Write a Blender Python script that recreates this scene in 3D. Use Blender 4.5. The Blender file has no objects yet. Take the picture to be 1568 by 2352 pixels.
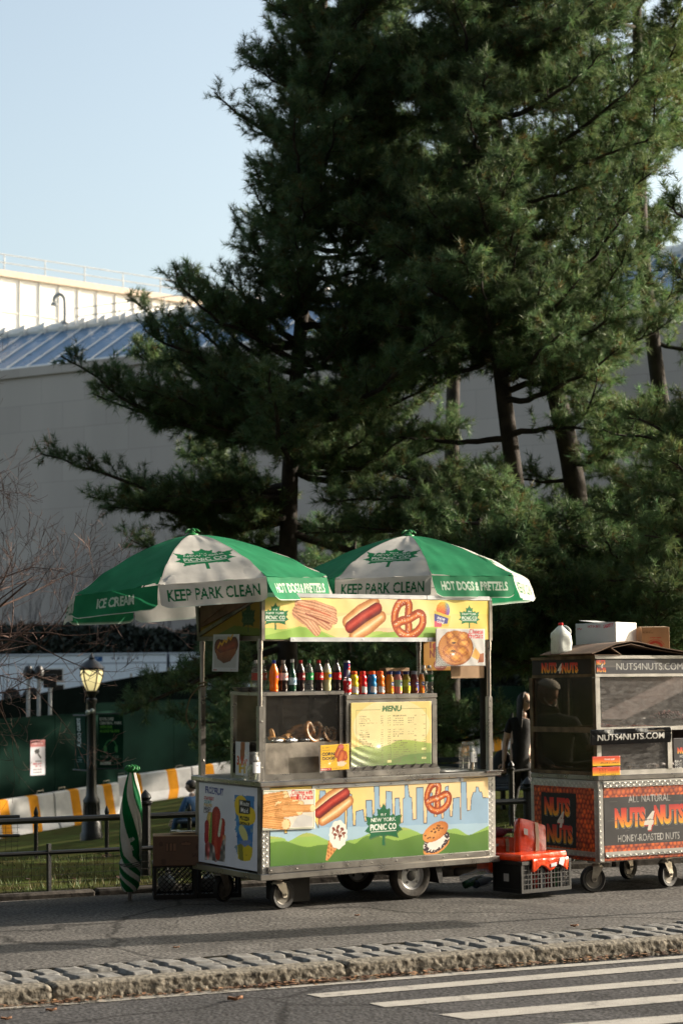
import bpy, math, random
import numpy as np
from mathutils import Matrix, Vector
SC = bpy.context.scene
PI = math.pi
rnd = random.Random(7)
NR = np.random.default_rng(11)

# ---------------------------------------------------------------- camera
F, CH, PITCH, ROLL = 4450.0, 1.58, math.atan((1590 - 1176) / 4450.0), 0.0109
_fw = np.array([0, math.cos(PITCH), math.sin(PITCH)])
_up = np.array([0, -math.sin(PITCH), math.cos(PITCH)])
_rt = np.array([1.0, 0, 0])
RT = _rt * math.cos(ROLL) - _up * math.sin(ROLL)
UP = _rt * math.sin(ROLL) + _up * math.cos(ROLL)
cd = bpy.data.cameras.new('camera')
cam = bpy.data.objects.new('camera', cd)
SC.collection.objects.link(cam)
cd.sensor_fit = 'VERTICAL'
cd.sensor_height = 36.0
cd.sensor_width = 24.0
cd.lens = F / 2352.0 * 36.0
cd.clip_end = 2000
cd.dof.use_dof = True
cd.dof.focus_distance = 14.6
cd.dof.aperture_fstop = 3.4
cam.matrix_world = Matrix(((RT[0], UP[0], -_fw[0], 0), (RT[1], UP[1], -_fw[1], 0), (RT[2], UP[2], -_fw[2], CH), (0, 0, 0, 1)))
SC.camera = cam

# ---------------------------------------------------------------- light
SUN_EL, SUN_AZ = math.radians(20), math.radians(20)     # azimuth from +X towards +Y
w = bpy.data.worlds.new('World')
SC.world = w
w.use_nodes = True
nt = w.node_tree
bg = nt.nodes['Background']
sky = nt.nodes.new('ShaderNodeTexSky')
sky.sky_type = 'NISHITA'
sky.sun_disc = False
sky.sun_elevation = SUN_EL
sky.sun_rotation = PI / 2 - SUN_AZ
sky.air_density = 1.0
sky.dust_density = 4.0
sky.ozone_density = 0.3
tint = nt.nodes.new('ShaderNodeMix'); tint.data_type = 'RGBA'; tint.blend_type = 'MULTIPLY'; tint.inputs[0].default_value = 1.0; tint.inputs[7].default_value = (1.0, 1.07, 1.03, 1)
nt.links.new(sky.outputs[0], tint.inputs[6]); hs = nt.nodes.new('ShaderNodeHueSaturation'); hs.inputs['Saturation'].default_value = 0.74; hs.inputs['Value'].default_value = 1.02
nt.links.new(tint.outputs[2], hs.inputs['Color']); nt.links.new(hs.outputs[0], bg.inputs[0])
bg.inputs[1].default_value = 0.100
sl = bpy.data.lights.new('sun', 'SUN')
sl.energy = 4.1
sl.angle = math.radians(0.5)
sl.color = (1.0, 0.88, 0.73)
sun = bpy.data.objects.new('sun', sl)
SC.collection.objects.link(sun)
SDIR = Vector((math.cos(SUN_AZ) * math.cos(SUN_EL), math.sin(SUN_AZ) * math.cos(SUN_EL), math.sin(SUN_EL)))
sun.rotation_euler = SDIR.to_track_quat('Z', 'Y').to_euler()
sun.location = (20, 8, 12)
SC.view_settings.view_transform = 'Standard'
SC.view_settings.look = 'None'
SC.view_settings.gamma = 1.0
SC.view_settings.exposure = 1.42
SC.render.engine = 'CYCLES'
SC.cycles.max_bounces = 8
SC.cycles.transparent_max_bounces = 12
SC.cycles.use_denoising = True

# ---------------------------------------------------------------- helpers
def ray(px, py):
    d = _fw + RT * (px - 784) / F + UP * (1176 - py) / F
    return d
def at(px, py, Y):
    d = ray(px, py)
    return np.array([0, 0, CH]) + d * (Y / d[1])
def onz(px, py, z):
    d = ray(px, py)
    return np.array([0, 0, CH]) + d * ((z - CH) / d[2])
def lin(c):
    c = np.asarray(c, float) / 255.0
    return np.where(c <= 0.04045, c / 12.92, ((c + 0.055) / 1.055) ** 2.4)
def nz(v):
    v = np.asarray(v, float)
    return v / np.linalg.norm(v)

def tag(o, label=None, cat=None, group=None, kind=None):
    if label: o['label'] = label
    if cat: o['category'] = cat
    if group: o['group'] = group
    if kind: o['kind'] = kind
    return o
def thing(name, label, cat, loc=(0, 0, 0), rz=0, group=None, mat=None):
    o = bpy.data.objects.new(name, None)
    SC.collection.objects.link(o)
    if mat is not None: o.matrix_world = mat
    else:
        o.location = loc
        o.rotation_euler = (0, 0, rz)
    o.empty_display_size = 0.05
    return tag(o, label, cat, group)
def copy_thing(src, mat, label=None, group=None):
    r = src.copy(); SC.collection.objects.link(r); r.matrix_world = mat
    if label: r['label'] = label
    if group: r['group'] = group
    for ch in [x for x in SC.objects if x.parent == src]:
        c = ch.copy(); SC.collection.objects.link(c); c.parent = r
        for g in [x for x in SC.objects if x.parent == ch]:
            d = g.copy(); SC.collection.objects.link(d); d.parent = c
    return r

class MB:
    """collects shapes and links them as one mesh object"""
    def __init__(s):
        s.v = []; s.f = []; s.m = []; s.n = 0
    def add(s, v, f, mi=0):
        v = [tuple(map(float, p)) for p in v]
        s.v += v
        s.f += [tuple(i + s.n for i in q) for q in f]
        s.m += [mi] * len(f)
        s.n += len(v)
        return s
    def box(s, a, b, mi=0, c=0.0):
        x0, y0, z0 = a; x1, y1, z1 = b
        if c <= 0:
            v = [(x0, y0, z0), (x1, y0, z0), (x1, y1, z0), (x0, y1, z0), (x0, y0, z1), (x1, y0, z1), (x1, y1, z1), (x0, y1, z1)]
            f = [(3, 2, 1, 0), (4, 5, 6, 7), (0, 1, 5, 4), (1, 2, 6, 5), (2, 3, 7, 6), (3, 0, 4, 7)]
            return s.add(v, f, mi)
        v = []
        for z, k in ((z0, c), (z0 + c, 0), (z1 - c, 0), (z1, c)):
            a0, b0, a1, b1 = x0 + k, y0 + k, x1 - k, y1 - k
            q = c if k == 0 else 0.5 * c
            v += [(a0 + q, b0, z), (a1 - q, b0, z), (a1, b0 + q, z), (a1, b1 - q, z), (a1 - q, b1, z), (a0 + q, b1, z), (a0, b1 - q, z), (a0, b0 + q, z)]
        f = [tuple(range(7, -1, -1)), tuple(range(24, 32))]
        for r in range(3):
            for i in range(8):
                j = (i + 1) % 8
                f.append((r * 8 + i, r * 8 + j, r * 8 + 8 + j, r * 8 + 8 + i))
        return s.add(v, f, mi)
    def obox(s, M, a, b, mi=0, c=0.0):
        t = MB().box(a, b, 0, c)
        return s.add([M @ Vector(p) for p in t.v], t.f, mi)
    def tube(s, pts, rad, n=8, mi=0, cap=True, flat=1.0):
        pts = [np.asarray(p, float) for p in pts]
        if not hasattr(rad, '__len__'): rad = [rad] * len(pts)
        v = []; f = []
        ref = None
        for i, p in enumerate(pts):
            d = pts[min(i + 1, len(pts) - 1)] - pts[max(i - 1, 0)]
            d = d / (np.linalg.norm(d) + 1e-12)
            if ref is None:
                ref = np.array([0, 0, 1.0]) if abs(d[2]) < 0.9 else np.array([1.0, 0, 0])
            a = np.cross(d, ref); a /= (np.linalg.norm(a) + 1e-12)
            b = np.cross(d, a)
            ref = np.cross(a, d)
            for k in range(n):
                t = 2 * PI * k / n
                v.append(p + (a * math.cos(t) + b * math.sin(t) * flat) * rad[i])
        for i in range(len(pts) - 1):
            for k in range(n):
                l = (k + 1) % n
                f.append((i * n + k, i * n + l, (i + 1) * n + l, (i + 1) * n + k))
        if cap:
            f.append(tuple(range(n - 1, -1, -1)))
            f.append(tuple(range((len(pts) - 1) * n, len(pts) * n)))
        return s.add(v, [q[::-1] for q in f], mi)
    def lathe(s, prof, n=20, o=(0, 0, 0), axis='z', mi=0, a0=0, a1=2 * PI, mis=None):
        full = abs(a1 - a0 - 2 * PI) < 1e-6
        m = n if full else n + 1
        v = []
        for r, z in prof:
            for k in range(m):
                t = a0 + (a1 - a0) * k / n
                p = (r * math.cos(t), r * math.sin(t), z)
                if axis == 'y': p = (p[0], -p[2], p[1])
                if axis == 'x': p = (p[2], p[0], p[1])
                v.append((p[0] + o[0], p[1] + o[1], p[2] + o[2]))
        for i in range(len(prof) - 1):
            f = []
            for k in range(n):
                l = (k + 1) % m
                f.append((i * m + k, i * m + l, (i + 1) * m + l, (i + 1) * m + k))
            if i == 0: s.add(v, f, mi if mis is None else mis[i]); base = s.n - len(v)
            else:
                s.f += [tuple(j + base for j in q) for q in f]
                s.m += [mi if mis is None else mis[i]] * len(f)
        return s
    def prism(s, poly, e, mi=0):
        """poly: 3-D points (ccw seen against e), extruded by vector e"""
        n = len(poly); e = np.asarray(e, float)
        p = [np.asarray(q, float) for q in poly]
        v = p + [q + e for q in p]
        f = [tuple(range(n - 1, -1, -1)), tuple(range(n, 2 * n))]
        for i in range(n):
            j = (i + 1) % n
            f.append((i, j, n + j, n + i))
        return s.add(v, f, mi)
    def quad(s, a, b, c, d, mi=0):
        return s.add([a, b, c, d], [(0, 1, 2, 3)], mi)
    def sphere(s, c, r, n=12, m=8, mi=0, sc=(1, 1, 1)):
        v = []; f = []
        for i in range(m + 1):
            t = PI * i / m
            for k in range(n):
                p = 2 * PI * k / n
                v.append((c[0] + r * sc[0] * math.sin(t) * math.cos(p), c[1] + r * sc[1] * math.sin(t) * math.sin(p), c[2] - r * sc[2] * math.cos(t)))
        for i in range(m):
            for k in range(n):
                l = (k + 1) % n
                f.append((i * n + k, i * n + l, (i + 1) * n + l, (i + 1) * n + k))
        return s.add(v, f, mi)
    def build(s, name, mats, parent=None, smooth=35, cols=None):
        me = bpy.data.meshes.new(name)
        me.from_pydata(s.v, [], s.f)
        if not isinstance(mats, (list, tuple)): mats = [mats]
        for m in mats: me.materials.append(m)
        me.polygons.foreach_set('material_index', s.m)
        if smooth:
            me.polygons.foreach_set('use_smooth', [True] * len(s.f))
            me.set_sharp_from_angle(angle=math.radians(smooth))
        if cols is not None: setcol(me, cols)
        me.validate(); me.update()
        o = bpy.data.objects.new(name, me)
        SC.collection.objects.link(o)
        if parent is not None: o.parent = parent
        return o

def setcol(me, cols):
    a = me.color_attributes.new('paint', 'FLOAT_COLOR', 'POINT')
    c = np.ones((len(me.vertices), 4), np.float32)
    c[:len(cols), :3] = cols
    a.data.foreach_set('color', c.ravel())

def np_mesh(name, V, T, mat, parent=None, cols=None, smooth=False):
    """fast mesh of equal-sized faces T (n,k)"""
    me = bpy.data.meshes.new(name)
    V = np.asarray(V, np.float32); T = np.asarray(T, np.int32)
    k = T.shape[1]
    me.vertices.add(len(V)); me.vertices.foreach_set('co', V.ravel())
    me.loops.add(T.size); me.loops.foreach_set('vertex_index', T.ravel())
    me.polygons.add(len(T))
    me.polygons.foreach_set('loop_start', np.arange(len(T), dtype=np.int32) * k)
    me.materials.append(mat)
    me.update(calc_edges=True)
    if smooth: me.polygons.foreach_set('use_smooth', np.ones(len(T), bool))
    if cols is not None: setcol(me, cols)
    o = bpy.data.objects.new(name, me)
    SC.collection.objects.link(o)
    if parent is not None: o.parent = parent
    return o

# value noise for real relief
_NT = NR.random((64, 64, 64)).astype(np.float32)
def vnoise(x, y, z=0.0):
    x, y, z = np.broadcast_arrays(np.asarray(x, float), np.asarray(y, float), np.asarray(z, float))
    xi, yi, zi = np.floor(x).astype(int), np.floor(y).astype(int), np.floor(z).astype(int)
    fx, fy, fz = x - xi, y - yi, z - zi
    fx, fy, fz = fx * fx * (3 - 2 * fx), fy * fy * (3 - 2 * fy), fz * fz * (3 - 2 * fz)
    g = lambda a, b, c: _NT[(xi + a) & 63, (yi + b) & 63, (zi + c) & 63]
    L = lambda a, b, t: a + (b - a) * t
    return L(L(L(g(0, 0, 0), g(1, 0, 0), fx), L(g(0, 1, 0), g(1, 1, 0), fx), fy), L(L(g(0, 0, 1), g(1, 0, 1), fx), L(g(0, 1, 1), g(1, 1, 1), fx), fy), fz)
def fbm(x, y, z=0.0, o=4):
    s = 0; a = 0.5
    for i in range(o):
        s = s + a * (vnoise(np.asarray(x) * 2 ** i + 3.1 * i, np.asarray(y) * 2 ** i + 7.7 * i, np.asarray(z) * 2 ** i) - 0.5)
        a *= 0.55
    return s

# ---------------------------------------------------------------- materials
MAT = {}
def M_(name, col, rough=0.6, metal=0.0, var=0.12, scale=8.0, bump=0.0, bscale=60.0, coat=0.0, spec=0.5, trans=0.0, emit=None, es=0.0, attr=False, alpha=1.0, dark=None, detail=6):
    """procedural Principled material: two-tone noise, roughness noise and an optional bump"""
    if name in MAT: return MAT[name]
    m = bpy.data.materials.new(name); m.use_nodes = True
    t = m.node_tree; N = t.nodes; Lk = t.links
    p = N['Principled BSDF']
    tc = N.new('ShaderNodeTexCoord')
    no = N.new('ShaderNodeTexNoise'); no.inputs['Scale'].default_value = scale; no.inputs['Detail'].default_value = detail
    Lk.new(tc.outputs['Object'], no.inputs['Vector'])
    mx = N.new('ShaderNodeMix'); mx.data_type = 'RGBA'
    c = np.array(col[:3], float)
    lo = np.array(dark, float) if dark is not None else c * (1 - var * 2)
    rp = N.new('ShaderNodeMapRange'); rp.inputs[1].default_value = 0.35; rp.inputs[2].default_value = 0.65
    Lk.new(no.outputs['Fac'], rp.inputs[0])
    Lk.new(rp.outputs[0], mx.inputs[0])
    if attr:
        at_ = N.new('ShaderNodeAttribute'); at_.attribute_name = 'paint'
        mu = N.new('ShaderNodeMix'); mu.data_type = 'RGBA'; mu.blend_type = 'MULTIPLY'; mu.inputs[0].default_value = 1.0
        mx.inputs[6].default_value = (1 - var * 2,) * 3 + (1,); mx.inputs[7].default_value = (1, 1, 1, 1)
        Lk.new(at_.outputs['Color'], mu.inputs[6]); Lk.new(mx.outputs[2], mu.inputs[7])
        Lk.new(mu.outputs[2], p.inputs['Base Color'])
    else:
        mx.inputs[6].default_value = (*np.clip(lo, 0, 1), 1); mx.inputs[7].default_value = (*np.clip(c, 0, 1), 1)
        Lk.new(mx.outputs[2], p.inputs['Base Color'])
    rr = N.new('ShaderNodeMapRange'); rr.inputs[3].default_value = max(rough - 0.1, 0.02); rr.inputs[4].default_value = min(rough + 0.1, 1)
    n2 = N.new('ShaderNodeTexNoise'); n2.inputs['Scale'].default_value = scale * 3
    Lk.new(tc.outputs['Object'], n2.inputs['Vector']); Lk.new(n2.outputs['Fac'], rr.inputs[0]); Lk.new(rr.outputs[0], p.inputs['Roughness'])
    p.inputs['Metallic'].default_value = metal
    p.inputs['Specular IOR Level'].default_value = spec
    p.inputs['Coat Weight'].default_value = coat
    if trans: p.inputs['Transmission Weight'].default_value = trans
    if alpha < 1: p.inputs['Alpha'].default_value = alpha
    if emit is not None:
        p.inputs['Emission Color'].default_value = (*emit, 1); p.inputs['Emission Strength'].default_value = es
    if bump:
        b = N.new('ShaderNodeBump'); b.inputs['Strength'].default_value = bump; b.inputs['Distance'].default_value = 0.01
        n3 = N.new('ShaderNodeTexNoise'); n3.inputs['Scale'].default_value = bscale; n3.inputs['Detail'].default_value = 5
        Lk.new(tc.outputs['Object'], n3.inputs['Vector']); Lk.new(n3.outputs['Fac'], b.inputs['Height']); Lk.new(b.outputs[0], p.inputs['Normal'])
    MAT[name] = m
    return m
def node_mat(name):
    m = bpy.data.materials.new(name); m.use_nodes = True
    MAT[name] = m
    return m, m.node_tree.nodes, m.node_tree.links, m.node_tree.nodes['Principled BSDF']

def glass_mat(name, tint=(1, 1, 1), refl=1.0, haze=0.12, hcol=(0.6, 0.58, 0.54), rough=0.08, scratch=30.0):
    """thin pane: clear, with a glossy skin and a film of dust and scratches"""
    m, N, Lk, p = node_mat(name)
    N.remove(p)
    out = N['Material Output']
    tr = N.new('ShaderNodeBsdfTransparent'); tr.inputs[0].default_value = (*tint, 1)
    gl = N.new('ShaderNodeBsdfGlossy'); gl.inputs['Roughness'].default_value = rough
    df = N.new('ShaderNodeBsdfDiffuse'); df.inputs[0].default_value = (*hcol, 1)
    lw = N.new('ShaderNodeLayerWeight'); pw = N.new('ShaderNodeMath'); pw.operation = 'POWER'; pw.inputs[1].default_value = 4.0
    fr = N.new('ShaderNodeMath'); fr.operation = 'MULTIPLY_ADD'; fr.inputs[1].default_value = 0.6 * refl; fr.inputs[2].default_value = 0.045 * refl
    Lk.new(lw.outputs['Facing'], pw.inputs[0]); Lk.new(pw.outputs[0], fr.inputs[0])
    tc = N.new('ShaderNodeTexCoord')
    mp = N.new('ShaderNodeMapping'); mp.inputs['Scale'].default_value = (2.2, 2.2, 6.0); mp.inputs['Rotation'].default_value = (0, 0.25, 0)
    no = N.new('ShaderNodeTexNoise'); no.inputs['Scale'].default_value = scratch * 0.2; no.inputs['Detail'].default_value = 8; no.inputs['Roughness'].default_value = 0.75
    Lk.new(tc.outputs['Object'], mp.inputs[0]); Lk.new(mp.outputs[0], no.inputs['Vector'])
    rp = N.new('ShaderNodeMapRange'); rp.inputs[1].default_value = 0.38; rp.inputs[2].default_value = 0.75; rp.inputs[3].default_value = haze * 0.35; rp.inputs[4].default_value = haze * 2.2
    Lk.new(no.outputs['Fac'], rp.inputs[0])
    a = N.new('ShaderNodeMixShader'); b = N.new('ShaderNodeMixShader')
    Lk.new(rp.outputs[0], a.inputs[0]); Lk.new(tr.outputs[0], a.inputs[1]); Lk.new(df.outputs[0], a.inputs[2])
    Lk.new(fr.outputs[0], b.inputs[0]); Lk.new(a.outputs[0], b.inputs[1]); Lk.new(gl.outputs[0], b.inputs[2])
    Lk.new(b.outputs[0], out.inputs[0])
    return m

STEEL = M_('brushed_steel', (0.42, 0.40, 0.37), rough=0.30, metal=0.9, var=0.16, scale=5, bump=0.08, bscale=25)
STEELD = M_('worn_steel', (0.30, 0.27, 0.23), rough=0.48, metal=0.75, var=0.3, scale=7, bump=0.1, bscale=30)
ALU = M_('aluminium_trim', (0.60, 0.62, 0.64), rough=0.42, metal=0.7, var=0.12, scale=6)
BRASSY = M_('tarnished_trim', (0.20, 0.14, 0.08), rough=0.5, metal=0.55, var=0.3, scale=9)
IRON = M_('black_iron_paint', (0.012, 0.013, 0.014), rough=0.42, var=0.2, scale=10, bump=0.15, bscale=80)
RUBBER = M_('rubber', (0.018, 0.017, 0.016), rough=0.75, var=0.25, scale=14, bump=0.15, bscale=90)
DARK = M_('dark_plastic', (0.010, 0.010, 0.010), rough=0.45, var=0.2, scale=14)
PRINT = M_('printed_vinyl', (1, 1, 1), rough=0.38, attr=True, var=0.05, scale=5, bump=0.06, bscale=12)
PRINTD = M_('dusty_print', (1, 1, 1), rough=0.5, attr=True, var=0.09, scale=9, bump=0.06, bscale=14)
FABRIC = M_('umbrella_vinyl', (1, 1, 1), rough=0.7, spec=0.10, attr=True, var=0.10, scale=5, bump=0.35, bscale=9)
_t = FABRIC.node_tree; _p = _t.nodes['Principled BSDF']; _tl = _t.nodes.new('ShaderNodeBsdfTranslucent'); _mx = _t.nodes.new('ShaderNodeMixShader'); _mx.inputs[0].default_value = .30
_t.links.new(_p.inputs['Base Color'].links[0].from_socket, _tl.inputs[0]); _t.links.new(_p.outputs[0], _mx.inputs[1]); _t.links.new(_tl.outputs[0], _mx.inputs[2]); _t.links.new(_mx.outputs[0], _t.nodes['Material Output'].inputs[0])
CARD = M_('corrugated_card', (0.40, 0.26, 0.15), rough=0.85, var=0.12, scale=9, bump=0.05, bscale=40)
CARDD = M_('brown_card', (0.16, 0.095, 0.055), rough=0.85, var=0.2, scale=9, bump=0.05, bscale=40)
PAINTM = M_('painted', (1, 1, 1), rough=0.5, attr=True, var=0.06, scale=12)
PLASTIC = M_('glossy_plastic', (1, 1, 1), rough=0.2, attr=True, var=0.05, scale=12)
FOIL = M_('foil', (0.75, 0.75, 0.76), rough=0.25, metal=0.9, var=0.1, scale=30, bump=0.8, bscale=60)
GLASS = glass_mat('case_glass', (0.90, 0.90, 0.88), refl=.6, haze=0.015)
GLASSD = glass_mat('scratched_glass', (0.82, 0.82, 0.82), haze=0.12, hcol=(0.62, 0.60, 0.58), rough=0.12)
JARG = glass_mat('jar_plastic', (0.93, 0.94, 0.93), haze=0.10, hcol=(0.8, 0.8, 0.78), rough=0.05)
SLEEVE = glass_mat('clear_sleeve', (0.98, 0.98, 0.98), refl=.05, haze=0.012, hcol=(0.9, 0.9, 0.9), rough=0.20)

# ---------------------------------------------------------------- painting printed art into the colour attribute of real meshes
_TX = {}
def text_tris(s, bold=0.0, sp=1.0):
    k = (s, bold, sp)
    if k in _TX: return _TX[k]
    cu = bpy.data.curves.new('lettering', 'FONT')
    cu.body = s; cu.size = 1.0; cu.offset = bold; cu.space_character = sp; cu.resolution_u = 3
    ob = bpy.data.objects.new('lettering', cu)
    me = ob.to_mesh()
    me.calc_loop_triangles()
    V = np.array([v.co[:2] for v in me.vertices])
    T = np.array([t.vertices[:] for t in me.loop_triangles], int)
    tr = V[T] if len(T) else np.zeros((0, 3, 2))
    ob.to_mesh_clear()
    bpy.data.objects.remove(ob); bpy.data.curves.remove(cu)
    if len(tr):
        mn, mxx = tr.min((0, 1)), tr.max((0, 1))
        tr = tr - mn
        wh = mxx - mn
    else: wh = np.array([1.0, 1.0])
    _TX[k] = (tr, wh)
    return _TX[k]

class Paint:
    def __init__(s, X, Y, base):
        s.X = np.asarray(X, float).ravel(); s.Y = np.asarray(Y, float).ravel()
        s.C = np.zeros((len(s.X), 3)); s.C[:] = lin(base)
    def _set(s, idx, col, **kw):
        if callable(col): s.C[idx] = lin(np.clip(col(s.X[idx], s.Y[idx]), 0, 255))
        else: s.C[idx] = lin(col)
    def _bb(s, x0, y0, x1, y1):
        return np.nonzero((s.X >= x0) & (s.X <= x1) & (s.Y >= y0) & (s.Y <= y1))[0]
    def poly(s, P, col):
        P = np.asarray(P, float)
        i = s._bb(*P.min(0), *P.max(0))
        x, y = s.X[i], s.Y[i]
        ins = np.zeros(len(i), bool)
        for (xa, ya), (xb, yb) in zip(P, np.roll(P, -1, 0)):
            if ya == yb: continue
            c = ((ya > y) != (yb > y)) & (x < (xb - xa) * (y - ya) / (yb - ya) + xa)
            ins ^= c
        s._set(i[ins], col)
    def rect(s, x0, y0, x1, y1, col):
        s._set(s._bb(min(x0, x1), min(y0, y1), max(x0, x1), max(y0, y1)), col)
    def ell(s, cx, cy, rx, ry, col, rot=0.0, jag=0.0, k=9):
        R = max(rx, ry) * (1 + jag)
        i = s._bb(cx - R, cy - R, cx + R, cy + R)
        x, y = s.X[i] - cx, s.Y[i] - cy
        a, b = x * math.cos(rot) + y * math.sin(rot), -x * math.sin(rot) + y * math.cos(rot)
        q = np.hypot(a / rx, b / ry)
        if jag: q = q / (1 + jag * np.sin(k * np.arctan2(b, a) + cx * 40))
        m = q <= 1
        if callable(col): s.C[i[m]] = lin(np.clip(col(q[m], a[m] / rx, b[m] / ry), 0, 255))
        else: s.C[i[m]] = lin(col)
    def line(s, P, r, col):
        """stroke; col may be f(d/r, side, along)"""
        P = np.asarray(P, float)
        R = r if not hasattr(r, '__len__') else max(r)
        i = s._bb(*(P.min(0) - R), *(P.max(0) + R))
        if not len(i): return
        x, y = s.X[i], s.Y[i]
        best = np.full(len(i), 1e9); sd = np.zeros(len(i)); al = np.zeros(len(i)); L = 0
        n = len(P) - 1
        for k in range(n):
            a, b = P[k], P[k + 1]
            d = b - a; ll = d @ d + 1e-12
            t = np.clip(((x - a[0]) * d[0] + (y - a[1]) * d[1]) / ll, 0, 1)
            ex, ey = x - a[0] - t * d[0], y - a[1] - t * d[1]
            rr = r if not hasattr(r, '__len__') else r[k] + (r[k + 1] - r[k]) * t
            q = np.hypot(ex, ey) / rr
            m = q < best
            best[m] = q[m]; sd[m] = ((d[0] * ey - d[1] * ex) / math.sqrt(ll) / R)[m]; al[m] = (k + t[m]) / n
        m = best <= 1
        if callable(col): s.C[i[m]] = lin(np.clip(col(best[m], sd[m], al[m]), 0, 255))
        else: s.C[i[m]] = lin(col)
    def text(s, st, x, y, h, col, w=None, bold=0.0, rot=0.0, shear=0.0, al='c', sp=1.0):
        """(x, y) is the middle (al c) or left end (al l) of the line's foot"""
        tr, wh = text_tris(st, bold, sp)
        if not len(tr): return
        k = h / wh[1]
        kx = k if w is None else w / wh[0]
        T = tr * np.array([kx, k])
        T = T.copy(); T[..., 0] += shear * T[..., 1]
        if al == 'c': T[..., 0] -= wh[0] * kx / 2
        c, sn = math.cos(rot), math.sin(rot)
        T = np.stack([T[..., 0] * c - T[..., 1] * sn, T[..., 0] * sn + T[..., 1] * c], -1) + np.array([x, y])
        mn, mxx = T.min((0, 1)), T.max((0, 1))
        i = s._bb(*mn, *mxx)
        if not len(i): return
        px, py = s.X[i], s.Y[i]
        hit = np.zeros(len(i), bool)
        for a, b, d in T:
            lo = np.minimum(np.minimum(a, b), d); hi = np.maximum(np.maximum(a, b), d)
            j = np.nonzero((px >= lo[0]) & (px <= hi[0]) & (py >= lo[1]) & (py <= hi[1]) & ~hit)[0]
            if not len(j): continue
            X, Y = px[j], py[j]
            e1 = (b[0] - a[0]) * (Y - a[1]) - (b[1] - a[1]) * (X - a[0])
            e2 = (d[0] - b[0]) * (Y - b[1]) - (d[1] - b[1]) * (X - b[0])
            e3 = (a[0] - d[0]) * (Y - d[1]) - (a[1] - d[1]) * (X - d[0])
            hit[j] |= ((e1 >= 0) & (e2 >= 0) & (e3 >= 0)) | ((e1 <= 0) & (e2 <= 0) & (e3 <= 0))
        s._set(i[hit], col)
    def scrawl(s, x, y, w, h, col, n=6):
        """a line of print too small to read"""
        for k in range(n):
            if rnd.random() < 0.18: continue
            a = x + w * k / n
            s.rect(a, y + h * rnd.uniform(0, .15), a + w / n * rnd.uniform(.6, .88), y + h * rnd.uniform(.8, 1), col)

def catmull(P, n=8, closed=False):
    P = [np.asarray(p, float) for p in P]
    out = []
    N = len(P)
    for i in range(N if closed else N - 1):
        p0 = P[(i - 1) % N] if closed or i > 0 else P[0]
        p1, p2 = P[i], P[(i + 1) % N]
        p3 = P[(i + 2) % N] if closed or i + 2 < N else P[-1]
        for k in range(n):
            t = k / n
            out.append(0.5 * ((2 * p1) + (p2 - p0) * t + (2 * p0 - 5 * p1 + 4 * p2 - p3) * t * t + (3 * p1 - p0 - 3 * p2 + p3) * t ** 3))
    if not closed: out.append(P[-1])
    return out

_half = [(0, 1), (.10, .78), (.20, .70), (.34, .76), (.30, .46), (.42, .40), (.52, .50), (.62, .36), (.98, .44), (.86, .22), (.90, .08), (.78, -.02), (1.0, -.25), (.82, -.30), (.70, -.40), (.78, -.62), (.45, -.52), (.2, -.48), (.05, -.5), (.07, -.95)]
LEAF = np.array(_half + [(-x, y) for x, y in _half[::-1]])
def leaf_logo(p, x, y, w, h, col=(22, 104, 62), ink=(240, 245, 235), sk=0.0, shadow=None, bold=0.03):
    P = LEAF * np.array([w / 2, h / 2]); P[:, 0] += sk * P[:, 1]
    if shadow is not None: p.poly(P + np.array([x + w * .025, y - h * .025]), shadow)
    p.poly(P + np.array([x, y]), col)
    p.text('THE', x, y + h * .20, h * .055, ink, w=w * .15)
    p.text('NEW YORK', x, y + h * .075, h * .085, ink, w=w * .66, bold=0.008)
    p.text('PiCNiC CO', x, y - h * .12, h * .145, ink, w=w * .70, bold=bold)
    p.rect(x - w * .34, y - h * .165, x + w * .34, y - h * .145, ink)
_pz = [(-.50, -.66), (-.30, -.30), (0, .02), (.22, .42), (.42, .72), (.72, .74), (.95, .35), (.88, -.20), (.55, -.66), (0, -.86), (-.55, -.66), (-.88, -.20), (-.95, .35), (-.72, .74), (-.42, .72), (-.22, .42), (0, .02), (.30, -.30), (.50, -.66)]
PRETZEL = np.array(catmull(_pz, 5))
def bread(q, sd, al, a=(236, 176, 110), b=(176, 82, 30), c=(120, 48, 16)):
    a, b, c = np.array(a, float), np.array(b, float), np.array(c, float)
    t = np.clip(q, 0, 1)[:, None]
    g = np.where(t < .5, a + (b - a) * t * 2, b + (c - b) * (t - .5) * 2)
    return g + (NR.random(len(q))[:, None] - .5) * 24
def pretzel_art(p, x, y, r, rot, r0=.225):
    c, sn = math.cos(rot), math.sin(rot)
    P = PRETZEL @ np.array([[c, sn], [-sn, c]]) * r + np.array([x, y])
    p.line(P, r * (r0 + .02), (120, 52, 18))
    n = len(P); h = n // 2
    p.line(P[h - 2:], r * r0, lambda q, s_, a: bread(np.clip(np.hypot(q * .8, s_ - .25), 0, 1), s_, a, (244, 178, 108), (202, 92, 34), (150, 56, 18)))
    p.line(P[:h + 2], r * r0, lambda q, s_, a: bread(np.clip(np.hypot(q * .8, s_ + .25), 0, 1), s_, a, (244, 178, 108), (202, 92, 34), (150, 56, 18)))
    for k in range(60):
        i = rnd.randrange(n)
        p.ell(P[i][0] + rnd.uniform(-.1, .1) * r, P[i][1] + rnd.uniform(-.1, .1) * r, r * .022, r * .022, (252, 244, 228))
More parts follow.
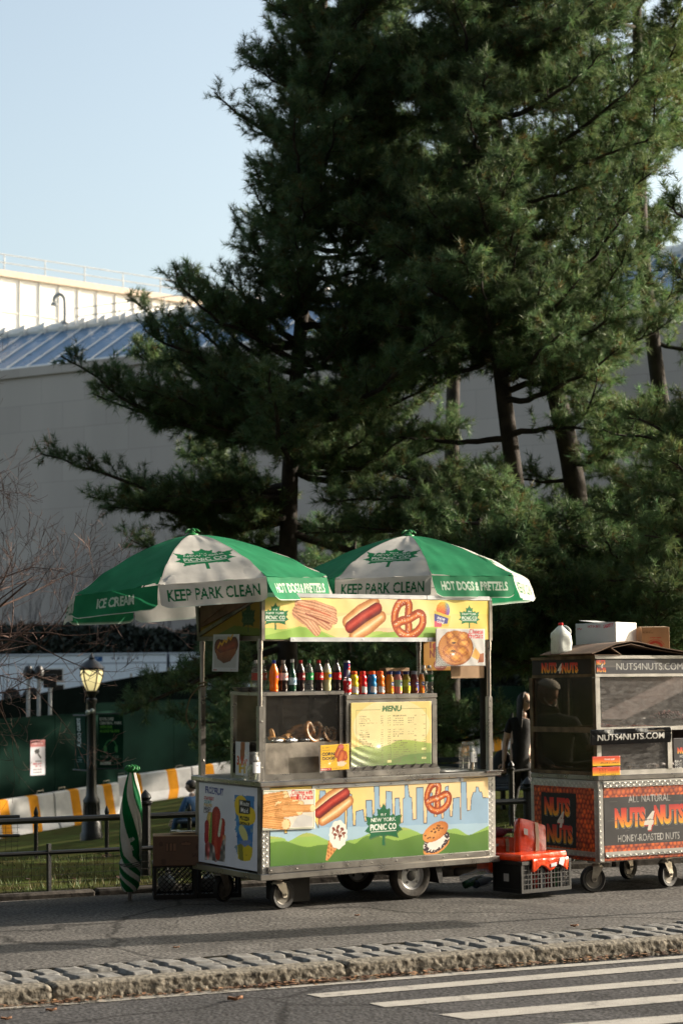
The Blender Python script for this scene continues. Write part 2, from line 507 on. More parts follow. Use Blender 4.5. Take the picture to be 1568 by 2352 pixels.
def hotdog_art(p, x, y, L, wd, rot):
    c, sn = math.cos(rot), math.sin(rot)
    e = np.array([c, sn]); nn = np.array([-sn, c]); o = np.array([x, y])
    bun = lambda q, s_, a: bread(q, s_, a, (250, 226, 180), (214, 150, 88), (168, 100, 48))
    for k in (.36, -.42):
        p.line([o + nn * wd * k - e * (L * .40), o + nn * wd * k * 1.1, o + nn * wd * k + e * (L * .40)], [wd * .30, wd * .36, wd * .30], bun)
    dog = lambda q, s_, a: bread(np.clip(np.hypot(q * .75, s_ - .2), 0, 1), s_, a, (214, 92, 70), (170, 38, 26), (104, 18, 12))
    p.line([o - e * L * .40 + nn * wd * .06, o + nn * wd * .10, o + e * L * .40 + nn * wd * .06], wd * .30, dog)

def panel(name, parent, mat, o, ux, uy, w, h, res, fn, wob=None, thick=0.004, base=(230, 230, 225), cut=None):
    """a printed sheet: fine grid of real geometry, painted by fn(Paint); the sheet has a back and edges"""
    o, ux, uy = np.asarray(o, float), nz(ux), nz(uy)
    nn = nz(np.cross(ux, uy))
    nx, ny = max(2, int(w / res)), max(2, int(h / res))
    gx, gy = np.meshgrid(np.linspace(0, w, nx + 1), np.linspace(0, h, ny + 1))
    X, Y = gx.ravel(), gy.ravel()
    p = Paint(X, Y, base); fn(p)
    D = wob(X, Y) if wob is not None else np.zeros_like(X)
    V = o + X[:, None] * ux + Y[:, None] * uy + D[:, None] * nn
    idx = np.arange((nx + 1) * (ny + 1)).reshape(ny + 1, nx + 1)
    q = np.stack([idx[:-1, :-1], idx[:-1, 1:], idx[1:, 1:], idx[1:, :-1]], -1).reshape(-1, 4)
    ring = np.concatenate([idx[0, :-1], idx[:-1, -1], idx[-1, :0:-1], idx[:0:-1, 0]])
    B = V[ring] + nn * (D.min() - thick - D[ring])[:, None]
    n0 = len(V); m = len(ring)
    k = np.arange(m); k2 = (k + 1) % m
    sk = np.stack([ring[k2], ring[k], n0 + k, n0 + k2], -1)
    c4 = [n0 + 0, n0 + nx, n0 + nx + ny, n0 + 2 * nx + ny]
    back = np.array([[c4[3], c4[2], c4[1], c4[0]]])
    return np_mesh(name, np.vstack([V, B]), np.vstack([q, sk, back]), mat, parent, cols=np.vstack([p.C, np.tile(p.C.mean(0), (m, 1))]), smooth=False)
# ================================================================ SETTING
RA = math.radians(25.3)                      # the road's direction
RE = np.array([math.cos(RA), math.sin(RA)]); RN = np.array([-math.sin(RA), math.cos(RA)])
K0 = np.array([-1.876, 10.65])               # a point on the kerb's front top edge
def road(s, t, z=0.0):
    p = K0 + RE * s + RN * t
    return (p[0], p[1], z)
def to_st(x, y):
    d = np.array([x, y]) - K0
    return float(d @ RE), float(d @ RN)
TL = 4.55                                    # the lawn starts here
ZR = -0.095
def lawn_z(X, Y):
    X = np.asarray(X, float); Y = np.asarray(Y, float)
    sm = lambda a, b, x: (lambda t: t * t * (3 - 2 * t))(np.clip((x - a) / (b - a), 0, 1))
    pl = np.clip(-.34 + .115 * X - .012 * (np.minimum(Y, 62) - 17), -2.2, 0.6)
    z = pl * sm(17.5, 27, Y) + 0.045
    z = z * (1 - sm(68, 86, Y)) + 1.2 * sm(68, 86, Y)
    return z + 0.03 * np.asarray(fbm(X * .7, Y * .7)) * sm(15, 18, Y)

def asphalt(name, c, c2, grain, crack=0.0):
    m, N, Lk, p = node_mat(name)
    tc = N.new('ShaderNodeTexCoord')
    n1 = N.new('ShaderNodeTexNoise'); n1.inputs['Scale'].default_value = 1.1; n1.inputs['Detail'].default_value = 7
    n2 = N.new('ShaderNodeTexNoise'); n2.inputs['Scale'].default_value = grain; n2.inputs['Detail'].default_value = 3
    v = N.new('ShaderNodeTexVoronoi'); v.inputs['Scale'].default_value = grain * .8
    for q in (n1, n2, v): Lk.new(tc.outputs['Object'], q.inputs['Vector'])
    a = N.new('ShaderNodeMix'); a.data_type = 'RGBA'; a.inputs[6].default_value = (*c, 1); a.inputs[7].default_value = (*c2, 1)
    r1 = N.new('ShaderNodeMapRange'); r1.inputs[1].default_value = .35; r1.inputs[2].default_value = .68
    Lk.new(n1.outputs['Fac'], r1.inputs[0]); Lk.new(r1.outputs[0], a.inputs[0])
    b = N.new('ShaderNodeMix'); b.data_type = 'RGBA'; b.blend_type = 'MULTIPLY'; b.inputs[0].default_value = 1
    r2 = N.new('ShaderNodeMapRange'); r2.inputs[1].default_value = .36; r2.inputs[2].default_value = .64; r2.inputs[3].default_value = .42; r2.inputs[4].default_value = 1.5
    Lk.new(n2.outputs['Fac'], r2.inputs[0])
    Lk.new(a.outputs[2], b.inputs[6]); Lk.new(r2.outputs[0], b.inputs[7])
    n4 = N.new('ShaderNodeTexNoise'); n4.inputs['Scale'].default_value = .55; n4.inputs['Detail'].default_value = 9; n4.inputs['Roughness'].default_value = .7; n4.inputs['Distortion'].default_value = .6
    r4 = N.new('ShaderNodeMapRange'); r4.inputs[1].default_value = .52; r4.inputs[2].default_value = .64; r4.inputs[3].default_value = 1.0; r4.inputs[4].default_value = .62
    v4 = N.new('ShaderNodeTexVoronoi'); v4.feature = 'DISTANCE_TO_EDGE'; v4.inputs['Scale'].default_value = .42
    w4 = N.new('ShaderNodeMix'); w4.data_type = 'RGBA'; w4.inputs[0].default_value = .35
    Lk.new(tc.outputs['Object'], n4.inputs['Vector']); Lk.new(tc.outputs['Object'], w4.inputs[6]); Lk.new(n1.outputs['Color'], w4.inputs[7]); Lk.new(w4.outputs[2], v4.inputs['Vector'])
    r5 = N.new('ShaderNodeMapRange'); r5.inputs[1].default_value = .002; r5.inputs[2].default_value = .007; r5.inputs[3].default_value = .45; r5.inputs[4].default_value = 1.0
    Lk.new(n4.outputs['Fac'], r4.inputs[0]); Lk.new(v4.outputs['Distance'], r5.inputs[0])
    m4 = N.new('ShaderNodeMath'); m4.operation = 'MULTIPLY'; Lk.new(r4.outputs[0], m4.inputs[0]); Lk.new(r5.outputs[0], m4.inputs[1])
    m5 = N.new('ShaderNodeMix'); m5.data_type = 'RGBA'; m5.blend_type = 'MULTIPLY'; m5.inputs[0].default_value = 1; Lk.new(b.outputs[2], m5.inputs[6]); Lk.new(m4.outputs[0], m5.inputs[7])
    Lk.new(m5.outputs[2], p.inputs['Base Color'])
    p.inputs['Roughness'].default_value = .9; p.inputs['Specular IOR Level'].default_value = .12
    bu = N.new('ShaderNodeBump'); bu.inputs['Strength'].default_value = .55; bu.inputs['Distance'].default_value = .006
    Lk.new(v.outputs['Distance'], bu.inputs['Height']); Lk.new(bu.outputs[0], p.inputs['Normal'])
    return m
A_ROAD = asphalt('road_asphalt', (.046, .045, .046), (.067, .065, .066), 50)
A_WALK = asphalt('path_asphalt', (.078, .074, .070), (.123, .116, .108), 42)

def strip(name, t0, t1, z, mat, s0=-90, s1=120):
    b = MB(); b.quad(road(s0, t0, z), road(s1, t0, z), road(s1, t1, z), road(s0, t1, z))
    return tag(b.build(name, mat, smooth=0), kind='structure')
strip('road', -40, -.02, ZR, A_ROAD)
# pavement with slight unevenness
S, T = np.meshgrid(np.concatenate([[-80, -30, -12], np.linspace(-6, 12, 140), [20, 45, 100]]), np.linspace(.70, TL + .05, 40))
Z = .010 * fbm(S * .8, T * 1.2) * ((T > .9) & (T < TL - .2))
_sm = lambda a, b, x: (lambda t: t * t * (3 - 2 * t))(np.clip((x - a) / (b - a), 0, 1))
Z = Z - .052 * _sm(4.3, 5.1, S) * _sm(1.6, 2.6, T) * (1 - _sm(TL - .35, TL - .05, T))     # the pavement dips under the nut cart
P = np.stack([K0[0] + RE[0] * S + RN[0] * T, K0[1] + RE[1] * S + RN[1] * T, Z - .002], -1).reshape(-1, 3)
ny_, nx_ = S.shape
ix = np.arange(ny_ * nx_).reshape(ny_, nx_)
Q = np.stack([ix[:-1, :-1], ix[:-1, 1:], ix[1:, 1:], ix[1:, :-1]], -1).reshape(-1, 4)
tag(np_mesh('pavement', P, Q, A_WALK, smooth=True), kind='structure')

# kerb: rough concrete lengths with open joints
KERB = M_('kerb_concrete', (.235, .21, .17), rough=.95, spec=.2, var=.34, scale=30, bump=1.0, bscale=42, detail=10)
def kerb_len(s0, s1, lean):
    n = max(8, int((s1 - s0) / .011))
    prof = [(-.022, ZR - .03)] + [(-.022 + .018 * k / 11, ZR + .088 * k / 11) for k in range(12)] + [(.012, .001), (.045, .006), (.09, .006), (.14, .004), (.185, -.004), (.19, -.06)]
    m = len(prof)
    ss = np.linspace(s0, s1, n)
    V = []
    for i, s in enumerate(ss):
        e = min(1, min(i, n - 1 - i) / 2.0)
        for j, (t, z) in enumerate(prof):
            V.append((s, t, z + lean * (s - s0) / (s1 - s0), e if 0 < j < m - 1 else 1))
    V = np.array(V)
    amp = np.where(V[:, 1] < .0, .013, np.where(V[:, 1] < .05, .009, .004))
    d = fbm(V[:, 0] * 38, V[:, 2] * 46 + V[:, 1] * 38, 1.3, 3) * 1.2 + .30 * fbm(V[:, 0] * 6, V[:, 1] * 6 + V[:, 2] * 7, 4.)
    V[:, 1] += d * amp * 1.7 * (V[:, 1] < .06) + (1 - V[:, 3]) * .008 * (V[:, 1] < .1)
    V[:, 2] += d * amp * .8 * (V[:, 2] > ZR + .06) - (1 - V[:, 3]) * .010 * (V[:, 2] > -.03)
    W = np.stack([K0[0] + RE[0] * V[:, 0] + RN[0] * V[:, 1], K0[1] + RE[1] * V[:, 0] + RN[1] * V[:, 1], V[:, 2]], -1)
    ix = np.arange(n * m).reshape(n, m)
    Q = np.stack([ix[:-1, :-1], ix[1:, :-1], ix[1:, 1:], ix[:-1, 1:]], -1).reshape(-1, 4)
    return W, Q
VV = []; QQ = []; nn0 = 0
js = [-30, -8, -2.2, .30, 2.07, 3.36, 5.6, 7.5, 10, 14, 60]
for a, b in zip(js[:-1], js[1:]):
    if b - a > 5:
        W_ = []; 
        pr = [(-.045, ZR - .03), (-.01, -.01), (.02, .004), (.18, 0), (.19, -.06)]
        W_ = np.array([road(s, t, z) for s in (a, b) for t, z in pr]); ix = np.arange(10).reshape(2, 5)
        Q_ = np.stack([ix[:-1, :-1], ix[1:, :-1], ix[1:, 1:], ix[:-1, 1:]], -1).reshape(-1, 4)
    else: W_, Q_ = kerb_len(a + .004, b - .004, rnd.uniform(-.004, .006))
    VV.append(W_); QQ.append(Q_ + nn0); nn0 += len(W_)
tag(np_mesh('kerb', np.vstack(VV), np.vstack(QQ), KERB, smooth=True), kind='structure')

# two rows of worn granite setts behind the kerb, bedded in grit
strip('sett_bedding', .17, .74, -.016, M_('grit_bed', (.11, .10, .085), rough=.95, var=.3, scale=40, bump=.5, bscale=120))
SETT = M_('granite_setts', (.21, .205, .195), rough=.82, spec=.3, var=.30, scale=13, bump=.35, bscale=70, detail=9, dark=(.10, .095, .085))
VV = []; QQ = []; nn0 = 0
for row, (t0, t1) in enumerate(((.20, .455), (.475, .735))):
    s = -2.6 + row * .07
    while s < 8.5:
        wd = rnd.uniform(.115, .165); row_low = rnd.uniform(-.012, .004)
        n = 12
        g = np.linspace(0, 1, n)
        a, b = np.meshgrid(g, g)
        sk = rnd.uniform(-.035, -.005)
        ed = np.minimum(np.minimum(a, 1 - a), np.minimum(b, 1 - b))
        wob = 0.010 * (vnoise(a * 3 + s * 9, b * 3, row + .2) - .5)
        ss = s + wd * (a * .94 + .03) + sk * (b - .5) + wob
        tt = t0 + (t1 - t0) * (b * .95 + rnd.uniform(0, .05)) + 0.012 * (vnoise(a * 3 + s * 5, b * 3, row + 5.2) - .5)
        hgt = rnd.uniform(-.003, .006) + (row_low if rnd.random() < .3 else 0)
        z = hgt + .012 * (np.minimum(ed * 8, 1) ** .5 - 1) + .010 * fbm(a * 2.2 + s * 7, b * 3.3, row) + rnd.uniform(-.006, .006) * (a - .5)
        z = np.where(ed < 1e-6, -.045, z)
        W_ = np.stack([K0[0] + RE[0] * ss + RN[0] * tt, K0[1] + RE[1] * ss + RN[1] * tt, z], -1).reshape(-1, 3)
        ix = np.arange(n * n).reshape(n, n)
        Q_ = np.stack([ix[:-1, :-1], ix[:-1, 1:], ix[1:, 1:], ix[1:, :-1]], -1).reshape(-1, 4)
        VV.append(W_); QQ.append(Q_ + nn0); nn0 += len(W_)
        s += wd + rnd.uniform(.006, .016)
tag(np_mesh('sett_paving', np.vstack(VV), np.vstack(QQ), SETT, smooth=True), kind='structure')

# painted lines on the road
RP = M_('road_paint', (.33, .31, .275), rough=.8, var=.10, scale=14, bump=.3, bscale=90)
t_ = RP.node_tree; n_ = t_.nodes.new('ShaderNodeTexNoise'); n_.inputs['Scale'].default_value = 7; n_.inputs['Detail'].default_value = 10; n_.inputs['Roughness'].default_value = .75
r_ = t_.nodes.new('ShaderNodeMapRange'); r_.inputs[1].default_value = .56; r_.inputs[2].default_value = .66; m_ = t_.nodes.new('ShaderNodeMix'); m_.data_type = 'RGBA'; m_.inputs[7].default_value = (.10, .093, .088, 1)
src_ = t_.nodes['Principled BSDF'].inputs['Base Color'].links[0].from_socket; tc_ = t_.nodes.new('ShaderNodeTexCoord')
t_.links.new(tc_.outputs['Object'], n_.inputs['Vector']); t_.links.new(n_.outputs['Fac'], r_.inputs[0]); t_.links.new(r_.outputs[0], m_.inputs[0]); t_.links.new(src_, m_.inputs[6]); t_.links.new(m_.outputs[2], t_.nodes['Principled BSDF'].inputs['Base Color'])
def ext(a, b, k): return (a[0] + (b[0] - a[0]) * k, a[1] + (b[1] - a[1]) * k)
bm = MB()
def mark(q, z):
    P = [onz(x, y, z) for x, y in q]
    bm.add(P, [(0, 1, 2, 3)])
mark([(-300, 2341.5), ext((0, 2320), (1568, 2201), 1.6), ext((0, 2313), (1568, 2195), 1.6), (-300, 2334)], ZR + .004)
mark([(738, 2291), ext((738, 2291), (1568, 2222.5), 2.2), ext((704, 2283.5), (1568, 2210), 2.2), (704, 2283.5)], ZR + .004)
mark([(884, 2313), ext((884, 2313), (1568, 2257.5), 2.2), ext((847, 2304), (1568, 2245), 2.2), (847, 2304)], ZR + .004)
mark([(1070, 2341), ext((1070, 2341), (1568, 2298.5), 2.2), ext((1007, 2329.5), (1568, 2283), 2.2), (1007, 2329.5)], ZR + .004)
mark([(1290, 2373), ext((1290, 2373), (1568, 2347), 2.2), ext((1190, 2360), (1568, 2329), 2.2), (1190, 2360)], ZR + .004)
tag(bm.build('road_marking', RP, smooth=0), kind='structure')

# the lawn: one sheet from the pavement to the horizon
ss = np.concatenate([-np.geomspace(400, 7, 26), np.linspace(-6, 16, 70), np.geomspace(17, 420, 26)])
tt = np.concatenate([np.linspace(TL, TL + 12, 60), np.geomspace(TL + 12.5, 900, 46)])
S, T = np.meshgrid(ss, tt)
X = K0[0] + RE[0] * S + RN[0] * T; Y = K0[1] + RE[1] * S + RN[1] * T
Z = lawn_z(X, Y)
m, N, Lk, p = node_mat('lawn_turf')
tc = N.new('ShaderNodeTexCoord')
cr = N.new('ShaderNodeValToRGB')
n1 = N.new('ShaderNodeTexNoise'); n1.inputs['Scale'].default_value = 2.3; n1.inputs['Detail'].default_value = 9; n1.inputs['Roughness'].default_value = .7
Lk.new(tc.outputs['Object'], n1.inputs['Vector']); Lk.new(n1.outputs['Fac'], cr.inputs[0])
for pos, c in ((.30, (.045, .034, .020)), (.45, (.062, .060, .022)), (.6, (.065, .085, .026)), (.8, (.12, .105, .045))):
    e = cr.color_ramp.elements.new(pos); e.color = (*c, 1)
cr.color_ramp.elements.remove(cr.color_ramp.elements[0]); cr.color_ramp.elements.remove(cr.color_ramp.elements[-1])
Lk.new(cr.outputs[0], p.inputs['Base Color']); p.inputs['Roughness'].default_value = 1; p.inputs['Specular IOR Level'].default_value = 0
TURF = m
ny_, nx_ = S.shape
ix = np.arange(ny_ * nx_).reshape(ny_, nx_)
Q = np.stack([ix[:-1, :-1], ix[:-1, 1:], ix[1:, 1:], ix[1:, :-1]], -1).reshape(-1, 4)
tag(np_mesh('lawn', np.stack([X, Y, Z], -1).reshape(-1, 3), Q, TURF, smooth=True), kind='structure')
# low stone edging between pavement and lawn
b = MB()
s = -7.0
EDG = M_('lawn_edging', (.09, .08, .07), rough=.95, spec=.1, var=.3, scale=12, bump=.5, bscale=40)
while s < 17:
    l = rnd.uniform(.7, 1.1)
    M = Matrix(((RE[0], RN[0], 0, K0[0]), (RE[1], RN[1], 0, K0[1]), (0, 0, 1, 0), (0, 0, 0, 1)))
    b.obox(M, (s, TL - .09 + rnd.uniform(-.01, .01), -.05), (s + l - .015, TL + .06, .055 + rnd.uniform(-.012, .012)), 0, .018)
    s += l
tag(b.build('lawn_edging', EDG), kind='structure')
# grass blades near the pavement
n = 42000
s = NR.uniform(-5.5, 12, n); t = TL + .02 + 9.5 * NR.random(n) ** 1.6
x = K0[0] + RE[0] * s + RN[0] * t; y = K0[1] + RE[1] * s + RN[1] * t
dens = fbm(x * 1.3, y * 1.3) + .5
k = NR.random(n) < np.clip(dens * 1.7 - .35, .08, 1); x, y = x[k], y[k]; n = len(x)
z = lawn_z(x, y)
h = NR.uniform(.02, .065, n); a = NR.uniform(0, 2 * PI, n); wd = NR.uniform(.003, .006, n)
lx, ly = NR.normal(0, .02, n), NR.normal(0, .02, n)
B = np.stack([x, y, z - .01], -1); dx = np.stack([np.cos(a) * wd, np.sin(a) * wd, np.zeros(n)], -1)
V = np.stack([B - dx, B + dx, B + np.stack([lx, ly, h + .01], -1)], 1).reshape(-1, 3)
tone = NR.random(n)[:, None]
c = np.where(tone < .3, np.array([[.16, .125, .05]]), np.array([[.055, .085, .022]]) * (.7 + .9 * tone))
LEAFY = M_('grass_blade', (1, 1, 1), rough=.7, attr=True, var=.02)
tag(np_mesh('grass', V, np.arange(3 * n).reshape(-1, 3), LEAFY, cols=np.repeat(c, 3, 0)), kind='stuff', label='thin worn grass behind the pavement edging', cat='grass')

# fallen leaves: curled little sheets
def leaf_field(name, P, size, cols, label):
    n = len(P)
    V = []; C = []
    tp = np.array([(-1, 0), (-.45, .42), (.2, .5), (1, 0), (.2, -.5), (-.45, -.42)])
    for i in range(n):
        a = NR.uniform(0, 2 * PI); k = size * NR.uniform(.5, 1.3); cu = NR.uniform(.1, .7) * k; tl = NR.uniform(-.5, .5)
        q = tp * k
        zz = cu * (np.abs(tp[:, 1]) * 1.2 + .3 * tp[:, 0] ** 2) + .004 + abs(tl) * k * .3 + tl * q[:, 0] * .3
        X_ = q[:, 0] * math.cos(a) - q[:, 1] * math.sin(a); Y_ = q[:, 0] * math.sin(a) + q[:, 1] * math.cos(a)
        V.append(np.stack([X_ + P[i][0], Y_ + P[i][1], zz + P[i][2]], -1))
        C.append(np.tile(np.array(cols[rnd.randrange(len(cols))]) * NR.uniform(.6, 1.3), (6, 1)))
    F6 = np.arange(6 * n).reshape(n, 6)
    Q = np.concatenate([F6[:, [0, 1, 2, 3]], F6[:, [0, 3, 4, 5]]])
    return tag(np_mesh(name, np.vstack(V), Q, M_('dead_leaf', (1, 1, 1), rough=.8, attr=True, var=.1, scale=60), cols=np.vstack(C)), kind='stuff', label=label, cat='leaves')
LC = [(.16, .07, .03), (.22, .11, .05), (.11, .05, .03), (.30, .17, .08)]
P = []
for i in range(1500):
    s = rnd.uniform(-1.2, 6.5)
    d = .55 + .75 * math.sin(s * 2.1 + 1) ** 2 if 1.0 < s < 2.6 else .45
    if rnd.random() > d: continue
    t = -.03 - abs(rnd.gauss(0, .038)) 
    P.append(road(s, t, ZR + rnd.uniform(0, .018)))
leaf_field('gutter_leaves', P, .022, LC, 'brown leaf litter lying along the foot of the kerb')
P = []
for i in range(160):
    s, t = rnd.uniform(-5, 10), TL + .1 + 6 * rnd.random()
    q = road(s, t); P.append((q[0], q[1], float(lawn_z(q[0], q[1])) + .01))
leaf_field('lawn_leaves', P, .05, LC, 'dead leaves scattered over the grass')
for (px, py, z, sz, lab) in ((820, 2105, 0, .02, 'small dry leaf on the pavement in front of the food cart'), (405, 2179, 0, .02, 'curled orange leaf near the setts at left'), (118, 2324, ZR, .03, 'twisted dry leaf on the road at lower left'), (540, 2299, ZR, .045, 'long dry leaf on the road left of the crossing'), (1318, 2130, 0, .03, 'reddish dry leaf lying on the granite setts'), (15, 2344, ZR, .03, 'orange leaf at the lower left corner of the road')):
    q = onz(px, py, z)
    V = []
    for i in range(7):
        u = i / 6
        for v in (-1, -.5, 0, .5, 1):
            wdt = math.sin(PI * min(max(u, .02), .98)) ** .7 * .4 * (1 + .25 * math.sin(i * 2.3))
            V.append(((u - .5) * 2 * sz, v * wdt * sz, .006 + sz * (.35 * v * v + .3 * (u - .5) ** 2 + .08 * math.sin(u * 9))))
    b = MB(); b.add([(q[0] + x * .9 - y * .4, q[1] + x * .4 + y * .9, z + zz) for x, y, zz in V], [(i * 5 + j, i * 5 + j + 5, i * 5 + j + 6, i * 5 + j + 1) for i in range(6) for j in range(4)])
    o = b.build('fallen_leaf', M_('leaf_brown', (.24, .11, .05), rough=.8, var=.3, scale=60)); so = o.modifiers.new('s', 'SOLIDIFY'); so.thickness = .0015
    tag(o, lab, 'leaf')

# ================================================================ BACKGROUND BUILDINGS
STONE = M_('limestone_wall', (.46, .41, .37), rough=.95, spec=.05, var=.05, scale=.12)
t_ = STONE.node_tree
br = t_.nodes.new('ShaderNodeTexBrick'); br.inputs['Scale'].default_value = 1.0; br.inputs['Brick Width'].default_value = 3.0; br.inputs['Row Height'].default_value = 1.5; br.inputs['Mortar Size'].default_value = .016
br.inputs['Color1'].default_value = (.48, .42, .375, 1); br.inputs['Color2'].default_value = (.445, .385, .345, 1); br.inputs['Mortar'].default_value = (.37, .32, .29, 1)
mp = t_.nodes.new('ShaderNodeMapping'); mp.inputs['Rotation'].default_value = (PI / 2, 0, 0)
tc = t_.nodes.new('ShaderNodeTexCoord')
t_.links.new(tc.outputs['Object'], mp.inputs[0]); t_.links.new(mp.outputs[0], br.inputs['Vector'])
ns = t_.nodes.new('ShaderNodeTexNoise'); ns.inputs['Scale'].default_value = .22; ns.inputs['Detail'].default_value = 9; ms = t_.nodes.new('ShaderNodeMapping'); ms.inputs['Scale'].default_value = (1, 1, .12)
t_.links.new(tc.outputs['Object'], ms.inputs[0]); t_.links.new(ms.outputs[0], ns.inputs['Vector'])
rs = t_.nodes.new('ShaderNodeMapRange'); rs.inputs[1].default_value = .35; rs.inputs[2].default_value = .7; rs.inputs[3].default_value = 1.06; rs.inputs[4].default_value = .86
xs_ = t_.nodes.new('ShaderNodeMix'); xs_.data_type = 'RGBA'; xs_.blend_type = 'MULTIPLY'; xs_.inputs[0].default_value = 1
t_.links.new(ns.outputs['Fac'], rs.inputs[0]); t_.links.new(br.outputs['Color'], xs_.inputs[6]); t_.links.new(rs.outputs[0], xs_.inputs[7])
t_.links.new(xs_.outputs[2], t_.nodes['Principled BSDF'].inputs['Base Color'])
WA = math.radians(-29)
wl = at(0, 853, 110)
WL = thing('museum_building', 'big pale limestone museum wing with a sloping blue glass roof', 'building', mat=Matrix.Translation((wl[0], wl[1], 0)) @ Matrix.Rotation(WA, 4, 'Z'))
HT = wl[2]                                     # top of the stone wall
b = MB(); b.box((-30, 0, -1), (75, 14, HT - .5), 0); b.box((-30, -.15, HT - .5), (75, 6.3, HT), 0)
b.build('wall', STONE, WL, smooth=0)
GR = M_('roof_glass', (.07, .17, .30), rough=.3, var=.12, scale=.3, spec=.5)
FR = M_('white_frame', (.72, .70, .66), rough=.5, var=.05, scale=1)
b = MB(); b.add([(-30, .3, HT + .02), (75, .3, HT + .02), (75, 6.3, HT + 3.5), (-30, 6.3, HT + 3.5)], [(0, 1, 2, 3)])
b.add([(-30, 6.3, HT + .02), (75, 6.3, HT + .02), (75, 6.3, HT + 3.5), (-30, 6.3, HT + 3.5)], [(3, 2, 1, 0)])
gl = b.build('glass_roof', GR, WL, smooth=0)
b = MB()
for i in range(70):
    x = -30 + i * 1.5
    b.tube([(x, .3, HT + .08), (x, 6.3, HT + 3.6)], .042, 4)
b.tube([(-30, .3, HT + .1), (75, .3, HT + .1)], .1, 4)
b.build('glazing_bar', FR, gl)
b = MB(); b.tube([(-30, 6.4, HT + 3.5), (75, 6.4, HT + 3.5)], .42, 10); 
for i in range(70): b.tube([(-30 + i * 1.5 - .2, 6.2, HT + 3.55), (-30 + i * 1.5 + .2, 6.2, HT + 3.55)], .46, 10)
b.build('ridge_cap', FR, WL)
# taller white hall behind, facing the sun
UA = math.radians(40)
up = at(0, 625, 125)
U = thing('museum_hall', 'tall white glazed hall lit by the sun behind the glass roof', 'building', mat=Matrix.Translation((up[0], up[1], 0)) @ Matrix.Rotation(UA, 4, 'Z'))
HU = up[2]
b = MB(); b.box((-12, 0, 0), (26, 30, HU)); b.build('wall', M_('white_panel', (.86, .84, .78), rough=.35, var=.03, scale=.3, coat=.4), U, smooth=0)
b = MB()
for i in range(26): b.box((-12 + i * 1.5 - .04, -.10, HU - 8), (-12 + i * 1.5 + .04, -.003, HU - .3))
for z in (HU - 5.2, HU - 2.6): b.box((-12, -.08, z - .03), (26, -.004, z + .03))
b.build('glazing_bar', M_('pale_bar', (.74, .71, .65), rough=.6, var=.05), U, smooth=0)
b = MB(); b.box((-12.2, -.3, HU - .3), (26.2, .4, HU + .12)); b.build('roof_edge', M_('roof_edge', (.62, .50, .38), rough=.6), U, smooth=0)
rl = MB()
for i in range(13): rl.tube([(-12 + i * 3.1, .1, HU + .1), (-12 + i * 3.1, .1, HU + 1.25)], .035, 6)
for z in (HU + .7, HU + 1.25): rl.tube([(-12, .1, z), (26, .1, z)], .035, 6)
rl.build('railing', M_('grey_rail', (.5, .48, .44), rough=.5), U)
# the ridge's low guard rail and the hooked vent pipe standing on the glass roof's ridge
c = at(150, 728, 114)
t = thing('vent_pipe', 'pale grey gooseneck vent pipe on the roof ridge before the white hall', 'pipe', (c[0], c[1], c[2] - .4))
b = MB(); b.tube(catmull([(0, 0, 0), (0, 0, 1.0), (-.05, 0, 1.55), (-.32, 0, 1.78), (-.6, 0, 1.62), (-.66, 0, 1.35)], 5), .11, 10)
b.build('pipe', M_('pipe_grey', (.42, .42, .40), rough=.5), t)
b = MB(); b.lathe([(.13, -.1), (.2, -.22), (.2, -.3), (.02, -.3)], 10, (-.66, 0, 1.4)); b.build('cowl', MAT['pipe_grey'], t)
b = MB(); b.lathe([(.22, 0), (.22, .08), (.12, .1)], 10); b.build('base_collar', MAT['pipe_grey'], t)
c = at(300, 700, 112)
t = thing('roof_guard_rail', 'low grey guard rail along the ridge of the glass roof', 'railing', mat=Matrix.Translation((c[0], c[1], c[2] - .8)) @ Matrix.Rotation(WA, 4, 'Z'))
b = MB()
for i in range(6): b.tube([(-4 + i * 1.6, 0, 0), (-4 + i * 1.6, 0, 1.0)], .035, 6)
for z in (.5, 1.0): b.tube([(-4, 0, z), (4, 0, z)], .03, 6)
b.build('rail', MAT['grey_rail'], t)

# ---------------------------------------------------------------- bare saplings and dark hedge before the wall
def bare_tree(b, base, h, spread, depth=4, r=.05, lean=(0, 0), seed=0, nb=3):
    q = random.Random(seed)
    def grow(p, d, l, r, k):
        n = 5
        pts = [p]; dd = np.array(d, float)
        for i in range(n):
            dd = nz(dd + np.array([q.gauss(0, .12), q.gauss(0, .12), q.gauss(.04, .08)]))
            pts.append(pts[-1] + dd * l / n)
        b.tube(pts, [r * (1 - .55 * i / n) for i in range(n + 1)], 4 if k < 2 else 3, cap=False)
        if k >= depth: return
        for i in range(nb + (1 if k else 0)):
            f = q.uniform(.3, 1)
            j = min(n, int(f * n) + 1)
            az = q.uniform(0, 2 * PI)
            e = nz(dd + spread * np.array([math.cos(az), math.sin(az), q.uniform(-.1, .5)]))
            grow(pts[j], e, l * q.uniform(.45, .75), r * (1 - .55 * f) * .62, k + 1)
    grow(np.array(base, float), nz((lean[0], lean[1], 1.0)), h * .42, r, 0)
TW = M_('sapling_bark', (.17, .145, .135), rough=.9, var=.2)
b = MB()
for i in range(64):
    px = rnd.uniform(-60, 1500); Y = rnd.uniform(105.5, 107) - px * .0108
    c = at(px, 1560, Y)
    bare_tree(b, (c[0], c[1], 1.1), rnd.uniform(9, 13), .42, 3, .055, (rnd.uniform(-.1, .1), 0), i, 4)
tag(b.build('bare_thicket', TW), kind='stuff', label='thicket of thin bare saplings along the foot of the museum wall', cat='thicket')
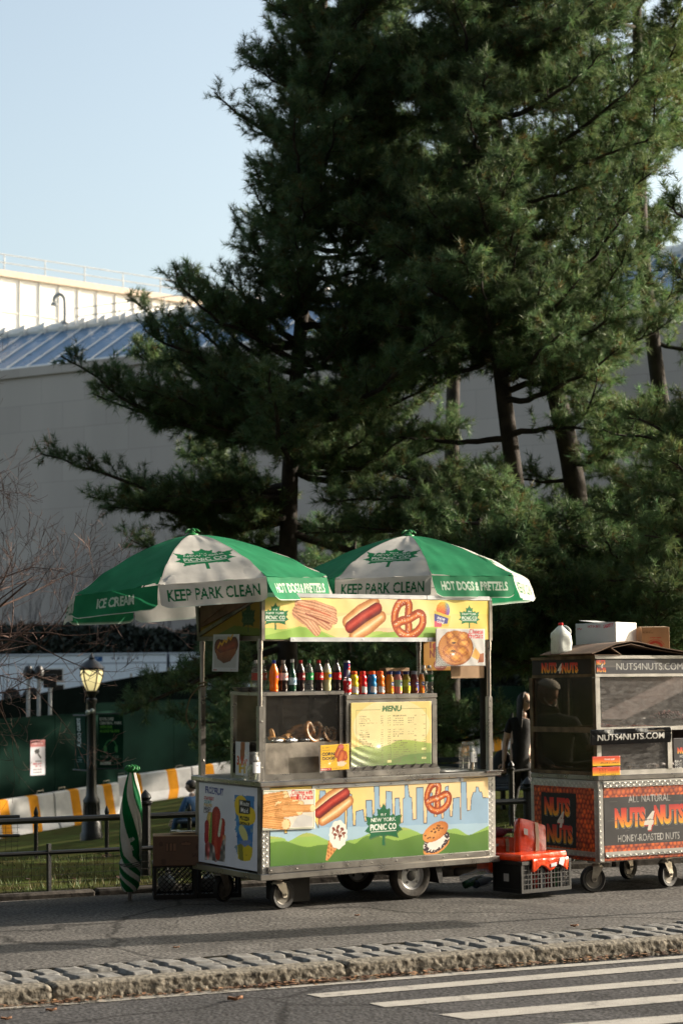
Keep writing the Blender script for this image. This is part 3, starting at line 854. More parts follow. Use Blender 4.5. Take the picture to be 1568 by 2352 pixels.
# ================================================================ MIDDLE GROUND
def on_lawn(px, py=None, Y=None):
    if Y is not None:
        d = ray(px, 1500); x = d[0] / d[1] * Y
        return np.array([x, Y, float(lawn_z(x, Y))])
    Ys = np.linspace(15, 84, 1400); d = ray(px, py)
    P = np.array([0, 0, CH])[None] + d[None] * (Ys / d[1])[:, None]
    i = np.argmax(P[:, 2] <= lawn_z(P[:, 0], P[:, 1]))
    return np.array([P[i, 0], P[i, 1], float(lawn_z(P[i, 0], P[i, 1]))])
def frame(o, ux):
    ux = nz([ux[0], ux[1], 0]); 
    return Matrix(((ux[0], -ux[1], 0, o[0]), (ux[1], ux[0], 0, o[1]), (0, 0, 1, o[2]), (0, 0, 0, 1)))

WHITEB = M_('barrier_white', (.58, .57, .55), rough=.95, spec=.05, var=.12, scale=3)
ORANGE = M_('barrier_orange', (.60, .25, .02), rough=.95, spec=.05, var=.1, scale=4)
def barrier(a, b, label, seed):
    q = random.Random(seed)
    a = np.array(a); b = np.array(b); L = float(np.linalg.norm(b - a))
    e = (b - a) / L; side = nz([-e[1], e[0], 0])
    t = thing('concrete_barrier', label, 'barrier', loc=tuple(a), group='striped concrete barriers below the green hoarding')
    prof = [(-.30, 0), (-.30, .08), (-.14, .30), (-.09, .80), (-.05, .83), (.05, .83), (.09, .80), (.14, .30), (.30, .08), (.30, 0)]
    xs = [(0.02, 0)]; x = q.uniform(.2, .5)
    while x < L - .5: xs += [(x, 1), (x + .3, 0)]; x += q.uniform(.9, 1.2)
    mb = MB()
    for i, (x0, k) in enumerate(xs):
        x1 = xs[i + 1][0] if i + 1 < len(xs) else L - .03
        P0, P1 = [], []
        for (y, z) in prof:
            sl = lambda x: (x + (.22 * math.sin(z * 3.2) if .03 < x < L - .05 else 0))
            P0.append(e * sl(x0) + side * y + np.array([0, 0, z])); P1.append(e * sl(x1) + side * y + np.array([0, 0, z]))
        n = len(prof)
        mb.add(P0 + P1, [(j, j + 1, n + j + 1, n + j) for j in range(n - 1)], k)
        if i == 0: mb.add(P0, [tuple(range(n))], k)
        if i == len(xs) - 1: mb.add(P1, [tuple(range(n - 1, -1, -1))], k)
    mb.build('body', [WHITEB, ORANGE], t, smooth=0)
    for u in (.35, L - .35):
        m2 = MB(); p = e * u + np.array([0, 0, .83]); m2.tube([p - e * .1, p - e * .1 + np.array([0, 0, .07]), p + e * .1 + np.array([0, 0, .07]), p + e * .1], .012, 5); m2.build('lifting_loop', STEELD, t)
    return t
B0 = on_lawn(-210, Y=39.6); B1 = on_lawn(0, Y=42); B2 = on_lawn(268, Y=45)
pts = [B0 + (B2 - B0) * k for k in (0, .33, .66, 1.0)]
labs = ['white concrete barrier with orange stripes, half cut off by the left edge', 'white concrete barrier with orange stripes standing left of the lamp post', 'white and orange barrier behind the foot of the lamp post']
for i in range(3):
    p, q = pts[i].copy(), pts[i + 1].copy()
    for r in (p, q): r[2] = float(lawn_z(r[0], r[1])) - .03
    barrier(p, q, labs[i], i + 3)
C0 = on_lawn(252, Y=53); C1 = on_lawn(1240, Y=61)
labs = ['striped barrier between the lamp post and the closed umbrella', 'striped barrier farther back just right of the closed umbrella', 'striped barrier seen beside the left post of the green cart', 'striped barrier mostly hidden behind the food cart', 'striped barrier behind the tip jar at the cart\'s right end', 'striped barrier behind the walking person']
for i in range(6):
    p, q = C0 + (C1 - C0) * i / 6, C0 + (C1 - C0) * (i + 1) / 6
    for r in (p, q): r[2] = float(lawn_z(r[0], r[1])) - .03
    barrier(p, q, labs[i], i + 20)
HG = M_('hoarding_green', (.008, .026, .019), rough=.95, var=.3, scale=.8, spec=.03)
def hoarding(a, b, z0, z1a, z1b, label):
    a = np.array(a); b = np.array(b); L = float(np.linalg.norm((b - a)[:2]))
    t = thing('plywood_hoarding', label, 'hoarding', mat=frame((a[0], a[1], 0), b - a))
    n = max(1, round(L / 2.4)); mb = MB(); mp = MB()
    for i in range(n):
        u0, u1 = L * i / n + .006, L * (i + 1) / n - .006
        za, zb = z1a + (z1b - z1a) * i / n, z1a + (z1b - z1a) * (i + 1) / n
        mb.prism([(u0, 0, z0), (u1, 0, z0), (u1, 0, zb), (u0, 0, za)], (0, .03, 0))
        mp.box((u0 - .05, .03, z0 - .7), (u0 + .05, .12, za))
    for k in (.3, .85): mp.box((0, .031, z0 + (z1a - z0) * k - .05), (L, .10, z0 + (z1a - z0) * k + .05))
    mb.build('board', HG, t, smooth=0); mp.build('stud', M_('timber', (.28, .2, .12), rough=.8), t, smooth=0)
    return t
off = np.array([0, .36, 0])
hoarding(B0 + off, B2 + off, -.85, 1.0, 1.22, 'dark green plywood hoarding on the left carrying a red and white warning sign')
hoarding(C0 + off + np.array([-.6, .1, 0]), C1 + off, -.75, 1.35, 1.75, 'long dark green hoarding running behind the food cart')
# sign on the near hoarding
a = at(70, 1782, 0); 
def on_line(px, py, A, Bv, fwd=0.0):
    """point seen at a pixel on the upright plane through ground points A, Bv"""
    n = nz(np.cross([Bv[0] - A[0], Bv[1] - A[1], 0], [0, 0, 1])); d = ray(px, py); o = np.array([0, 0, CH])
    k = ((np.array([A[0], A[1], 0]) + n * fwd - o) @ n) / (d @ n)
    return o + d * k
hA, hB = B0 + off, B2 + off
p0, p1, p2 = on_line(70, 1782, hA, hB, .012), on_line(104, 1780, hA, hB, .012), on_line(71, 1700, hA, hB, .012)
w_, h_ = float(np.linalg.norm(p1 - p0)), float(np.linalg.norm(p2 - p0))
def art(p):
    p.rect(0, h_ * .8, w_, h_, (206, 120, 120))
    p.text('DANGER', w_ / 2, h_ * .86, h_ * .07, (240, 225, 225), w=w_ * .7)
    p.ell(w_ * .45, h_ * .68, w_ * .17, h_ * .06, (30, 30, 34)); p.poly([(w_ * .3, h_ * .7), (w_ * .62, h_ * .76), (w_ * .6, h_ * .64), (w_ * .35, h_ * .6)], (30, 30, 34))
    p.line([(w_ * .52, h_ * .6), (w_ * .7, h_ * .49)], w_ * .045, (30, 30, 34))
    for k, (y, c) in enumerate(((.40, (60, 60, 66)), (.33, (190, 70, 80)), (.26, (190, 60, 70)), (.17, (50, 50, 56)), (.09, (40, 40, 46)))):
        p.scrawl(w_ * .2, h_ * (y - .02), w_ * .6, h_ * .04, c, 4)
tag(panel('warning_sign', None, PRINT, p0, p1 - p0, (0, 0, 1), w_, h_, .012, art, base=(206, 204, 212)), 'white hard-hat warning sign with a red top on the hoarding', 'sign')
# fabric-covered site fence, trailers
t = thing('mesh_fence', 'black fabric covered site fence sloping in front of the white trailers', 'fence')
P = [on_lawn(-80, Y=66), on_lawn(470, Y=74)]
q0, q1 = at(-80, 1622, 66), at(470, 1526, 74)
mb = MB(); mb.prism([P[0] - [0, 0, .3], P[1] - [0, 0, .3], q1, q0], (0, .06, 0)); mb.build('fabric', M_('black_mesh', (.006, .010, .009), rough=1, spec=.0, var=.2, scale=2), t, smooth=0)
mb = MB()
for k in np.linspace(0, 1, 7):
    a, b = P[0] + (P[1] - P[0]) * k, q0 + (q1 - q0) * k
    mb.tube([a + [0, .12, -.3], b + [0, .12, .15]], .04, 6)
mb.build('post', STEELD, t)
TRW = M_('trailer_white', (.50, .54, .60), rough=.45, var=.06, scale=.6)
TRD = M_('trailer_window', (.02, .018, .016), rough=.2)
def trailer(px0, px1, label, seed):
    a = at(px0, 1560, 92); b = at(px1, 1560, 92); L = b[0] - a[0]
    t = thing('site_trailer', label, 'trailer', loc=(a[0], 92, 1.2), group='white site trailers on the terrace')
    H = 2.17
    def art(p):
        p.rect(0, H - .42, L, H - .39, (120, 128, 140))
        for k in np.arange(.6, L, 1.22): p.rect(k, .1, k + .02, H - .45, (150, 158, 168))
        for dx in (3.6, 12.5):
            if L - dx < 0: continue
            x = L - dx
            p.rect(x, H - .33, x + .5, H - .06, (28, 84, 140)); p.text('WS', x + .25, H - .25, .12, (200, 220, 240))
            p.text('800.782.1500 \u00b7 WILLSCOT.COM', x + .7, H - .25, .14, (70, 82, 104), w=1.5, al='l', bold=.01)
    panel('side_wall', t, M_('trailer_paint', (1, 1, 1), rough=.45, attr=True, var=.05), (0, 0, .1), (1, 0, 0), (0, 0, 1), L - .06, H, .05, art, base=(226, 232, 240), thick=.04)
    mb = MB(); mb.box((0, .05, .1), (L - .06, 3, H + .1)); mb.box((-.03, -.06, H + .1), (L - .03, 3.05, H + .18)); mb.build('shell', TRW, t, smooth=0)
    def win(x0, x1, y0, y1, n):
        P0, P1 = at(x0, y1, 92), at(x1, y0, 92)
        f = MB(); f.box((P0[0] - a[0] - .05, -.04, P0[2] - 1.25), (P1[0] - a[0] + .05, -.003, P1[2] - 1.15)); fo = f.build(n, FR, t, smooth=0)
        f = MB(); f.box((P0[0] - a[0], -.06, P0[2] - 1.2), (P1[0] - a[0], -.042, P1[2] - 1.2)); f.build('pane', TRD, fo, smooth=0)
    if seed == 0: win(93, 144, 1537, 1564, 'window'); win(117, 147, 1573, 1604, 'door')
    else: win(px0 + 120, px0 + 170, 1537, 1562, 'window')
    for k in (.35, .42):
        w_ = MB(); w_.lathe([(.02, -.1), (.36, -.1), (.4, -.05), (.4, .05), (.36, .1), (.02, .1)], 16, (L * k if seed else (at(28, 1600, 92)[0] - a[0] + (k - .35) * 13), -.02, .36), 'y'); w_.build('wheel', RUBBER, t)
    return t
trailer(-140, 386, 'white site trailer with a dark window and door behind the lamp post', 0)
trailer(390, 700, 'second white site trailer with a blue logo beside the cart post', 1)
# three pale meter posts behind the hoarding
for i, px in enumerate((66, 90, 116)):
    c = on_lawn(px, Y=58); tp = at(px, 1560 if i < 2 else 1572, 58)[2]
    t = thing('meter_post', ['pale post with a dark head, leftmost of three behind the hoarding', 'pale post with a dark head, middle of three behind the hoarding', 'pale post with a square dark sign, rightmost of three behind the hoarding'][i], 'post', loc=tuple(c), group='posts behind the hoarding')
    h_ = tp - c[2]
    mb = MB(); mb.tube([(0, 0, -.1), (0, 0, h_)], .055, 8); mb.build('pole', M_('pale_post', (.42, .42, .42), rough=.5), t)
    mb = MB()
    if i < 2: mb.lathe([(.03, h_ - .02), (.15, h_ + .05), (.16, h_ + .25), (.1, h_ + .38), (.01, h_ + .42)], 12)
    else: mb.box((-.2, -.06, h_ - .1), (.2, .0, h_ + .3), 0, .02)
    mb.build('head', DARK, t)

# ---------------------------------------------------------------- park lamp with two banners
LY = 36.0; LS = LY / F
lb = on_lawn(211, Y=LY)
LZ = lambda y: (at(208, y, LY)[2] - lb[2])
def park_lamp(mat, label, lit=True):
    t = thing('street_lamp', label, 'lamp', mat=mat)
    mb = MB()
    mb.lathe([(.21, -.05), (.21, .10), (.185, .14), (.18, .30), (.15, .36), (.14, .62), (.155, .66), (.155, .72), (.105, .80), (.095, .95), (.085, 1.3), (.09, 1.34), (.085, 1.36), (.075, LZ(1620)), (.10, LZ(1612)), (.10, LZ(1606)), (.06, LZ(1603)), (.085, LZ(1596)), (.13, LZ(1592)), (.14, LZ(1588)), (.10, LZ(1586))], 16)
    for k in range(8):
        a = k * PI / 4; mb.tube([(.145 * math.cos(a), .145 * math.sin(a), .34), (.138 * math.cos(a), .138 * math.sin(a), .64)], .018, 5)
    post = mb.build('post', IRON, t)
    z0, z1 = LZ(1587), LZ(1537)
    h = z1 - z0
    gl = MB(); gl.lathe([(.085, z0), (.12, z0 + h * .15), (.165, z0 + h * .4), (.198, z0 + h * .68), (.205, z0 + h * .85), (.19, z1)], 20)
    m, N, Lk, p = node_mat('lamp_glass') if 'lamp_glass' not in MAT else (MAT['lamp_glass'], None, None, None)
    if N is not None:
        p.inputs['Base Color'].default_value = (.55, .48, .26, 1); p.inputs['Roughness'].default_value = .4
        tc = N.new('ShaderNodeTexCoord'); sp = N.new('ShaderNodeSeparateXYZ'); Lk.new(tc.outputs['Object'], sp.inputs[0])
        mr = N.new('ShaderNodeMapRange'); mr.inputs[1].default_value = z0; mr.inputs[2].default_value = z1; mr.inputs[3].default_value = .22; mr.inputs[4].default_value = .46
        Lk.new(sp.outputs[2], mr.inputs[0]); Lk.new(mr.outputs[0], p.inputs['Emission Strength']); p.inputs['Emission Color'].default_value = (1.0, .82, .38, 1)
    lan = gl.build('lantern_glass', m, t)
    if lit:
        bl = MB(); bl.sphere((0, 0, z1 - .03), .085, 12, 8); bl.build('bulb', M_('lit_bulb', (.9, .8, .5), emit=(1, .85, .42), es=2.2), lan)
    cg = MB()
    for k in range(5):
        a = k * 2 * PI / 5 + .32; c, s = math.cos(a), math.sin(a)
        cg.tube([(r * c, r * s, z) for r, z in ((.09, z0), (.128, z0 + h * .15), (.173, z0 + h * .4), (.206, z0 + h * .68), (.212, z0 + h * .85), (.2, z1))], .013, 5)
        # tulip arcs
        b2 = a + PI / 5; am = []
        for f in np.linspace(-1, 1, 7):
            aa = b2 + f * PI / 5; am.append((.212 * math.cos(aa), .212 * math.sin(aa), z1 - .02 - .11 * (1 - abs(f)) ** .6))
        cg.tube(am, .012, 5)
    cg.lathe([(.215, z1 - .02), (.225, z1), (.215, z1 + .02)], 20); cg.build('lantern_frame', IRON, lan)
    cp = MB(); cp.lathe([(.235, z1), (.24, z1 + .02), (.215, z1 + .05), (.15, z1 + .12), (.07, z1 + .17), (.05, z1 + .19), (.06, z1 + .21), (.03, z1 + .24), (.008, z1 + .30)], 18); cp.build('cap', IRON, t)
    return t
lampT = park_lamp(Matrix.Translation(lb), 'black park lamp with a lit yellow lantern and two green banners')
BG = (20, 62, 48)
def banner(x0, x1, y0, y1, yaw, label, art):
    """x0..x1 in picture units at the post's distance"""
    A = at(x0, y1, LY); Bq = at(x1, y0, LY); w_ = abs(Bq[0] - A[0]) / math.cos(yaw); h_ = Bq[2] - A[2]
    inner = lb + np.array([.085 if x0 > 205 else -.085, -.02, 0])
    sgn = 1 if x0 > 205 else -1
    e = np.array([math.cos(yaw) * sgn, math.sin(yaw), 0])
    t = thing('banner', label, 'banner', loc=(inner[0], inner[1], A[2]), group='green banners on the park lamp')
    ux = e if sgn > 0 else -e
    o = e * .04 if sgn > 0 else e * (w_ + .04)
    panel('cloth', t, FABRIC, o, ux, (0, 0, 1), w_, h_, .007, lambda p: art(p, w_, h_), base=BG, wob=lambda x, y: .012 * np.sin(y * 7 / h_ + x * 4), thick=.003)
    mb = MB()
    for z in (h_ + .015, -.015): mb.tube([-e * .04 + [0, 0, z], e * (w_ + .1) + [0, 0, z]], .014, 6)
    mb.build('bracket', IRON, t)
    mb = MB(); mb.sphere(tuple(-e * .06 + np.array([0, -.08, h_ + .07])), .045, 10, 8); mb.build('finial', M_('pale_ball', (.4, .45, .42), rough=.4), t)
def artR(p, w, h):
    p.text('EXPLORE', w * .06, h * .89, h * .055, (235, 240, 238), w=w * .55, al='l', bold=.03)
    p.text('CENTRAL PARK', w * .06, h * .815, h * .055, (235, 240, 238), w=w * .88, al='l', bold=.03)
    p.text('WITH OUR', w * .06, h * .74, h * .055, (120, 200, 80), w=w * .5, al='l', bold=.03)
    p.text('AUDIO GUIDE', w * .06, h * .665, h * .055, (120, 200, 80), w=w * .78, al='l', bold=.03)
    c = (80, 150, 96)
    a = np.linspace(0, PI, 14); p.line([(w * .5 + w * .24 * math.cos(k), h * .36 + h * .16 * math.sin(k)) for k in a], .008, c)
    for s in (-1, 1): p.line([(w * (.5 + s * .24), h * .30), (w * (.5 + s * .24), h * .40)], .018, c); p.line([(w * (.5 + s * .19), h * .31), (w * (.5 + s * .19), h * .39)], .014, c)
    for y in (.215, .19): p.scrawl(w * .08, h * y, w * .75, h * .013, (150, 170, 160), 9)
    p.rect(w * .08, h * .06, w * .5, h * .11, (220, 230, 225)); p.text('CENTRAL PARK', w * .29, h * .075, h * .02, BG, w=w * .36)
    p.scrawl(w * .56, h * .08, w * .3, h * .02, (130, 150, 140), 4)
def artL(p, w, h):
    p.text('AUDIO GUIDE', w * .52, h * .42, w * .34, (240, 245, 245), w=h * .54, rot=PI / 2, bold=.03, al='l')
    p.scrawl(w * .2, h * .22, w * .6, h * .014, (120, 150, 140), 4)
    for y in (.17, .13): p.scrawl(w * .25, h * y, w * .5, h * .02, (130, 160, 160), 3)
banner(221, 278, 1641, 1764, .12, 'wide green banner with headphones right of the lamp post', artR)
banner(168, 199, 1645, 1768, .95, 'narrow green banner turned sideways left of the lamp post', artL)
# the long pavement shadow comes from the unseen board past the right edge

# ---------------------------------------------------------------- park fences
def rail_fence(label, t_, s0, s1, zr, ztop, r, posts, wire=None, name='iron_fence', pr=.03, finial=True):
    def g(s): x, y, _ = road(s, t_); return np.array([x, y, max(0.0, float(lawn_z(x, y))) if t_ < 6 else float(lawn_z(x, y))])
    o = g(s0)
    t = thing(name, label, 'fence', loc=tuple(o))
    for z in zr:
        mb = MB(); mb.tube([g(s) - o + [0, 0, z] for s in np.linspace(s0, s1, 14)], r, 8); mb.build('rail', IRON, t)
    for s, lean in posts:
        mb = MB(); p = g(s) - o
        if finial:
            mb.tube([p + [0, 0, -.1], p + [0, 0, ztop - .07]], pr, 10)
            mb.lathe([(pr, -.02), (pr * 1.35, 0), (pr * 1.35, .015), (pr * .8, .025), (pr * 1.15, .05), (pr * .9, .075), (.004, .115)], 10, tuple(p + [0, 0, ztop - .09]))
        else: mb.tube([p + [0, 0, -.1], p + [lean, 0, ztop]], pr, 4)
        mb.build('post', IRON, t)
    if wire:
        mb = MB(); z0, z1, sp = wire
        for s in np.arange(s0, s1, sp): mb.tube([g(s) - o + [0, 0, z0], g(s) - o + [rnd.gauss(0, .004), 0, z1]], .0016, 3, cap=False)
        for z in np.arange(z0, z1, sp * .75): mb.tube([g(s) - o + [0, 0, z + .008 * math.sin(s * 3)] for s in np.linspace(s0, s1, 30)], .0016, 3, cap=False)
        mb.build('wire_mesh', M_('wire', (.06, .05, .04), rough=.5, metal=.4), t)
    return t
def s_at(px, t_):
    d = ray(px, 1500); r = d[0] / d[1]
    # X = r Y, and (X-K0x)*RN0+(Y-K0y)*RN1 = t
    Y = (t_ + K0 @ RN) / (r * RN[0] + RN[1]); return to_st(r * Y, Y)[0]
T1 = TL + .0
rail_fence('low black mesh fence with one rail along the pavement edge', T1, -4.5, 9.5, (.30,), .37, .018, [(s_at(x, T1), rnd.uniform(-.08, .02)) for x in (-160, 115, 390, 640, 1000, 1180, 1480)], (.02, .30, .075), pr=.02, finial=False)
T2 = TL + .9
rail_fence('thick black pipe rail fence on round posts behind the carts', T2, -4.5, 10, (.50,), .70, .027, [(s_at(x, T2), 0) for x in (-330, 334, 770, 1205, 1560)], pr=.045)
T3 = 8.75
rail_fence('thin black double rail fence with wire mesh farther back', T3, -4.2, 2.6, (.24, .43), .50, .016, [(s_at(x, T3), 0) for x in (-90, 85, 246, 434, 620)], (.04, .42, .06), pr=.022)
T4 = 11.0
rail_fence('black double rail fence behind the walking person', T4, s_at(1160, T4), s_at(1160, T4) + 7, (.32, .68), .80, .02, [(s_at(1160, T4) + k, 0) for k in (.05, 2.0, 4.0, 6.0)], pr=.036)

# ---------------------------------------------------------------- benches behind
BL = M_('bench_slat', (.035, .055, .085), rough=.3, var=.15, scale=9)  # blue in the base colour stands for sky reflected on dark slats
def bench(px, Y, yaw, label, n):
    c = on_lawn(px, Y=Y)
    t = thing('park_bench', label, 'bench', mat=Matrix.Translation(c) @ Matrix.Rotation(yaw, 4, 'Z'), group='benches behind the fence')
    L = 2.0
    mb = MB()
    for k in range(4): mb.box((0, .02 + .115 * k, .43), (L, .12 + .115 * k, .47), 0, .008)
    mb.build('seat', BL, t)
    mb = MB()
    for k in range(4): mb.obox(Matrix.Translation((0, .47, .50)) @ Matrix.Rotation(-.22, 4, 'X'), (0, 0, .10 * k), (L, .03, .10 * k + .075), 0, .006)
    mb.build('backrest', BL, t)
    for u in (.1, L / 2, L - .1):
        mb = MB(); mb.box((u - .03, .05, -.05), (u + .03, .11, .43)); mb.box((u - .03, .42, -.05), (u + .03, .48, .5)); mb.box((u - .028, .06, .36), (u + .028, .47, .428)); mb.build('leg', IRON, t, smooth=0)
    return t
bench(1105, 26.2, .30, 'dark slatted bench with sky reflection put into its blue colour behind the walking person', 0)
bench(1010, 28.5, .34, 'dark slatted bench with sky reflection put into its blue colour, half hidden behind the food cart', 1)
# ================================================================ TREES
BARK = M_('pine_bark', (.050, .038, .029), rough=.95, var=.32, scale=5, bump=1.0, bscale=14, detail=9)
m, N, Lk, p = node_mat('pine_needles')
N.remove(p)
at_ = N.new('ShaderNodeAttribute'); at_.attribute_name = 'paint'
df = N.new('ShaderNodeBsdfDiffuse'); tl = N.new('ShaderNodeBsdfTranslucent'); gls = N.new('ShaderNodeBsdfGlossy'); gls.inputs['Roughness'].default_value = .45; gls.inputs[0].default_value = (.55, .6, .5, 1)
a_ = N.new('ShaderNodeMixShader'); a_.inputs[0].default_value = .40
b_ = N.new('ShaderNodeMixShader'); b_.inputs[0].default_value = .045
Lk.new(at_.outputs[0], df.inputs[0]); Lk.new(at_.outputs[0], tl.inputs[0])
Lk.new(df.outputs[0], a_.inputs[1]); Lk.new(tl.outputs[0], a_.inputs[2])
Lk.new(a_.outputs[0], b_.inputs[1]); Lk.new(gls.outputs[0], b_.inputs[2]); Lk.new(b_.outputs[0], N['Material Output'].inputs[0])
NEEDLE = m

class Pine:
    def __init__(s, seed, tint=(1, 1, 1), size=1.0):
        s.q = random.Random(seed); s.g = np.random.default_rng(seed)
        s.mb = MB(); s.P = []; s.D = []; s.S = []; s.T = []
        s.tint = np.array(tint); s.size = size
    def trunk(s, pts, r0, r1):
        s.tr = np.array(catmull(pts, 6)); n = len(s.tr)
        rr = [r0 + (r1 - r0) * (i / (n - 1)) ** .8 for i in range(n)]
        rr[0] *= 1.35; rr[1] *= 1.12
        s.mb.tube(s.tr, rr, 12)
    def on(s, z):
        t = s.tr; i = int(np.clip(np.searchsorted(t[:, 2], z), 1, len(t) - 1))
        f = np.clip((z - t[i - 1, 2]) / (t[i, 2] - t[i - 1, 2] + 1e-9), 0, 1)
        return t[i - 1] + (t[i] - t[i - 1]) * f
    def tufts(s, P, D, sz, tone):
        s.P.append(P); s.D.append(D); s.S.append(np.full(len(P), sz)); s.T.append(np.full(len(P), tone))
    def limb(s, p0, p1, r=.05, sag=.12, wid=1.0, dens=1.0, bare=.22, tone=None):
        q = s.q; p0 = np.asarray(p0, float); p1 = np.asarray(p1, float)
        ax = p1 - p0; L = float(np.linalg.norm(ax))
        if L < .15: return
        n = 14; ts = np.linspace(0, 1, n)
        jit = np.cumsum(s.g.normal(0, .018 * L, (n, 3)), 0) * .6; jit -= ts[:, None] * jit[-1]; jit -= (1 - ts)[:, None] * jit[0]
        C = p0 + ax * ts[:, None] + np.stack([0 * ts, 0 * ts, -sag * L * np.sin(PI * ts ** .85)], -1) + jit
        s.mb.tube(C, [r * (1 - .82 * t) for t in ts], 6, cap=False)
        tone = q.uniform(.75, 1.2) if tone is None else tone
        step = .085 / dens
        f = bare * q.uniform(.7, 1.3)
        side = 1
        while f < 1.0:
            x = f * (n - 1); i = min(int(x), n - 2); pt = C[i] + (C[i + 1] - C[i]) * (x - i)
            d = nz(C[i + 1] - C[i])
            lat = nz(np.cross(d, [0, 0, 1.0])) * side; side = -side
            up = np.cross(lat, d) * side
            el = q.gauss(.28, .55)
            fw = q.uniform(.45, 1.1)
            bd = nz(d * fw + lat * math.cos(el) + np.array([0, 0, 1.0]) * (math.sin(el) + .12))
            bl = wid * min(.95, (.22 + .36 * (1 - f) ** .7 * L * .55)) * q.uniform(.6, 1.3)
            s.spray(pt, bd, bl, tone * q.uniform(.8, 1.2))
            f += step / L * q.uniform(.7, 1.4)
        s.spray(C[-2], nz(C[-1] - C[-3] + [0, 0, .1 * L]), .28 * wid, tone)
    def spray(s, p, d, l, tone):
        q = s.q
        n = max(2, int(l / .045))
        bend = np.array([q.gauss(0, .1), q.gauss(0, .1), .22])
        t = np.linspace(.12, 1, n)[:, None]
        P = p + d * l * t + bend * l * t ** 2 * .6
        D = d + bend * 1.2 * t
        D = D + s.g.normal(0, .28, D.shape)
        s.tufts(P + s.g.normal(0, .012, P.shape), D, 1.0, tone)
        if l > .22: s.mb.tube([p, p + d * l * .55 + bend * l * .18, p + d * l + bend * l * .6], [.009, .006, .003], 3, cap=False)
        k = int(l / .085)
        for i in range(k):
            f = (i + .6) / (k + .3); pp = p + d * l * f + bend * l * f * f * .6
            e = nz(d * .8 + s.g.normal(0, .65, 3) + [0, 0, .15])
            sl = q.uniform(.10, .24) * (1.15 - .4 * f)
            m = max(2, int(sl / .045)); tt = np.linspace(.3, 1, m)[:, None]
            s.tufts(pp + e * sl * tt + s.g.normal(0, .012, (m, 3)), e + [0, 0, .25] + s.g.normal(0, .25, (m, 3)), 1.0, tone * q.uniform(.85, 1.15))
    def auto(s, z0, z1, n, prof, az=None, r=.045, **k):
        q = s.q
        for i in range(n):
            z = z0 + (z1 - z0) * (i + q.random()) / n
            a = q.uniform(0, 2 * PI) if az is None else q.uniform(*az)
            L = prof((z - z0) / (z1 - z0), a) * q.uniform(.65, 1.12)
            o = s.on(z)
            rise = q.uniform(.02, .32)
            tip = o + np.array([math.cos(a) * L, math.sin(a) * L, L * rise])
            s.limb(o, tip, r * (.5 + .25 * L), q.uniform(.05, .16), **k)
    def finish(s, name, label, group='pine trees behind the carts', K=15, nl=.118, nw=.0046):
        t = thing(name, label, 'tree', loc=tuple(s.tr[0]), group=group)
        o = s.tr[0]
        b = MB(); b.v = [(v[0] - o[0], v[1] - o[1], v[2] - o[2]) for v in s.mb.v]; b.f = s.mb.f; b.m = s.mb.m; b.n = s.mb.n
        b.build('trunk', BARK, t, smooth=60)
        P = np.vstack(s.P) - o; D = np.vstack(s.D); S = np.concatenate(s.S); T = np.concatenate(s.T)
        D /= np.linalg.norm(D, axis=1)[:, None]
        n = len(P); g = s.g
        ref = np.where(np.abs(D[:, 2:3]) < .9, np.array([[0, 0, 1.0]]), np.array([[1.0, 0, 0]]))
        A = np.cross(D, ref); A /= np.linalg.norm(A, axis=1)[:, None]; B = np.cross(D, A)
        ph = (np.arange(K) * 2.399)[None] + g.uniform(0, 6.3, (n, 1)) + g.normal(0, .25, (n, K))
        th = g.uniform(.20, 1.35, (n, K)); L = nl * s.size * g.uniform(.7, 1.2, (n, K)) * S[:, None]
        base = P[:, None] + D[:, None] * (g.uniform(-.02, .05, (n, K)) * s.size)[..., None]
        dr = D[:, None] * np.cos(th)[..., None] + (A[:, None] * np.cos(ph)[..., None] + B[:, None] * np.sin(ph)[..., None]) * np.sin(th)[..., None]
        sd = np.cross(dr, g.normal(0, 1, (n, K, 3))); sd /= np.linalg.norm(sd, axis=2)[..., None] + 1e-9
        w_ = (nw * s.size)
        tip = base + dr * L[..., None] + np.array([0, 0, -.008])
        V = np.stack([base - sd * w_, base + sd * w_, tip], 2).reshape(-1, 3)
        col = np.array([.096, .162, .076]) * s.tint
        old = g.random(n) < .06
        c = col * (T * g.uniform(.7, 1.3, n))[:, None]
        c = c * np.stack([g.uniform(.85, 1.35, n), np.ones(n), g.uniform(.7, 1.1, n)], -1)
        c[old] = np.array([.12, .085, .03]) * g.uniform(.6, 1.2, (old.sum(), 1))
        cc = np.repeat(c, K * 3, 0)
        ob = np_mesh('crown', V, np.arange(len(V)).reshape(-1, 3), NEEDLE, t, cols=cc)
        return len(V) // 3
def tp(px, py, Y): return at(px, py, Y)
def base_pt(px, Y):
    c = on_lawn(px, Y=Y); c[2] -= .15; return c
TRIS = 0
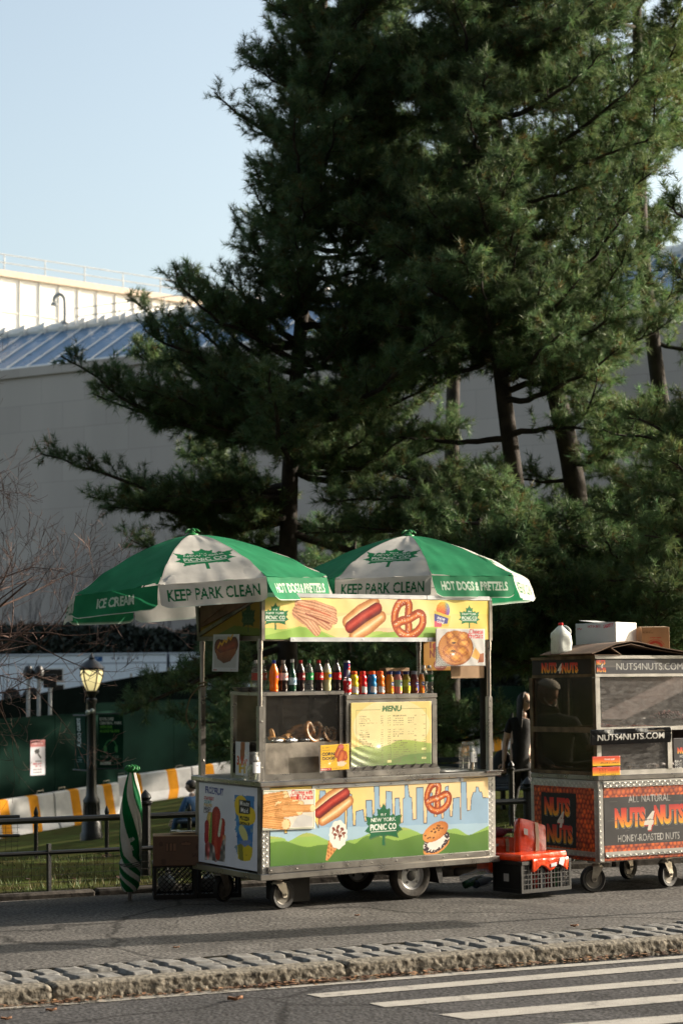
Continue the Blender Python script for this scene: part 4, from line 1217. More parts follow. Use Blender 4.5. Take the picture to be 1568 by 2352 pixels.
# pine with its trunk left of the carts' middle; its long limbs reach across the museum wall
Y = 27.0
d = Pine(1)
d.trunk([base_pt(655, Y), tp(660, 1500, Y), tp(663, 1180, Y), tp(671, 1000, Y), tp(690, 760, Y), tp(715, 480, Y), tp(735, 200, Y), tp(745, -120, Y), tp(750, -330, Y)], .16, .05)
for (px, py, dy, sy, sag, wd) in ((140, 818, -.4, 1000, .10, .62), (215, 905, .3, 1010, .06, .6), (300, 880, -.9, 985, .07, .75), (92, 1042, -.6, 1125, .13, .55), (200, 1140, .2, 1150, .04, .6), (300, 1150, 1.0, 1140, .04, 1.0), (420, 1120, -.6, 1130, .04, 1.0), (250, 1165, -.3, 1140, .05, .9), (480, 1150, .6, 1150, .05, 1.0), (380, 1140, -1.2, 1135, .04, .95), (560, 1195, -.9, 1180, .03, .9), (440, 1210, .2, 1190, .05, .85), (350, 930, .2, 1000, .05, 1.0), (440, 960, -.9, 1010, .04, 1.0), (250, 860, -.2, 990, .07, .8), (400, 820, -.3, 950, .05, 1.0), (500, 860, -1.4, 960, .04, 1.0), (420, 740, .2, 890, .05, 1.0), (520, 640, -.6, 790, .04, 1.0),
    (305, 690, .4, 900, .07, .72), (335, 760, -.8, 900, .06, .8), (430, 625, .6, 800, .05, .8), (445, 660, -1.0, 830, .05, .85), (350, 820, .9, 950, .05, .85), (390, 900, -1.2, 985, .05, .9), (480, 720, 0, 860, .05, .9),
    (548, 515, .4, 690, .05, .75), (560, 590, -.8, 740, .05, .85), (590, 450, -.3, 600, .04, .8), (600, 380, .6, 540, .04, .8), (630, 300, 0, 440, .04, .75), (492, 212, -.2, 345, .05, .45), (570, 235, .4, 370, .05, .7), (632, 150, .3, 290, .04, .75), (622, 70, -.4, 220, .03, .7), (640, 15, .5, 150, .03, .8), (690, -60, 0, 90, .03, .8),
    (285, 1640, -1.5, 1520, -.02, .62), (330, 1590, -.5, 1480, .0, .62), (430, 1560, 1.0, 1460, .03, .7), (300, 1240, .9, 1330, .04, .7), (520, 1225, 1.2, 1260, .03, .7)):
    d.limb(d.on(at(670, sy, Y)[2]), tp(px, py, Y + dy), .055, sag, wd, 1.0, bare=.16 if px > 300 else .22)
pd = lambda f, a: 2.6 * (1 - f) + 1.2 if math.cos(a) > -.1 else float(np.interp(3.6 + 8.4 * f, [3.6, 6, 7.5, 8.6, 12], [2.7, 2.3, 1.15, .7, .45]))
d.auto(3.6, 12.0, 50, pd)
d.auto(8.0, 12.6, 40, lambda f, a: 1.8, az=(-1.6, 1.4))
d.auto(8.0, 12.6, 26, lambda f, a: .95, az=(1.4, 4.7))
d.auto(4.6, 8.6, 20, lambda f, a: 2.1, az=(-1.7, .6))
TRIS += d.finish('pine_tree', 'pine with long left limbs stretching across the pale museum wall')
# two crossing trunks right of the middle
Y = 25.8
a = Pine(2)
a.trunk([base_pt(1285, Y), tp(1240, 1500, Y), tp(1194, 1190, Y), tp(1155, 900, Y), tp(1132, 684, Y), tp(1119, 432, Y), tp(1100, 100, Y), tp(1090, -250, Y)], .155, .06)
for (px, py, dy, sy, sag, wd) in ((880, 1000, -.4, 1008, .03, .5), (1370, 990, -.5, 1000, -.05, .4), (870, 735, -.8, 810, .02, .6), (905, 560, -1.3, 700, .04, .9), (980, 470, -1.5, 640, .04, .95), (1090, 440, -1.8, 620, .03, 1.0), (1180, 520, -1.6, 660, .03, 1.0), (940, 640, -1.8, 760, .04, .9), (1060, 600, -2.2, 740, .04, .9),
    (1330, 640, -1.2, 800, .05, 1.0), (1450, 690, -1.0, 850, .05, .95), (1500, 650, -.3, 820, .05, .9), (1240, 660, -1.8, 800, .04, 1.0), (1560, 720, -.8, 900, .06, .9), (1300, 760, -2.0, 880, .04, .9), (1420, 800, -1.6, 920, .05, .9), (740, 1150, -1.0, 1120, .03, .7), (900, 1090, -1.5, 1100, .03, .75), (1010, 1130, -1.8, 1150, .02, .8), (820, 1210, -.8, 1180, .02, .8), (700, 1225, -.3, 1200, .02, .7), (1130, 1110, -2.0, 1180, .03, .8)):
    a.limb(a.on(at(1150, sy, Y)[2]), tp(px, py, Y + dy), .05, sag, wd, 1.0, bare=.25)
a.auto(5.8, 11.2, 50, lambda f, q: 2.2 - .4 * f)
TRIS += a.finish('pine_tree', 'pine whose trunk rises just right of the food cart\'s umbrellas')
Y = 26.5
b = Pine(3)
b.trunk([base_pt(1345, Y), tp(1338, 1480, Y), tp(1324, 1152, Y), tp(1267, 864, Y), tp(1190, 576, Y), tp(1166, 468, Y), tp(1130, 200, Y), tp(1110, -200, Y)], .20, .07)
b.auto(6.2, 12.4, 44, lambda f, q: 2.5 - .5 * f)
b.auto(2.3, 5.2, 14, lambda f, q: 1.7)
TRIS += b.finish('pine_tree', 'thick leaning pine trunk above the nut cart with bark lit at its edge')
Y = 33.0
c = Pine(4)
c.trunk([base_pt(1030, Y), tp(1034, 1300, Y), tp(1037, 1044, Y), tp(1043, 720, Y), tp(1045, 400, Y), tp(1040, 50, Y), tp(1035, -300, Y)], .17, .06)
c.auto(7.6, 15.0, 38, lambda f, q: 3.0 - 1.0 * f)
c.auto(2.2, 4.6, 9, lambda f, q: 1.8)
TRIS += c.finish('pine_tree', 'slender dark pine trunk standing behind the right umbrella')
Y = 28.5
e = Pine(5, tint=(1.1, 1.05, .9))
e.trunk([base_pt(1562, Y), tp(1558, 1450, Y), tp(1547, 1152, Y), tp(1504, 828, Y), tp(1475, 576, Y), tp(1468, 324, Y), tp(1462, 50, Y), tp(1455, -250, Y)], .17, .06)
e.auto(9.2, 12.4, 26, lambda f, q: 2.0 - .5 * f)
e.auto(6.6, 9.4, 6, lambda f, q: 1.7)
e.auto(3.0, 5.0, 12, lambda f, q: 1.8)
for (px, py, dy, sy, sag, wd) in ((1400, 130, -.8, 260, .04, 1), (1530, 140, -1.0, 290, .03, 1), (1450, 260, -1.2, 380, .05, 1), (1560, 260, -1.2, 390, .05, 1), (1350, 330, -.6, 430, .04, .9), (1330, 930, -1.3, 990, .05, .8), (1400, 950, -1.8, 1010, .05, .9)):
    e.limb(e.on(at(1480, sy, Y)[2]), tp(px, py, Y + dy), .045, sag, wd)
TRIS += e.finish('pine_tree', 'tall thin pine at the right with open sky around its trunk')
Y = 23.0
g = Pine(6, tint=(1.05, 1, .9))
g.trunk([base_pt(1790, Y), tp(1780, 1400, Y), tp(1760, 1000, Y), tp(1740, 500, Y), tp(1730, 0, Y)], .18, .06)
for (px, py, dy, sy, sag, wd) in ((1380, 985, -.5, 1000, .03, .75), (1440, 960, -1.0, 1010, .03, .8), (1560, 930, -1.2, 1000, .03, .8), (1530, 470, -.6, 620, .05, .9), (1550, 620, -1.0, 780, .05, .9), (1470, 1120, -.8, 1150, .02, .8), (1380, 1170, -1.0, 1190, .02, .8), (1540, 1060, -1.6, 1120, .03, .9), (1480, 1230, -1.5, 1250, .02, .9), (1380, 1330, -.6, 1330, .0, .9), (1500, 1360, -1.6, 1340, .0, .9)):
    g.limb(g.on(at(1760, sy, Y)[2]), tp(px, py, Y + dy), .05, sag, wd, bare=.3)
g.auto(3.0, 9.0, 18, lambda f, q: 1.9, az=(-2.2, 1.2))
TRIS += g.finish('pine_tree', 'pine rooted beyond the right edge with boughs reaching over the nut cart')
# smaller, denser pines that close off the view behind the carts
for i, (px, Y, top, rad, lab) in enumerate(((600, 33, 1330, 1.5, 'low dark bushy pine behind the left umbrella'), (800, 31, 1200, 1.7, 'bushy young pine between the two umbrellas'), (965, 29.5, 1130, 1.6, 'bushy young pine rising behind the right umbrella, partly sunlit'), (1108, 23.6, 1165, 1.45, 'dark bushy pine behind the right end of the food cart'), (1285, 24.2, 1180, 1.6, 'bushy young pine behind the water jug on the nut cart'), (1450, 23.8, 1200, 1.6, 'bushy young pine behind the boxes on the nut cart'), (1600, 29, 1180, 1.9, 'bushy young pine at the right edge behind the nut cart'))):
    s_ = Pine(30 + i, tint=(.9, .95, .9))
    ztop = tp(px, top, Y)[2]
    s_.trunk([base_pt(px, Y), tp(px + rnd.uniform(-15, 15), 1590, Y), tp(px + rnd.uniform(-20, 20), top + 30, Y)], .09, .02)
    s_.auto(.35 if Y > 26 else 1.95, ztop - .1, 34, lambda f, q: rad * (1.05 - .62 * f ** 1.3), dens=.8, bare=.12, wid=1.05)
    TRIS += s_.finish('young_pine', lab, 'bushy pines behind the carts', K=13)
# unseen pines; right ones sized for lawn shade, left ones added to block sky
for i, (x, y, h, rad, lab) in enumerate(((8.8, 21.8, 5.2, 1.9, 'short broad pine beyond the right edge'), (10.8, 32.0, 7.0, 2.4, 'pine beyond the right edge farther along the lawn'), (10.6, 40.5, 13, 3.2, 'pine outside the right edge, level with the lamp'), (11.8, 46.0, 13, 3.2, 'pine outside the right edge before the long hoarding'), (13.0, 52.0, 14, 3.4, 'tall pine outside the right edge at the end of the long hoarding'), (14.4, 58.5, 14, 3.4, 'tall pine outside the right edge behind the long hoarding'), (15.6, 65.0, 14, 3.4, 'farthest pine outside the right edge'), (-7.6, 15.5, 10, 2.6, 'unseen pine added beyond the left edge beside the pavement to block sky'), (-9.2, 22.0, 12, 3.0, 'unseen pine added beyond the left edge behind the fence to block sky'), (-11.5, 30.0, 13, 3.2, 'tall unseen pine added beyond the left edge before the hoarding to block sky'))):
    s_ = Pine(60 + i, size=2.6); z = float(lawn_z(x, y)) - .1
    s_.trunk([(x, y, z), (x, y, z + h * .5), (x + .1, y, z + h)], .15, .03)
    s_.auto(z + .6, z + h - .1, 44, lambda f, q: rad * (1.05 - .5 * f), dens=.42, bare=.1, wid=1.5)
    TRIS += s_.finish('pine_tree', lab, 'pines standing outside the picture', K=7)
print('needle triangles', TRIS)

# dark evergreen hedge at the foot of the museum wall
HV = []; HC = []
n = 60000
px = NR.uniform(-200, 1700, n); Yb = 104 - px * .0106
x = (px - 784) / F * Yb; y = Yb + NR.normal(0, .5, n)
top = 3.9 + 1.0 * fbm(x * .35, y * 0 + 3.3) * 2
z = float(lawn_z(0, 90)) + top * NR.random(n) ** .7
dr = NR.normal(0, 1, (n, 3)); dr /= np.linalg.norm(dr, axis=1)[:, None]; s2 = np.cross(dr, NR.normal(0, 1, (n, 3))); s2 /= np.linalg.norm(s2, axis=1)[:, None]
B = np.stack([x, y, z], -1)
V = np.stack([B - s2 * .09, B + s2 * .09, B + dr * .34], 1).reshape(-1, 3)
HCl = M_('hedge_leaf', (1, 1, 1), rough=.7, attr=True, var=.03)
tag(np_mesh('evergreen_hedge', V, np.arange(3 * n).reshape(-1, 3), HCl, cols=np.repeat(np.array([.018, .026, .016]) * NR.uniform(.6, 1.4, (n, 1)), 3, 0)), kind='stuff', label='long dark evergreen hedge along the foot of the museum wall', cat='hedge')

# bare reddish tree reaching in from the left
bt = MB()
BT = M_('twig_bark', (.15, .085, .065), rough=.8, var=.25, scale=20)
q = random.Random(5)
Yt = 19.5
base = np.array(on_lawn(-330, Y=Yt)); 
tr = [base - [0, 0, .1], at(-330, 1650, Yt), at(-320, 1450, Yt), at(-310, 1300, Yt)]
o = base
L_ = lambda p: np.asarray(p) - o
root = thing('bare_tree', 'leafless reddish tree reaching its twigs in from the left edge', 'tree', loc=tuple(o))
mbT = MB(); mbT.tube([L_(p) for p in catmull(tr, 5)], [.11 - .003 * k for k in range(len(catmull(tr, 5)))], 10); mbT.build('trunk', BT, root)
def twig(p, d, l, r, k):
    n = 6; pts = [p]; dd = np.array(d, float); dr = np.array([q.gauss(0, .05), q.gauss(0, .05), q.gauss(.05, .05)])
    for i in range(n):
        dd = nz(dd + dr + np.array([q.gauss(0, .07), q.gauss(0, .07), q.gauss(0, .07)]))
        pts.append(pts[-1] + dd * l / n)
    bt.tube(pts, [max(r * (1 - .7 * i / n), .0018) for i in range(n + 1)], 5 if k < 2 else 3, cap=False)
    if k >= 4: return
    for i in range([4, 4, 4, 3][k]):
        f = q.uniform(.22, 1); j = min(n, 1 + int(f * n))
        e = nz(dd + np.array([q.gauss(0, .5), q.gauss(0, .6), q.gauss(.05, .5)]))
        twig(pts[j], e, l * q.uniform(.34, .62), r * (1 - .6 * f) * .6, k + 1)
for (sx, sy, ex, ey, r) in ((-312, 1330, 60, 1180, .024), (-318, 1420, 95, 1330, .026), (-322, 1480, 120, 1440, .026), (-326, 1540, 125, 1490, .03), (-326, 1580, 120, 1560, .022), (-312, 1320, 40, 1080, .02), (-320, 1450, 60, 1250, .02), (-320, 1500, 110, 1390, .022), (-326, 1600, 90, 1590, .02)):
    p0, p1 = at(sx, sy, Yt), at(ex, ey, Yt + q.uniform(-1, .6))
    v = p1 - p0
    twig(L_(p0), nz(v + [0, 0, -.12]), np.linalg.norm(v) * .98, r, 0)
bt.build('branches', BT, root)
# ================================================================ THE GREEN AND YELLOW FOOD CART
CL_, CW_, ZB, ZC, ZS, ZT = 2.16, .945, .2615, .9386, 1.9677, 2.3113
CYAW = .5994
CM = Matrix.Translation((-.6073, 14.2305, 0)) @ Matrix.Rotation(CYAW, 4, 'Z') @ Matrix.Rotation(-.0052, 4, 'Y') @ Matrix.Rotation(.0229, 4, 'X')
CMI = np.array(CM.inverted())
def loc_ray(px, py, MI):
    o = MI @ np.array([0, 0, CH, 1]); d = MI[:3, :3] @ ray(px, py)
    return o[:3], d
def CL(px, py, v=0.0):
    o, d = loc_ray(px, py, CMI); k = (v - o[1]) / d[1]; p = o + d * k
    return np.array([p[0], p[2]])
def SL(px, py, u=0.0):
    o, d = loc_ray(px, py, CMI); k = (u - o[0]) / d[0]; p = o + d * k
    return np.array([p[1], p[2]])
def ground_v(u, v): return -(u * .0052 + v * .0229)
cart = thing('food_cart', 'steel hot dog and pretzel cart wrapped in a green, blue and yellow skyline print', 'food cart', mat=CM)

# body and counter
b = MB(); b.box((.004, .004, ZB + .03), (CL_ - .004, CW_ - .004, ZC - .045)); b.build('body', M_('body_sheet', (.5, .5, .49), rough=.5, metal=.3, var=.1), cart, smooth=0)
b = MB(); b.box((-.025, -.025, ZB - .035), (CL_ + .03, CW_ + .02, ZB + .012), 0, .005); b.box((.04, -.024, ZB + .012), (CL_ - .075, .002, ZB + .062), 0, .004)
for i in range(10): b.lathe([(.006, -.003), (.006, 0), (.002, .003)], 8, (.06 + i * .225, -.0265, ZB + .035), 'y')
b.build('bottom_rail', STEEL, cart)
b = MB(); b.box((-.035, -.035, ZC - .04), (CL_ + .045, CW_ + .03, ZC), 0, .007); b.box((CL_ - .12, -.05, ZC - .004), (CL_ + .055, .05, ZC + .006), 0, .003)
b.build('counter', STEEL, cart)
b = MB(); u0 = CL(715, 1800)[0]; u1 = CL(1062, 1780)[0]; b.box((u0, -.012, ZC - .072), (u1, .002, ZC - .042), 0, .003)
for i in range(5): b.lathe([(.007, -.004), (.007, 0), (.002, .004)], 8, (u0 + .06 + i * .33, -.014, ZC - .056), 'y')
b.build('trim_strip', ALU, cart)

def diamond(mb, o, ux, uy, w, h, mi=0):
    """tread plate: a sheet with raised lozenges"""
    o, ux, uy = np.asarray(o, float), np.asarray(ux, float), np.asarray(uy, float); nn = np.cross(ux, uy)
    P = [o, o + ux * w, o + ux * w + uy * h, o + uy * h]
    mb.prism(P, -nn * .003, mi)
    sp = .030; r = 0
    y = .012
    while y < h - .008:
        x = .012 + (r % 2) * .0
        c = 0
        while x < w - .008:
            a = PI / 4 * (1 if (c + r) % 2 else -1)
            d1 = ux * math.cos(a) + uy * math.sin(a); d2 = -ux * math.sin(a) + uy * math.cos(a)
            m = o + ux * x + uy * y
            mb.add([m + d1 * .014, m + d2 * .004, m - d1 * .014, m - d2 * .004, m + nn * .0035 + d1 * .007, m + nn * .0035 - d1 * .007], [(0, 1, 4), (1, 2, 5), (1, 5, 4), (2, 3, 5), (3, 0, 4), (3, 4, 5)], mi)
            x += sp * .95; c += 1
        y += sp * .75; r += 1
TREAD = M_('tread_plate', (.62, .61, .58), rough=.38, metal=.8, var=.12, scale=9)
for (a, w_) in (((.0, -.004, ZB + .012), .066), ((CL_ - .07, -.004, ZB + .012), .072)):
    b = MB(); diamond(b, a, (1, 0, 0), (0, 0, 1), w_, ZC - .055 - ZB); b.build('corner_plate', TREAD, cart, smooth=0)
for v0_ in (.0, CW_ - .05): b = MB(); b.box((-.008, v0_, ZB + .012), (-.002, v0_ + .05, ZC - .042)); b.build('corner_angle', STEELD, cart, smooth=0)
b = MB(); b.box((CL_ - .003, 0, ZB + .012), (CL_ + .006, CW_, ZC - .042)); b.build('end_plate', STEEL, cart, smooth=0)

def wrinkle(a, s=1.0, seed=0.0):
    return lambda x, y: a * (fbm(x * 5 * s + seed, y * 5 * s, seed, 3) + .5 * np.sin((x * 1.7 + y) * 14 * s + 6 * vnoise(x * 2 * s, y * 2 * s, seed)) * .35)
# front print
FO = np.array([.066, ZB + .06]); FW, FH = CL_ - .07 - .066, ZC - .048 - ZB - .06
def art_front(p):
    g = lambda x, y: CL(x, y) - FO
    A = lambda x, y: g(752.6 + .32 * x, 1724.8 + .32 * y)
    p.rect(-1, -1, 3, 3, (150, 182, 208))
    p.poly([g(590, 1905), g(1130, 1890), g(1130, 2010), g(590, 2010)], (168, 198, 216))
    sk = [g(590, 1780), g(590, 1890), g(650, 1885), g(652, 1914), g(658, 1914), g(660, 1850), g(716, 1842), g(720, 1880), g(730, 1902), g(733, 1816), g(746, 1816), g(749, 1884), g(759, 1884), g(761, 1838), g(772, 1838)]
    pk = [(118, 400), (118, 560), (132, 560), (138, 310), (168, 310), (178, 535), (195, 535), (198, 435), (250, 420), (262, 505), (275, 505), (270, 355), (312, 352), (318, 470), (332, 440), (330, 252), (365, 252), (368, 400), (410, 430), (415, 288), (455, 292), (462, 470), (475, 470), (478, 340), (508, 338), (520, 515), (535, 515), (535, 345), (547, 335), (548, 243), (570, 243), (582, 330), (598, 335), (605, 495), (633, 487), (632, 265), (680, 260), (683, 518), (705, 518), (712, 300), (745, 300), (760, 472), (778, 472), (800, 330), (812, 485), (825, 485), (838, 260), (860, 250), (872, 470), (888, 470), (895, 340), (942, 332), (945, 492), (953, 492), (950, 222), (988, 220), (995, 428), (1020, 425), (1025, 340), (1040, 295), (1055, 295), (1060, 258), (1075, 258), (1082, 292), (1100, 295), (1108, 335), (1200, 340)]
    S_ = sk + [A(*q) for q in pk]
    p.poly(S_ + [g(1140, 1740)], lambda x, y: np.stack([244 + 0 * x, 206 + 18 * np.clip((y - .3) * 2, -1, 1), 108 + 50 * np.clip(x - .2, 0, 1) * (y > .1)], -1))
    p.line(S_, .0035, (96, 104, 110))
    lg = [g(600, 1919), g(648, 1924), g(662, 1932), g(696, 1914), g(720, 1916), g(752, 1930), A(60, 650), A(200, 632), A(300, 590), A(420, 560), A(540, 548), A(640, 582), A(700, 602), A(870, 562), A(930, 560), A(1000, 602), A(1060, 582), A(1160, 530)]
    p.poly([g(600, 2020)] + list(catmull(lg, 4)) + [g(1140, 2010)], lambda x, y: np.stack([150 + 22 * (y > .2), 186 + 0 * y, 70 + 60 * np.clip(y * 2, 0, 1)], -1))
    dg = [g(600, 1940), g(650, 1932), g(700, 1945), g(735, 1940), A(-10, 672), A(100, 640), A(190, 665), A(270, 612), A(400, 622), A(500, 642), A(640, 602), A(780, 582), A(900, 592), A(1000, 604), A(1160, 560)]
    p.poly([g(600, 2020)] + list(catmull(dg, 4)) + [g(1140, 2010)], lambda x, y: np.stack([70 + 170 * np.clip(y, 0, .4), 112 + 150 * np.clip(y, 0, .4), 42 + 60 * np.clip(y, 0, .4)], -1))
    c = (g(729, 1872) + g(797, 1822)) / 2; dv = g(797, 1822) - g(729, 1872)
    hotdog_art(p, c[0], c[1], np.linalg.norm(dv) * 1.12, .135, math.atan2(dv[1], dv[0]))
    c = g(1002, 1834); pretzel_art(p, c[0], c[1], .112, -.70)
    # ice-cream cone
    cn = [A(2, 640), A(90, 668), A(-8, 790), A(-18, 780)]
    p.poly(cn, lambda x, y: bread(np.abs(np.sin(x * 120) * np.sin(y * 110 + x * 60)), 0, 0, (226, 166, 100), (206, 134, 70), (160, 90, 44)))
    e = A(72, 600); p.ell(e[0], e[1], .080, .105, (240, 236, 226), jag=.04, k=11)
    for q in ((40, 560), (70, 545), (100, 560), (50, 600), (85, 610), (110, 590), (68, 575)):
        h_ = A(*q); p.ell(h_[0], h_[1], .018, .011, (120, 56, 40), rot=q[0])
        p.line([h_, h_ + [rnd.uniform(-.02, .01), -.03]], .005, (150, 80, 60))
    # sandwich biscuit
    e0, e1 = A(775, 640), A(765, 580)
    p.ell(e0[0], e0[1] - .04, .135, .062, (214, 142, 74), rot=.38)
    p.ell(e0[0], e0[1] - .01, .132, .072, (236, 228, 220), rot=.38)
    for k in range(150):
        a, r = rnd.uniform(0, 2 * PI), rnd.uniform(.72, 1.0); x_, y_ = .130 * r * math.cos(a), .072 * r * math.sin(a)
        p.ell(e0[0] + x_ * .93 - y_ * .37, e0[1] - .012 + x_ * .37 + y_ * .93, .0085, .006, (52, 34, 44))
    p.ell(e1[0] + .004, e1[1], .130, .066, lambda q, a, b_: bread(np.clip(q * .7 + .25 * a, 0, 1), 0, 0, (232, 168, 96), (216, 140, 70), (182, 100, 44)), rot=.38)
    for k in range(16):
        a, r = rnd.uniform(0, 2 * PI), rnd.uniform(0, .8); x_, y_ = .125 * r * math.cos(a), .06 * r * math.sin(a)
        p.ell(e1[0] + x_ * .93 - y_ * .37, e1[1] + x_ * .37 + y_ * .93, .011, .006, (110, 62, 30))
    c = g(879, 1894); leaf_logo(p, c[0], c[1], .345, .325, (14, 100, 60), shadow=(74, 110, 64))
panel('front_print', cart, PRINT, (FO[0], -.006, FO[1]), (1, 0, 0), (0, 0, 1), FW, FH, .0042, art_front, wob=wrinkle(.0022, .6))

# left end print
SO = np.array([CW_ - .045, ZB + .025]); SW, SH = CW_ - .075, ZC - .05 - ZB - .025
def art_left(p):
    def g(x, y):
        q = SL(407.6 + .24 * x, 1724.8 + .24 * y); return np.array([SO[0] - q[0], q[1] - SO[1]])
    c = g(360, 385); p.text('FROZFRUIT', c[0], c[1] - .025, .055, (64, 74, 140), w=.27, bold=.05, rot=-.02)
    for k, (y, cc, n) in enumerate(((448, (170, 50, 60), 1), (485, (90, 150, 160), 1), (515, (190, 160, 80), 1), (548, (70, 70, 90), 1), (578, (90, 80, 90), 1))):
        q = g(262, y); p.text(('STRAWBERRY', 'COCONUT', 'PINEAPPLE', 'MANGO', 'LIME')[k], q[0], q[1] - .012, .026, cc, w=(.15, .11, .12, .10, .08)[k], al='l', bold=.05)
    for (x0, y0, x1, y1, r, cc) in ((320, 640, 300, 860, 0.046, (206, 176, 90)), (290, 700, 285, 850, 0.031, (166, 40, 50)), (345, 620, 325, 880, 0.028, (110, 150, 70)), (380, 610, 375, 980, 0.062, (164, 48, 40)), (440, 690, 425, 950, 0.037, (170, 52, 40)), (455, 830, 440, 1010, 0.025, (210, 150, 110)), (425, 670, 405, 800, 0.019, (200, 210, 190))):
        p.line([g(x0, y0), g(x1, y1)], r, lambda q, s, a, cc=cc: np.array(cc, float) + (.5 - q[:, None]) * 40 + NR.normal(0, 14, (len(q), 1)))
    P = [g(272, 900), g(300, 860), g(350, 900), g(400, 1000), g(440, 860), g(466, 830), g(462, 1062), g(272, 1040)]
    p.poly(P, lambda x, y: np.clip(70 + 150 * vnoise(x * 26, y * 30)[:, None] ** 2 * np.array([[1, .95, .9]]) + np.where(vnoise(x * 14, y * 9, 5.)[:, None] > .7, np.array([[60, -20, -20]]), 0), 0, 255))
    p.line([g(392, 900), g(395, 1000)], .035, (170, 50, 36)); p.line([g(372, 870), g(380, 960)], .02, (190, 80, 60))
    X = [g(555, 420), g(745, 435), g(722, 1000), g(700, 1050), g(640, 1055), g(588, 1030)]
    p.poly(X, (54, 122, 184))
    for k in range(26):
        h_ = g(rnd.uniform(570, 720), rnd.uniform(440, 1000)); p.ell(h_[0], h_[1], rnd.uniform(.01, .035), rnd.uniform(.01, .03), rnd.choice(((74, 140, 190), (40, 100, 160), (120, 150, 170))), jag=.2)
    for q, r in (((615, 520), .09), ((700, 620), .08), ((600, 560), .06)): h_ = g(*q); p.ell(h_[0], h_[1], r, r * .8, (222, 190, 40))
    p.poly([g(582, 900), g(650, 870), g(728, 930), g(722, 1000), g(700, 1050), g(640, 1055), g(588, 1030)], (208, 186, 40))
    p.poly([g(585, 900), g(630, 880), g(640, 1055), g(600, 1040)], (128, 128, 50))
    h_ = g(640, 790); p.ell(h_[0], h_[1], .075, .042, (206, 204, 130), rot=-.7)
    p.poly([g(590, 860), g(700, 850), g(720, 880), g(650, 920)], (110, 132, 180))
    p.poly([g(596, 465), g(705, 475), g(700, 605), g(598, 595)], (26, 26, 30))
    c = g(650, 520); p.text('Minute', c[0], c[1] - .004, .036, (225, 225, 225), w=.125, bold=.01); c = g(650, 575); p.text('Maid', c[0], c[1] - .012, .036, (225, 225, 225), w=.10, bold=.01)
    p.poly([g(592, 610), g(722, 605), g(700, 715), g(605, 705)], (226, 200, 44))
    c = g(650, 660); p.text('FROZEN', c[0], c[1] - .004, .03, (30, 30, 30), w=.13, bold=.05); c = g(648, 700); p.text('LEMONADE', c[0], c[1] - .008, .026, (30, 30, 30), w=.15, bold=.05)
    c = g(660, 1005); p.text('7.5 FL OZ', c[0], c[1], .012, (90, 90, 40), w=.07)
panel('end_print', cart, PRINT, (-.007, SO[0], SO[1]), (0, -1, 0), (0, 0, 1), SW, SH, .0045, art_left, wob=wrinkle(.0035, .8, 3.), base=(214, 218, 230))

# glass case and steel cabinet on the counter
CX0, CX1, CY0, CY1 = .035, CL(789, 1700, .06)[0], .06, .50
CZ = CL(700, 1588, .06)[1]
CM1 = CL(660, 1706, .06)[1]
b = MB()
for (x, y) in ((CX0, CY0), (CX1 - .035, CY0), (CX0, CY1 - .035), (CX1 - .035, CY1 - .035)): b.box((x, y, ZC), (x + .035, y + .035, CZ - .03))
b.box((CX0 - .006, CY0 - .006, CZ - .03), (CX1 + .004, CY1 + .006, CZ), 0, .004)
b.box((CX0 + .035, CY0 + .004, ZC), (CX1 - .035, CY0 + .028, ZC + .045)); b.box((CX0 + .002, CY0 + .035, ZC), (CX0 + .03, CY1 - .035, ZC + .04))
b.box((CX1 - .03, CY0 + .035, ZC), (CX1 - .003, CY1 - .035, CZ - .03))
case = b.build('glass_case', STEEL, cart, smooth=30)
b = MB(); b.box((CX0 + .035, CY0 + .012, ZC + .045), (CX1 - .035, CY0 + .02, CM1)); b.build('lower_front', STEELD, case, smooth=0)
b = MB(); b.box((CX0 + .036, CY0 + .02, CM1 - .006), (CX1 - .032, CY1 - .03, CM1)); b.build('tray_shelf', STEEL, case, smooth=0)
b = MB(); b.box((CX0 + .035, CY1 - .02, ZC), (CX1 - .035, CY1 - .012, CZ - .03)); b.box((CX0 + .40, CY1 - .10, CM1 + .02), (CX0 + .62, CY1 - .03, CZ - .06)); b.build('back_panel', M_('case_back', (.22, .17, .12), rough=.5, metal=.5, var=.25), case, smooth=0)
b = MB(); b.box((CX0 + .035, CY0 + .012, CM1), (CX1 - .035, CY0 + .016, CZ - .03)); b.build('front_pane', GLASS, case, smooth=0)
b = MB(); b.box((CX0 + .012, CY0 + .035, ZC + .04), (CX0 + .016, CY1 - .035, CZ - .03)); b.build('side_pane', GLASS, case, smooth=0)

MX0, MX1, MY0, MY1 = CX1 + .006, CL(1002, 1690, .03)[0], .03, .46
MZ = CL(900, 1594, .03)[1]
b = MB(); b.box((MX0, MY0 + .004, ZC), (MX1, MY1, MZ - .03)); b.box((MX0 - .002, MY0 - .004, MZ - .035), (MX1 + .006, MY1 + .004, MZ), 0, .004); b.box((MX0, MY0 - .002, MZ - .085), (MX1 + .003, MY0 + .003, MZ - .045))
b.box((MX1 - .04, MY0 - .002, ZC + .03), (MX1 + .003, MY0 + .004, MZ - .088)); b.box((MX0, MY0 - .004, ZC), (MX1 + .03, MY0 + .02, ZC + .045), 0, .004)
for k in range(9): b.prism([(MX0 + .06 + k * .09, MY0 - .004, ZC + .05), (MX0 + .14 + k * .09, MY0 - .004, ZC + .05), (MX0 + .10 + k * .09, MY0 - .012, ZC + .085)], (0, .004, 0))
cab = b.build('steel_cabinet', STEEL, cart, smooth=30)
q0, q1, q2 = CL(806, 1762, .022), CL(990, 1748, .022), CL(803, 1613, .022)
ME = np.array([q0[0], .022, q0[1]]); MW, MH = q1[0] - q0[0], q2[1] - q0[1] - .005
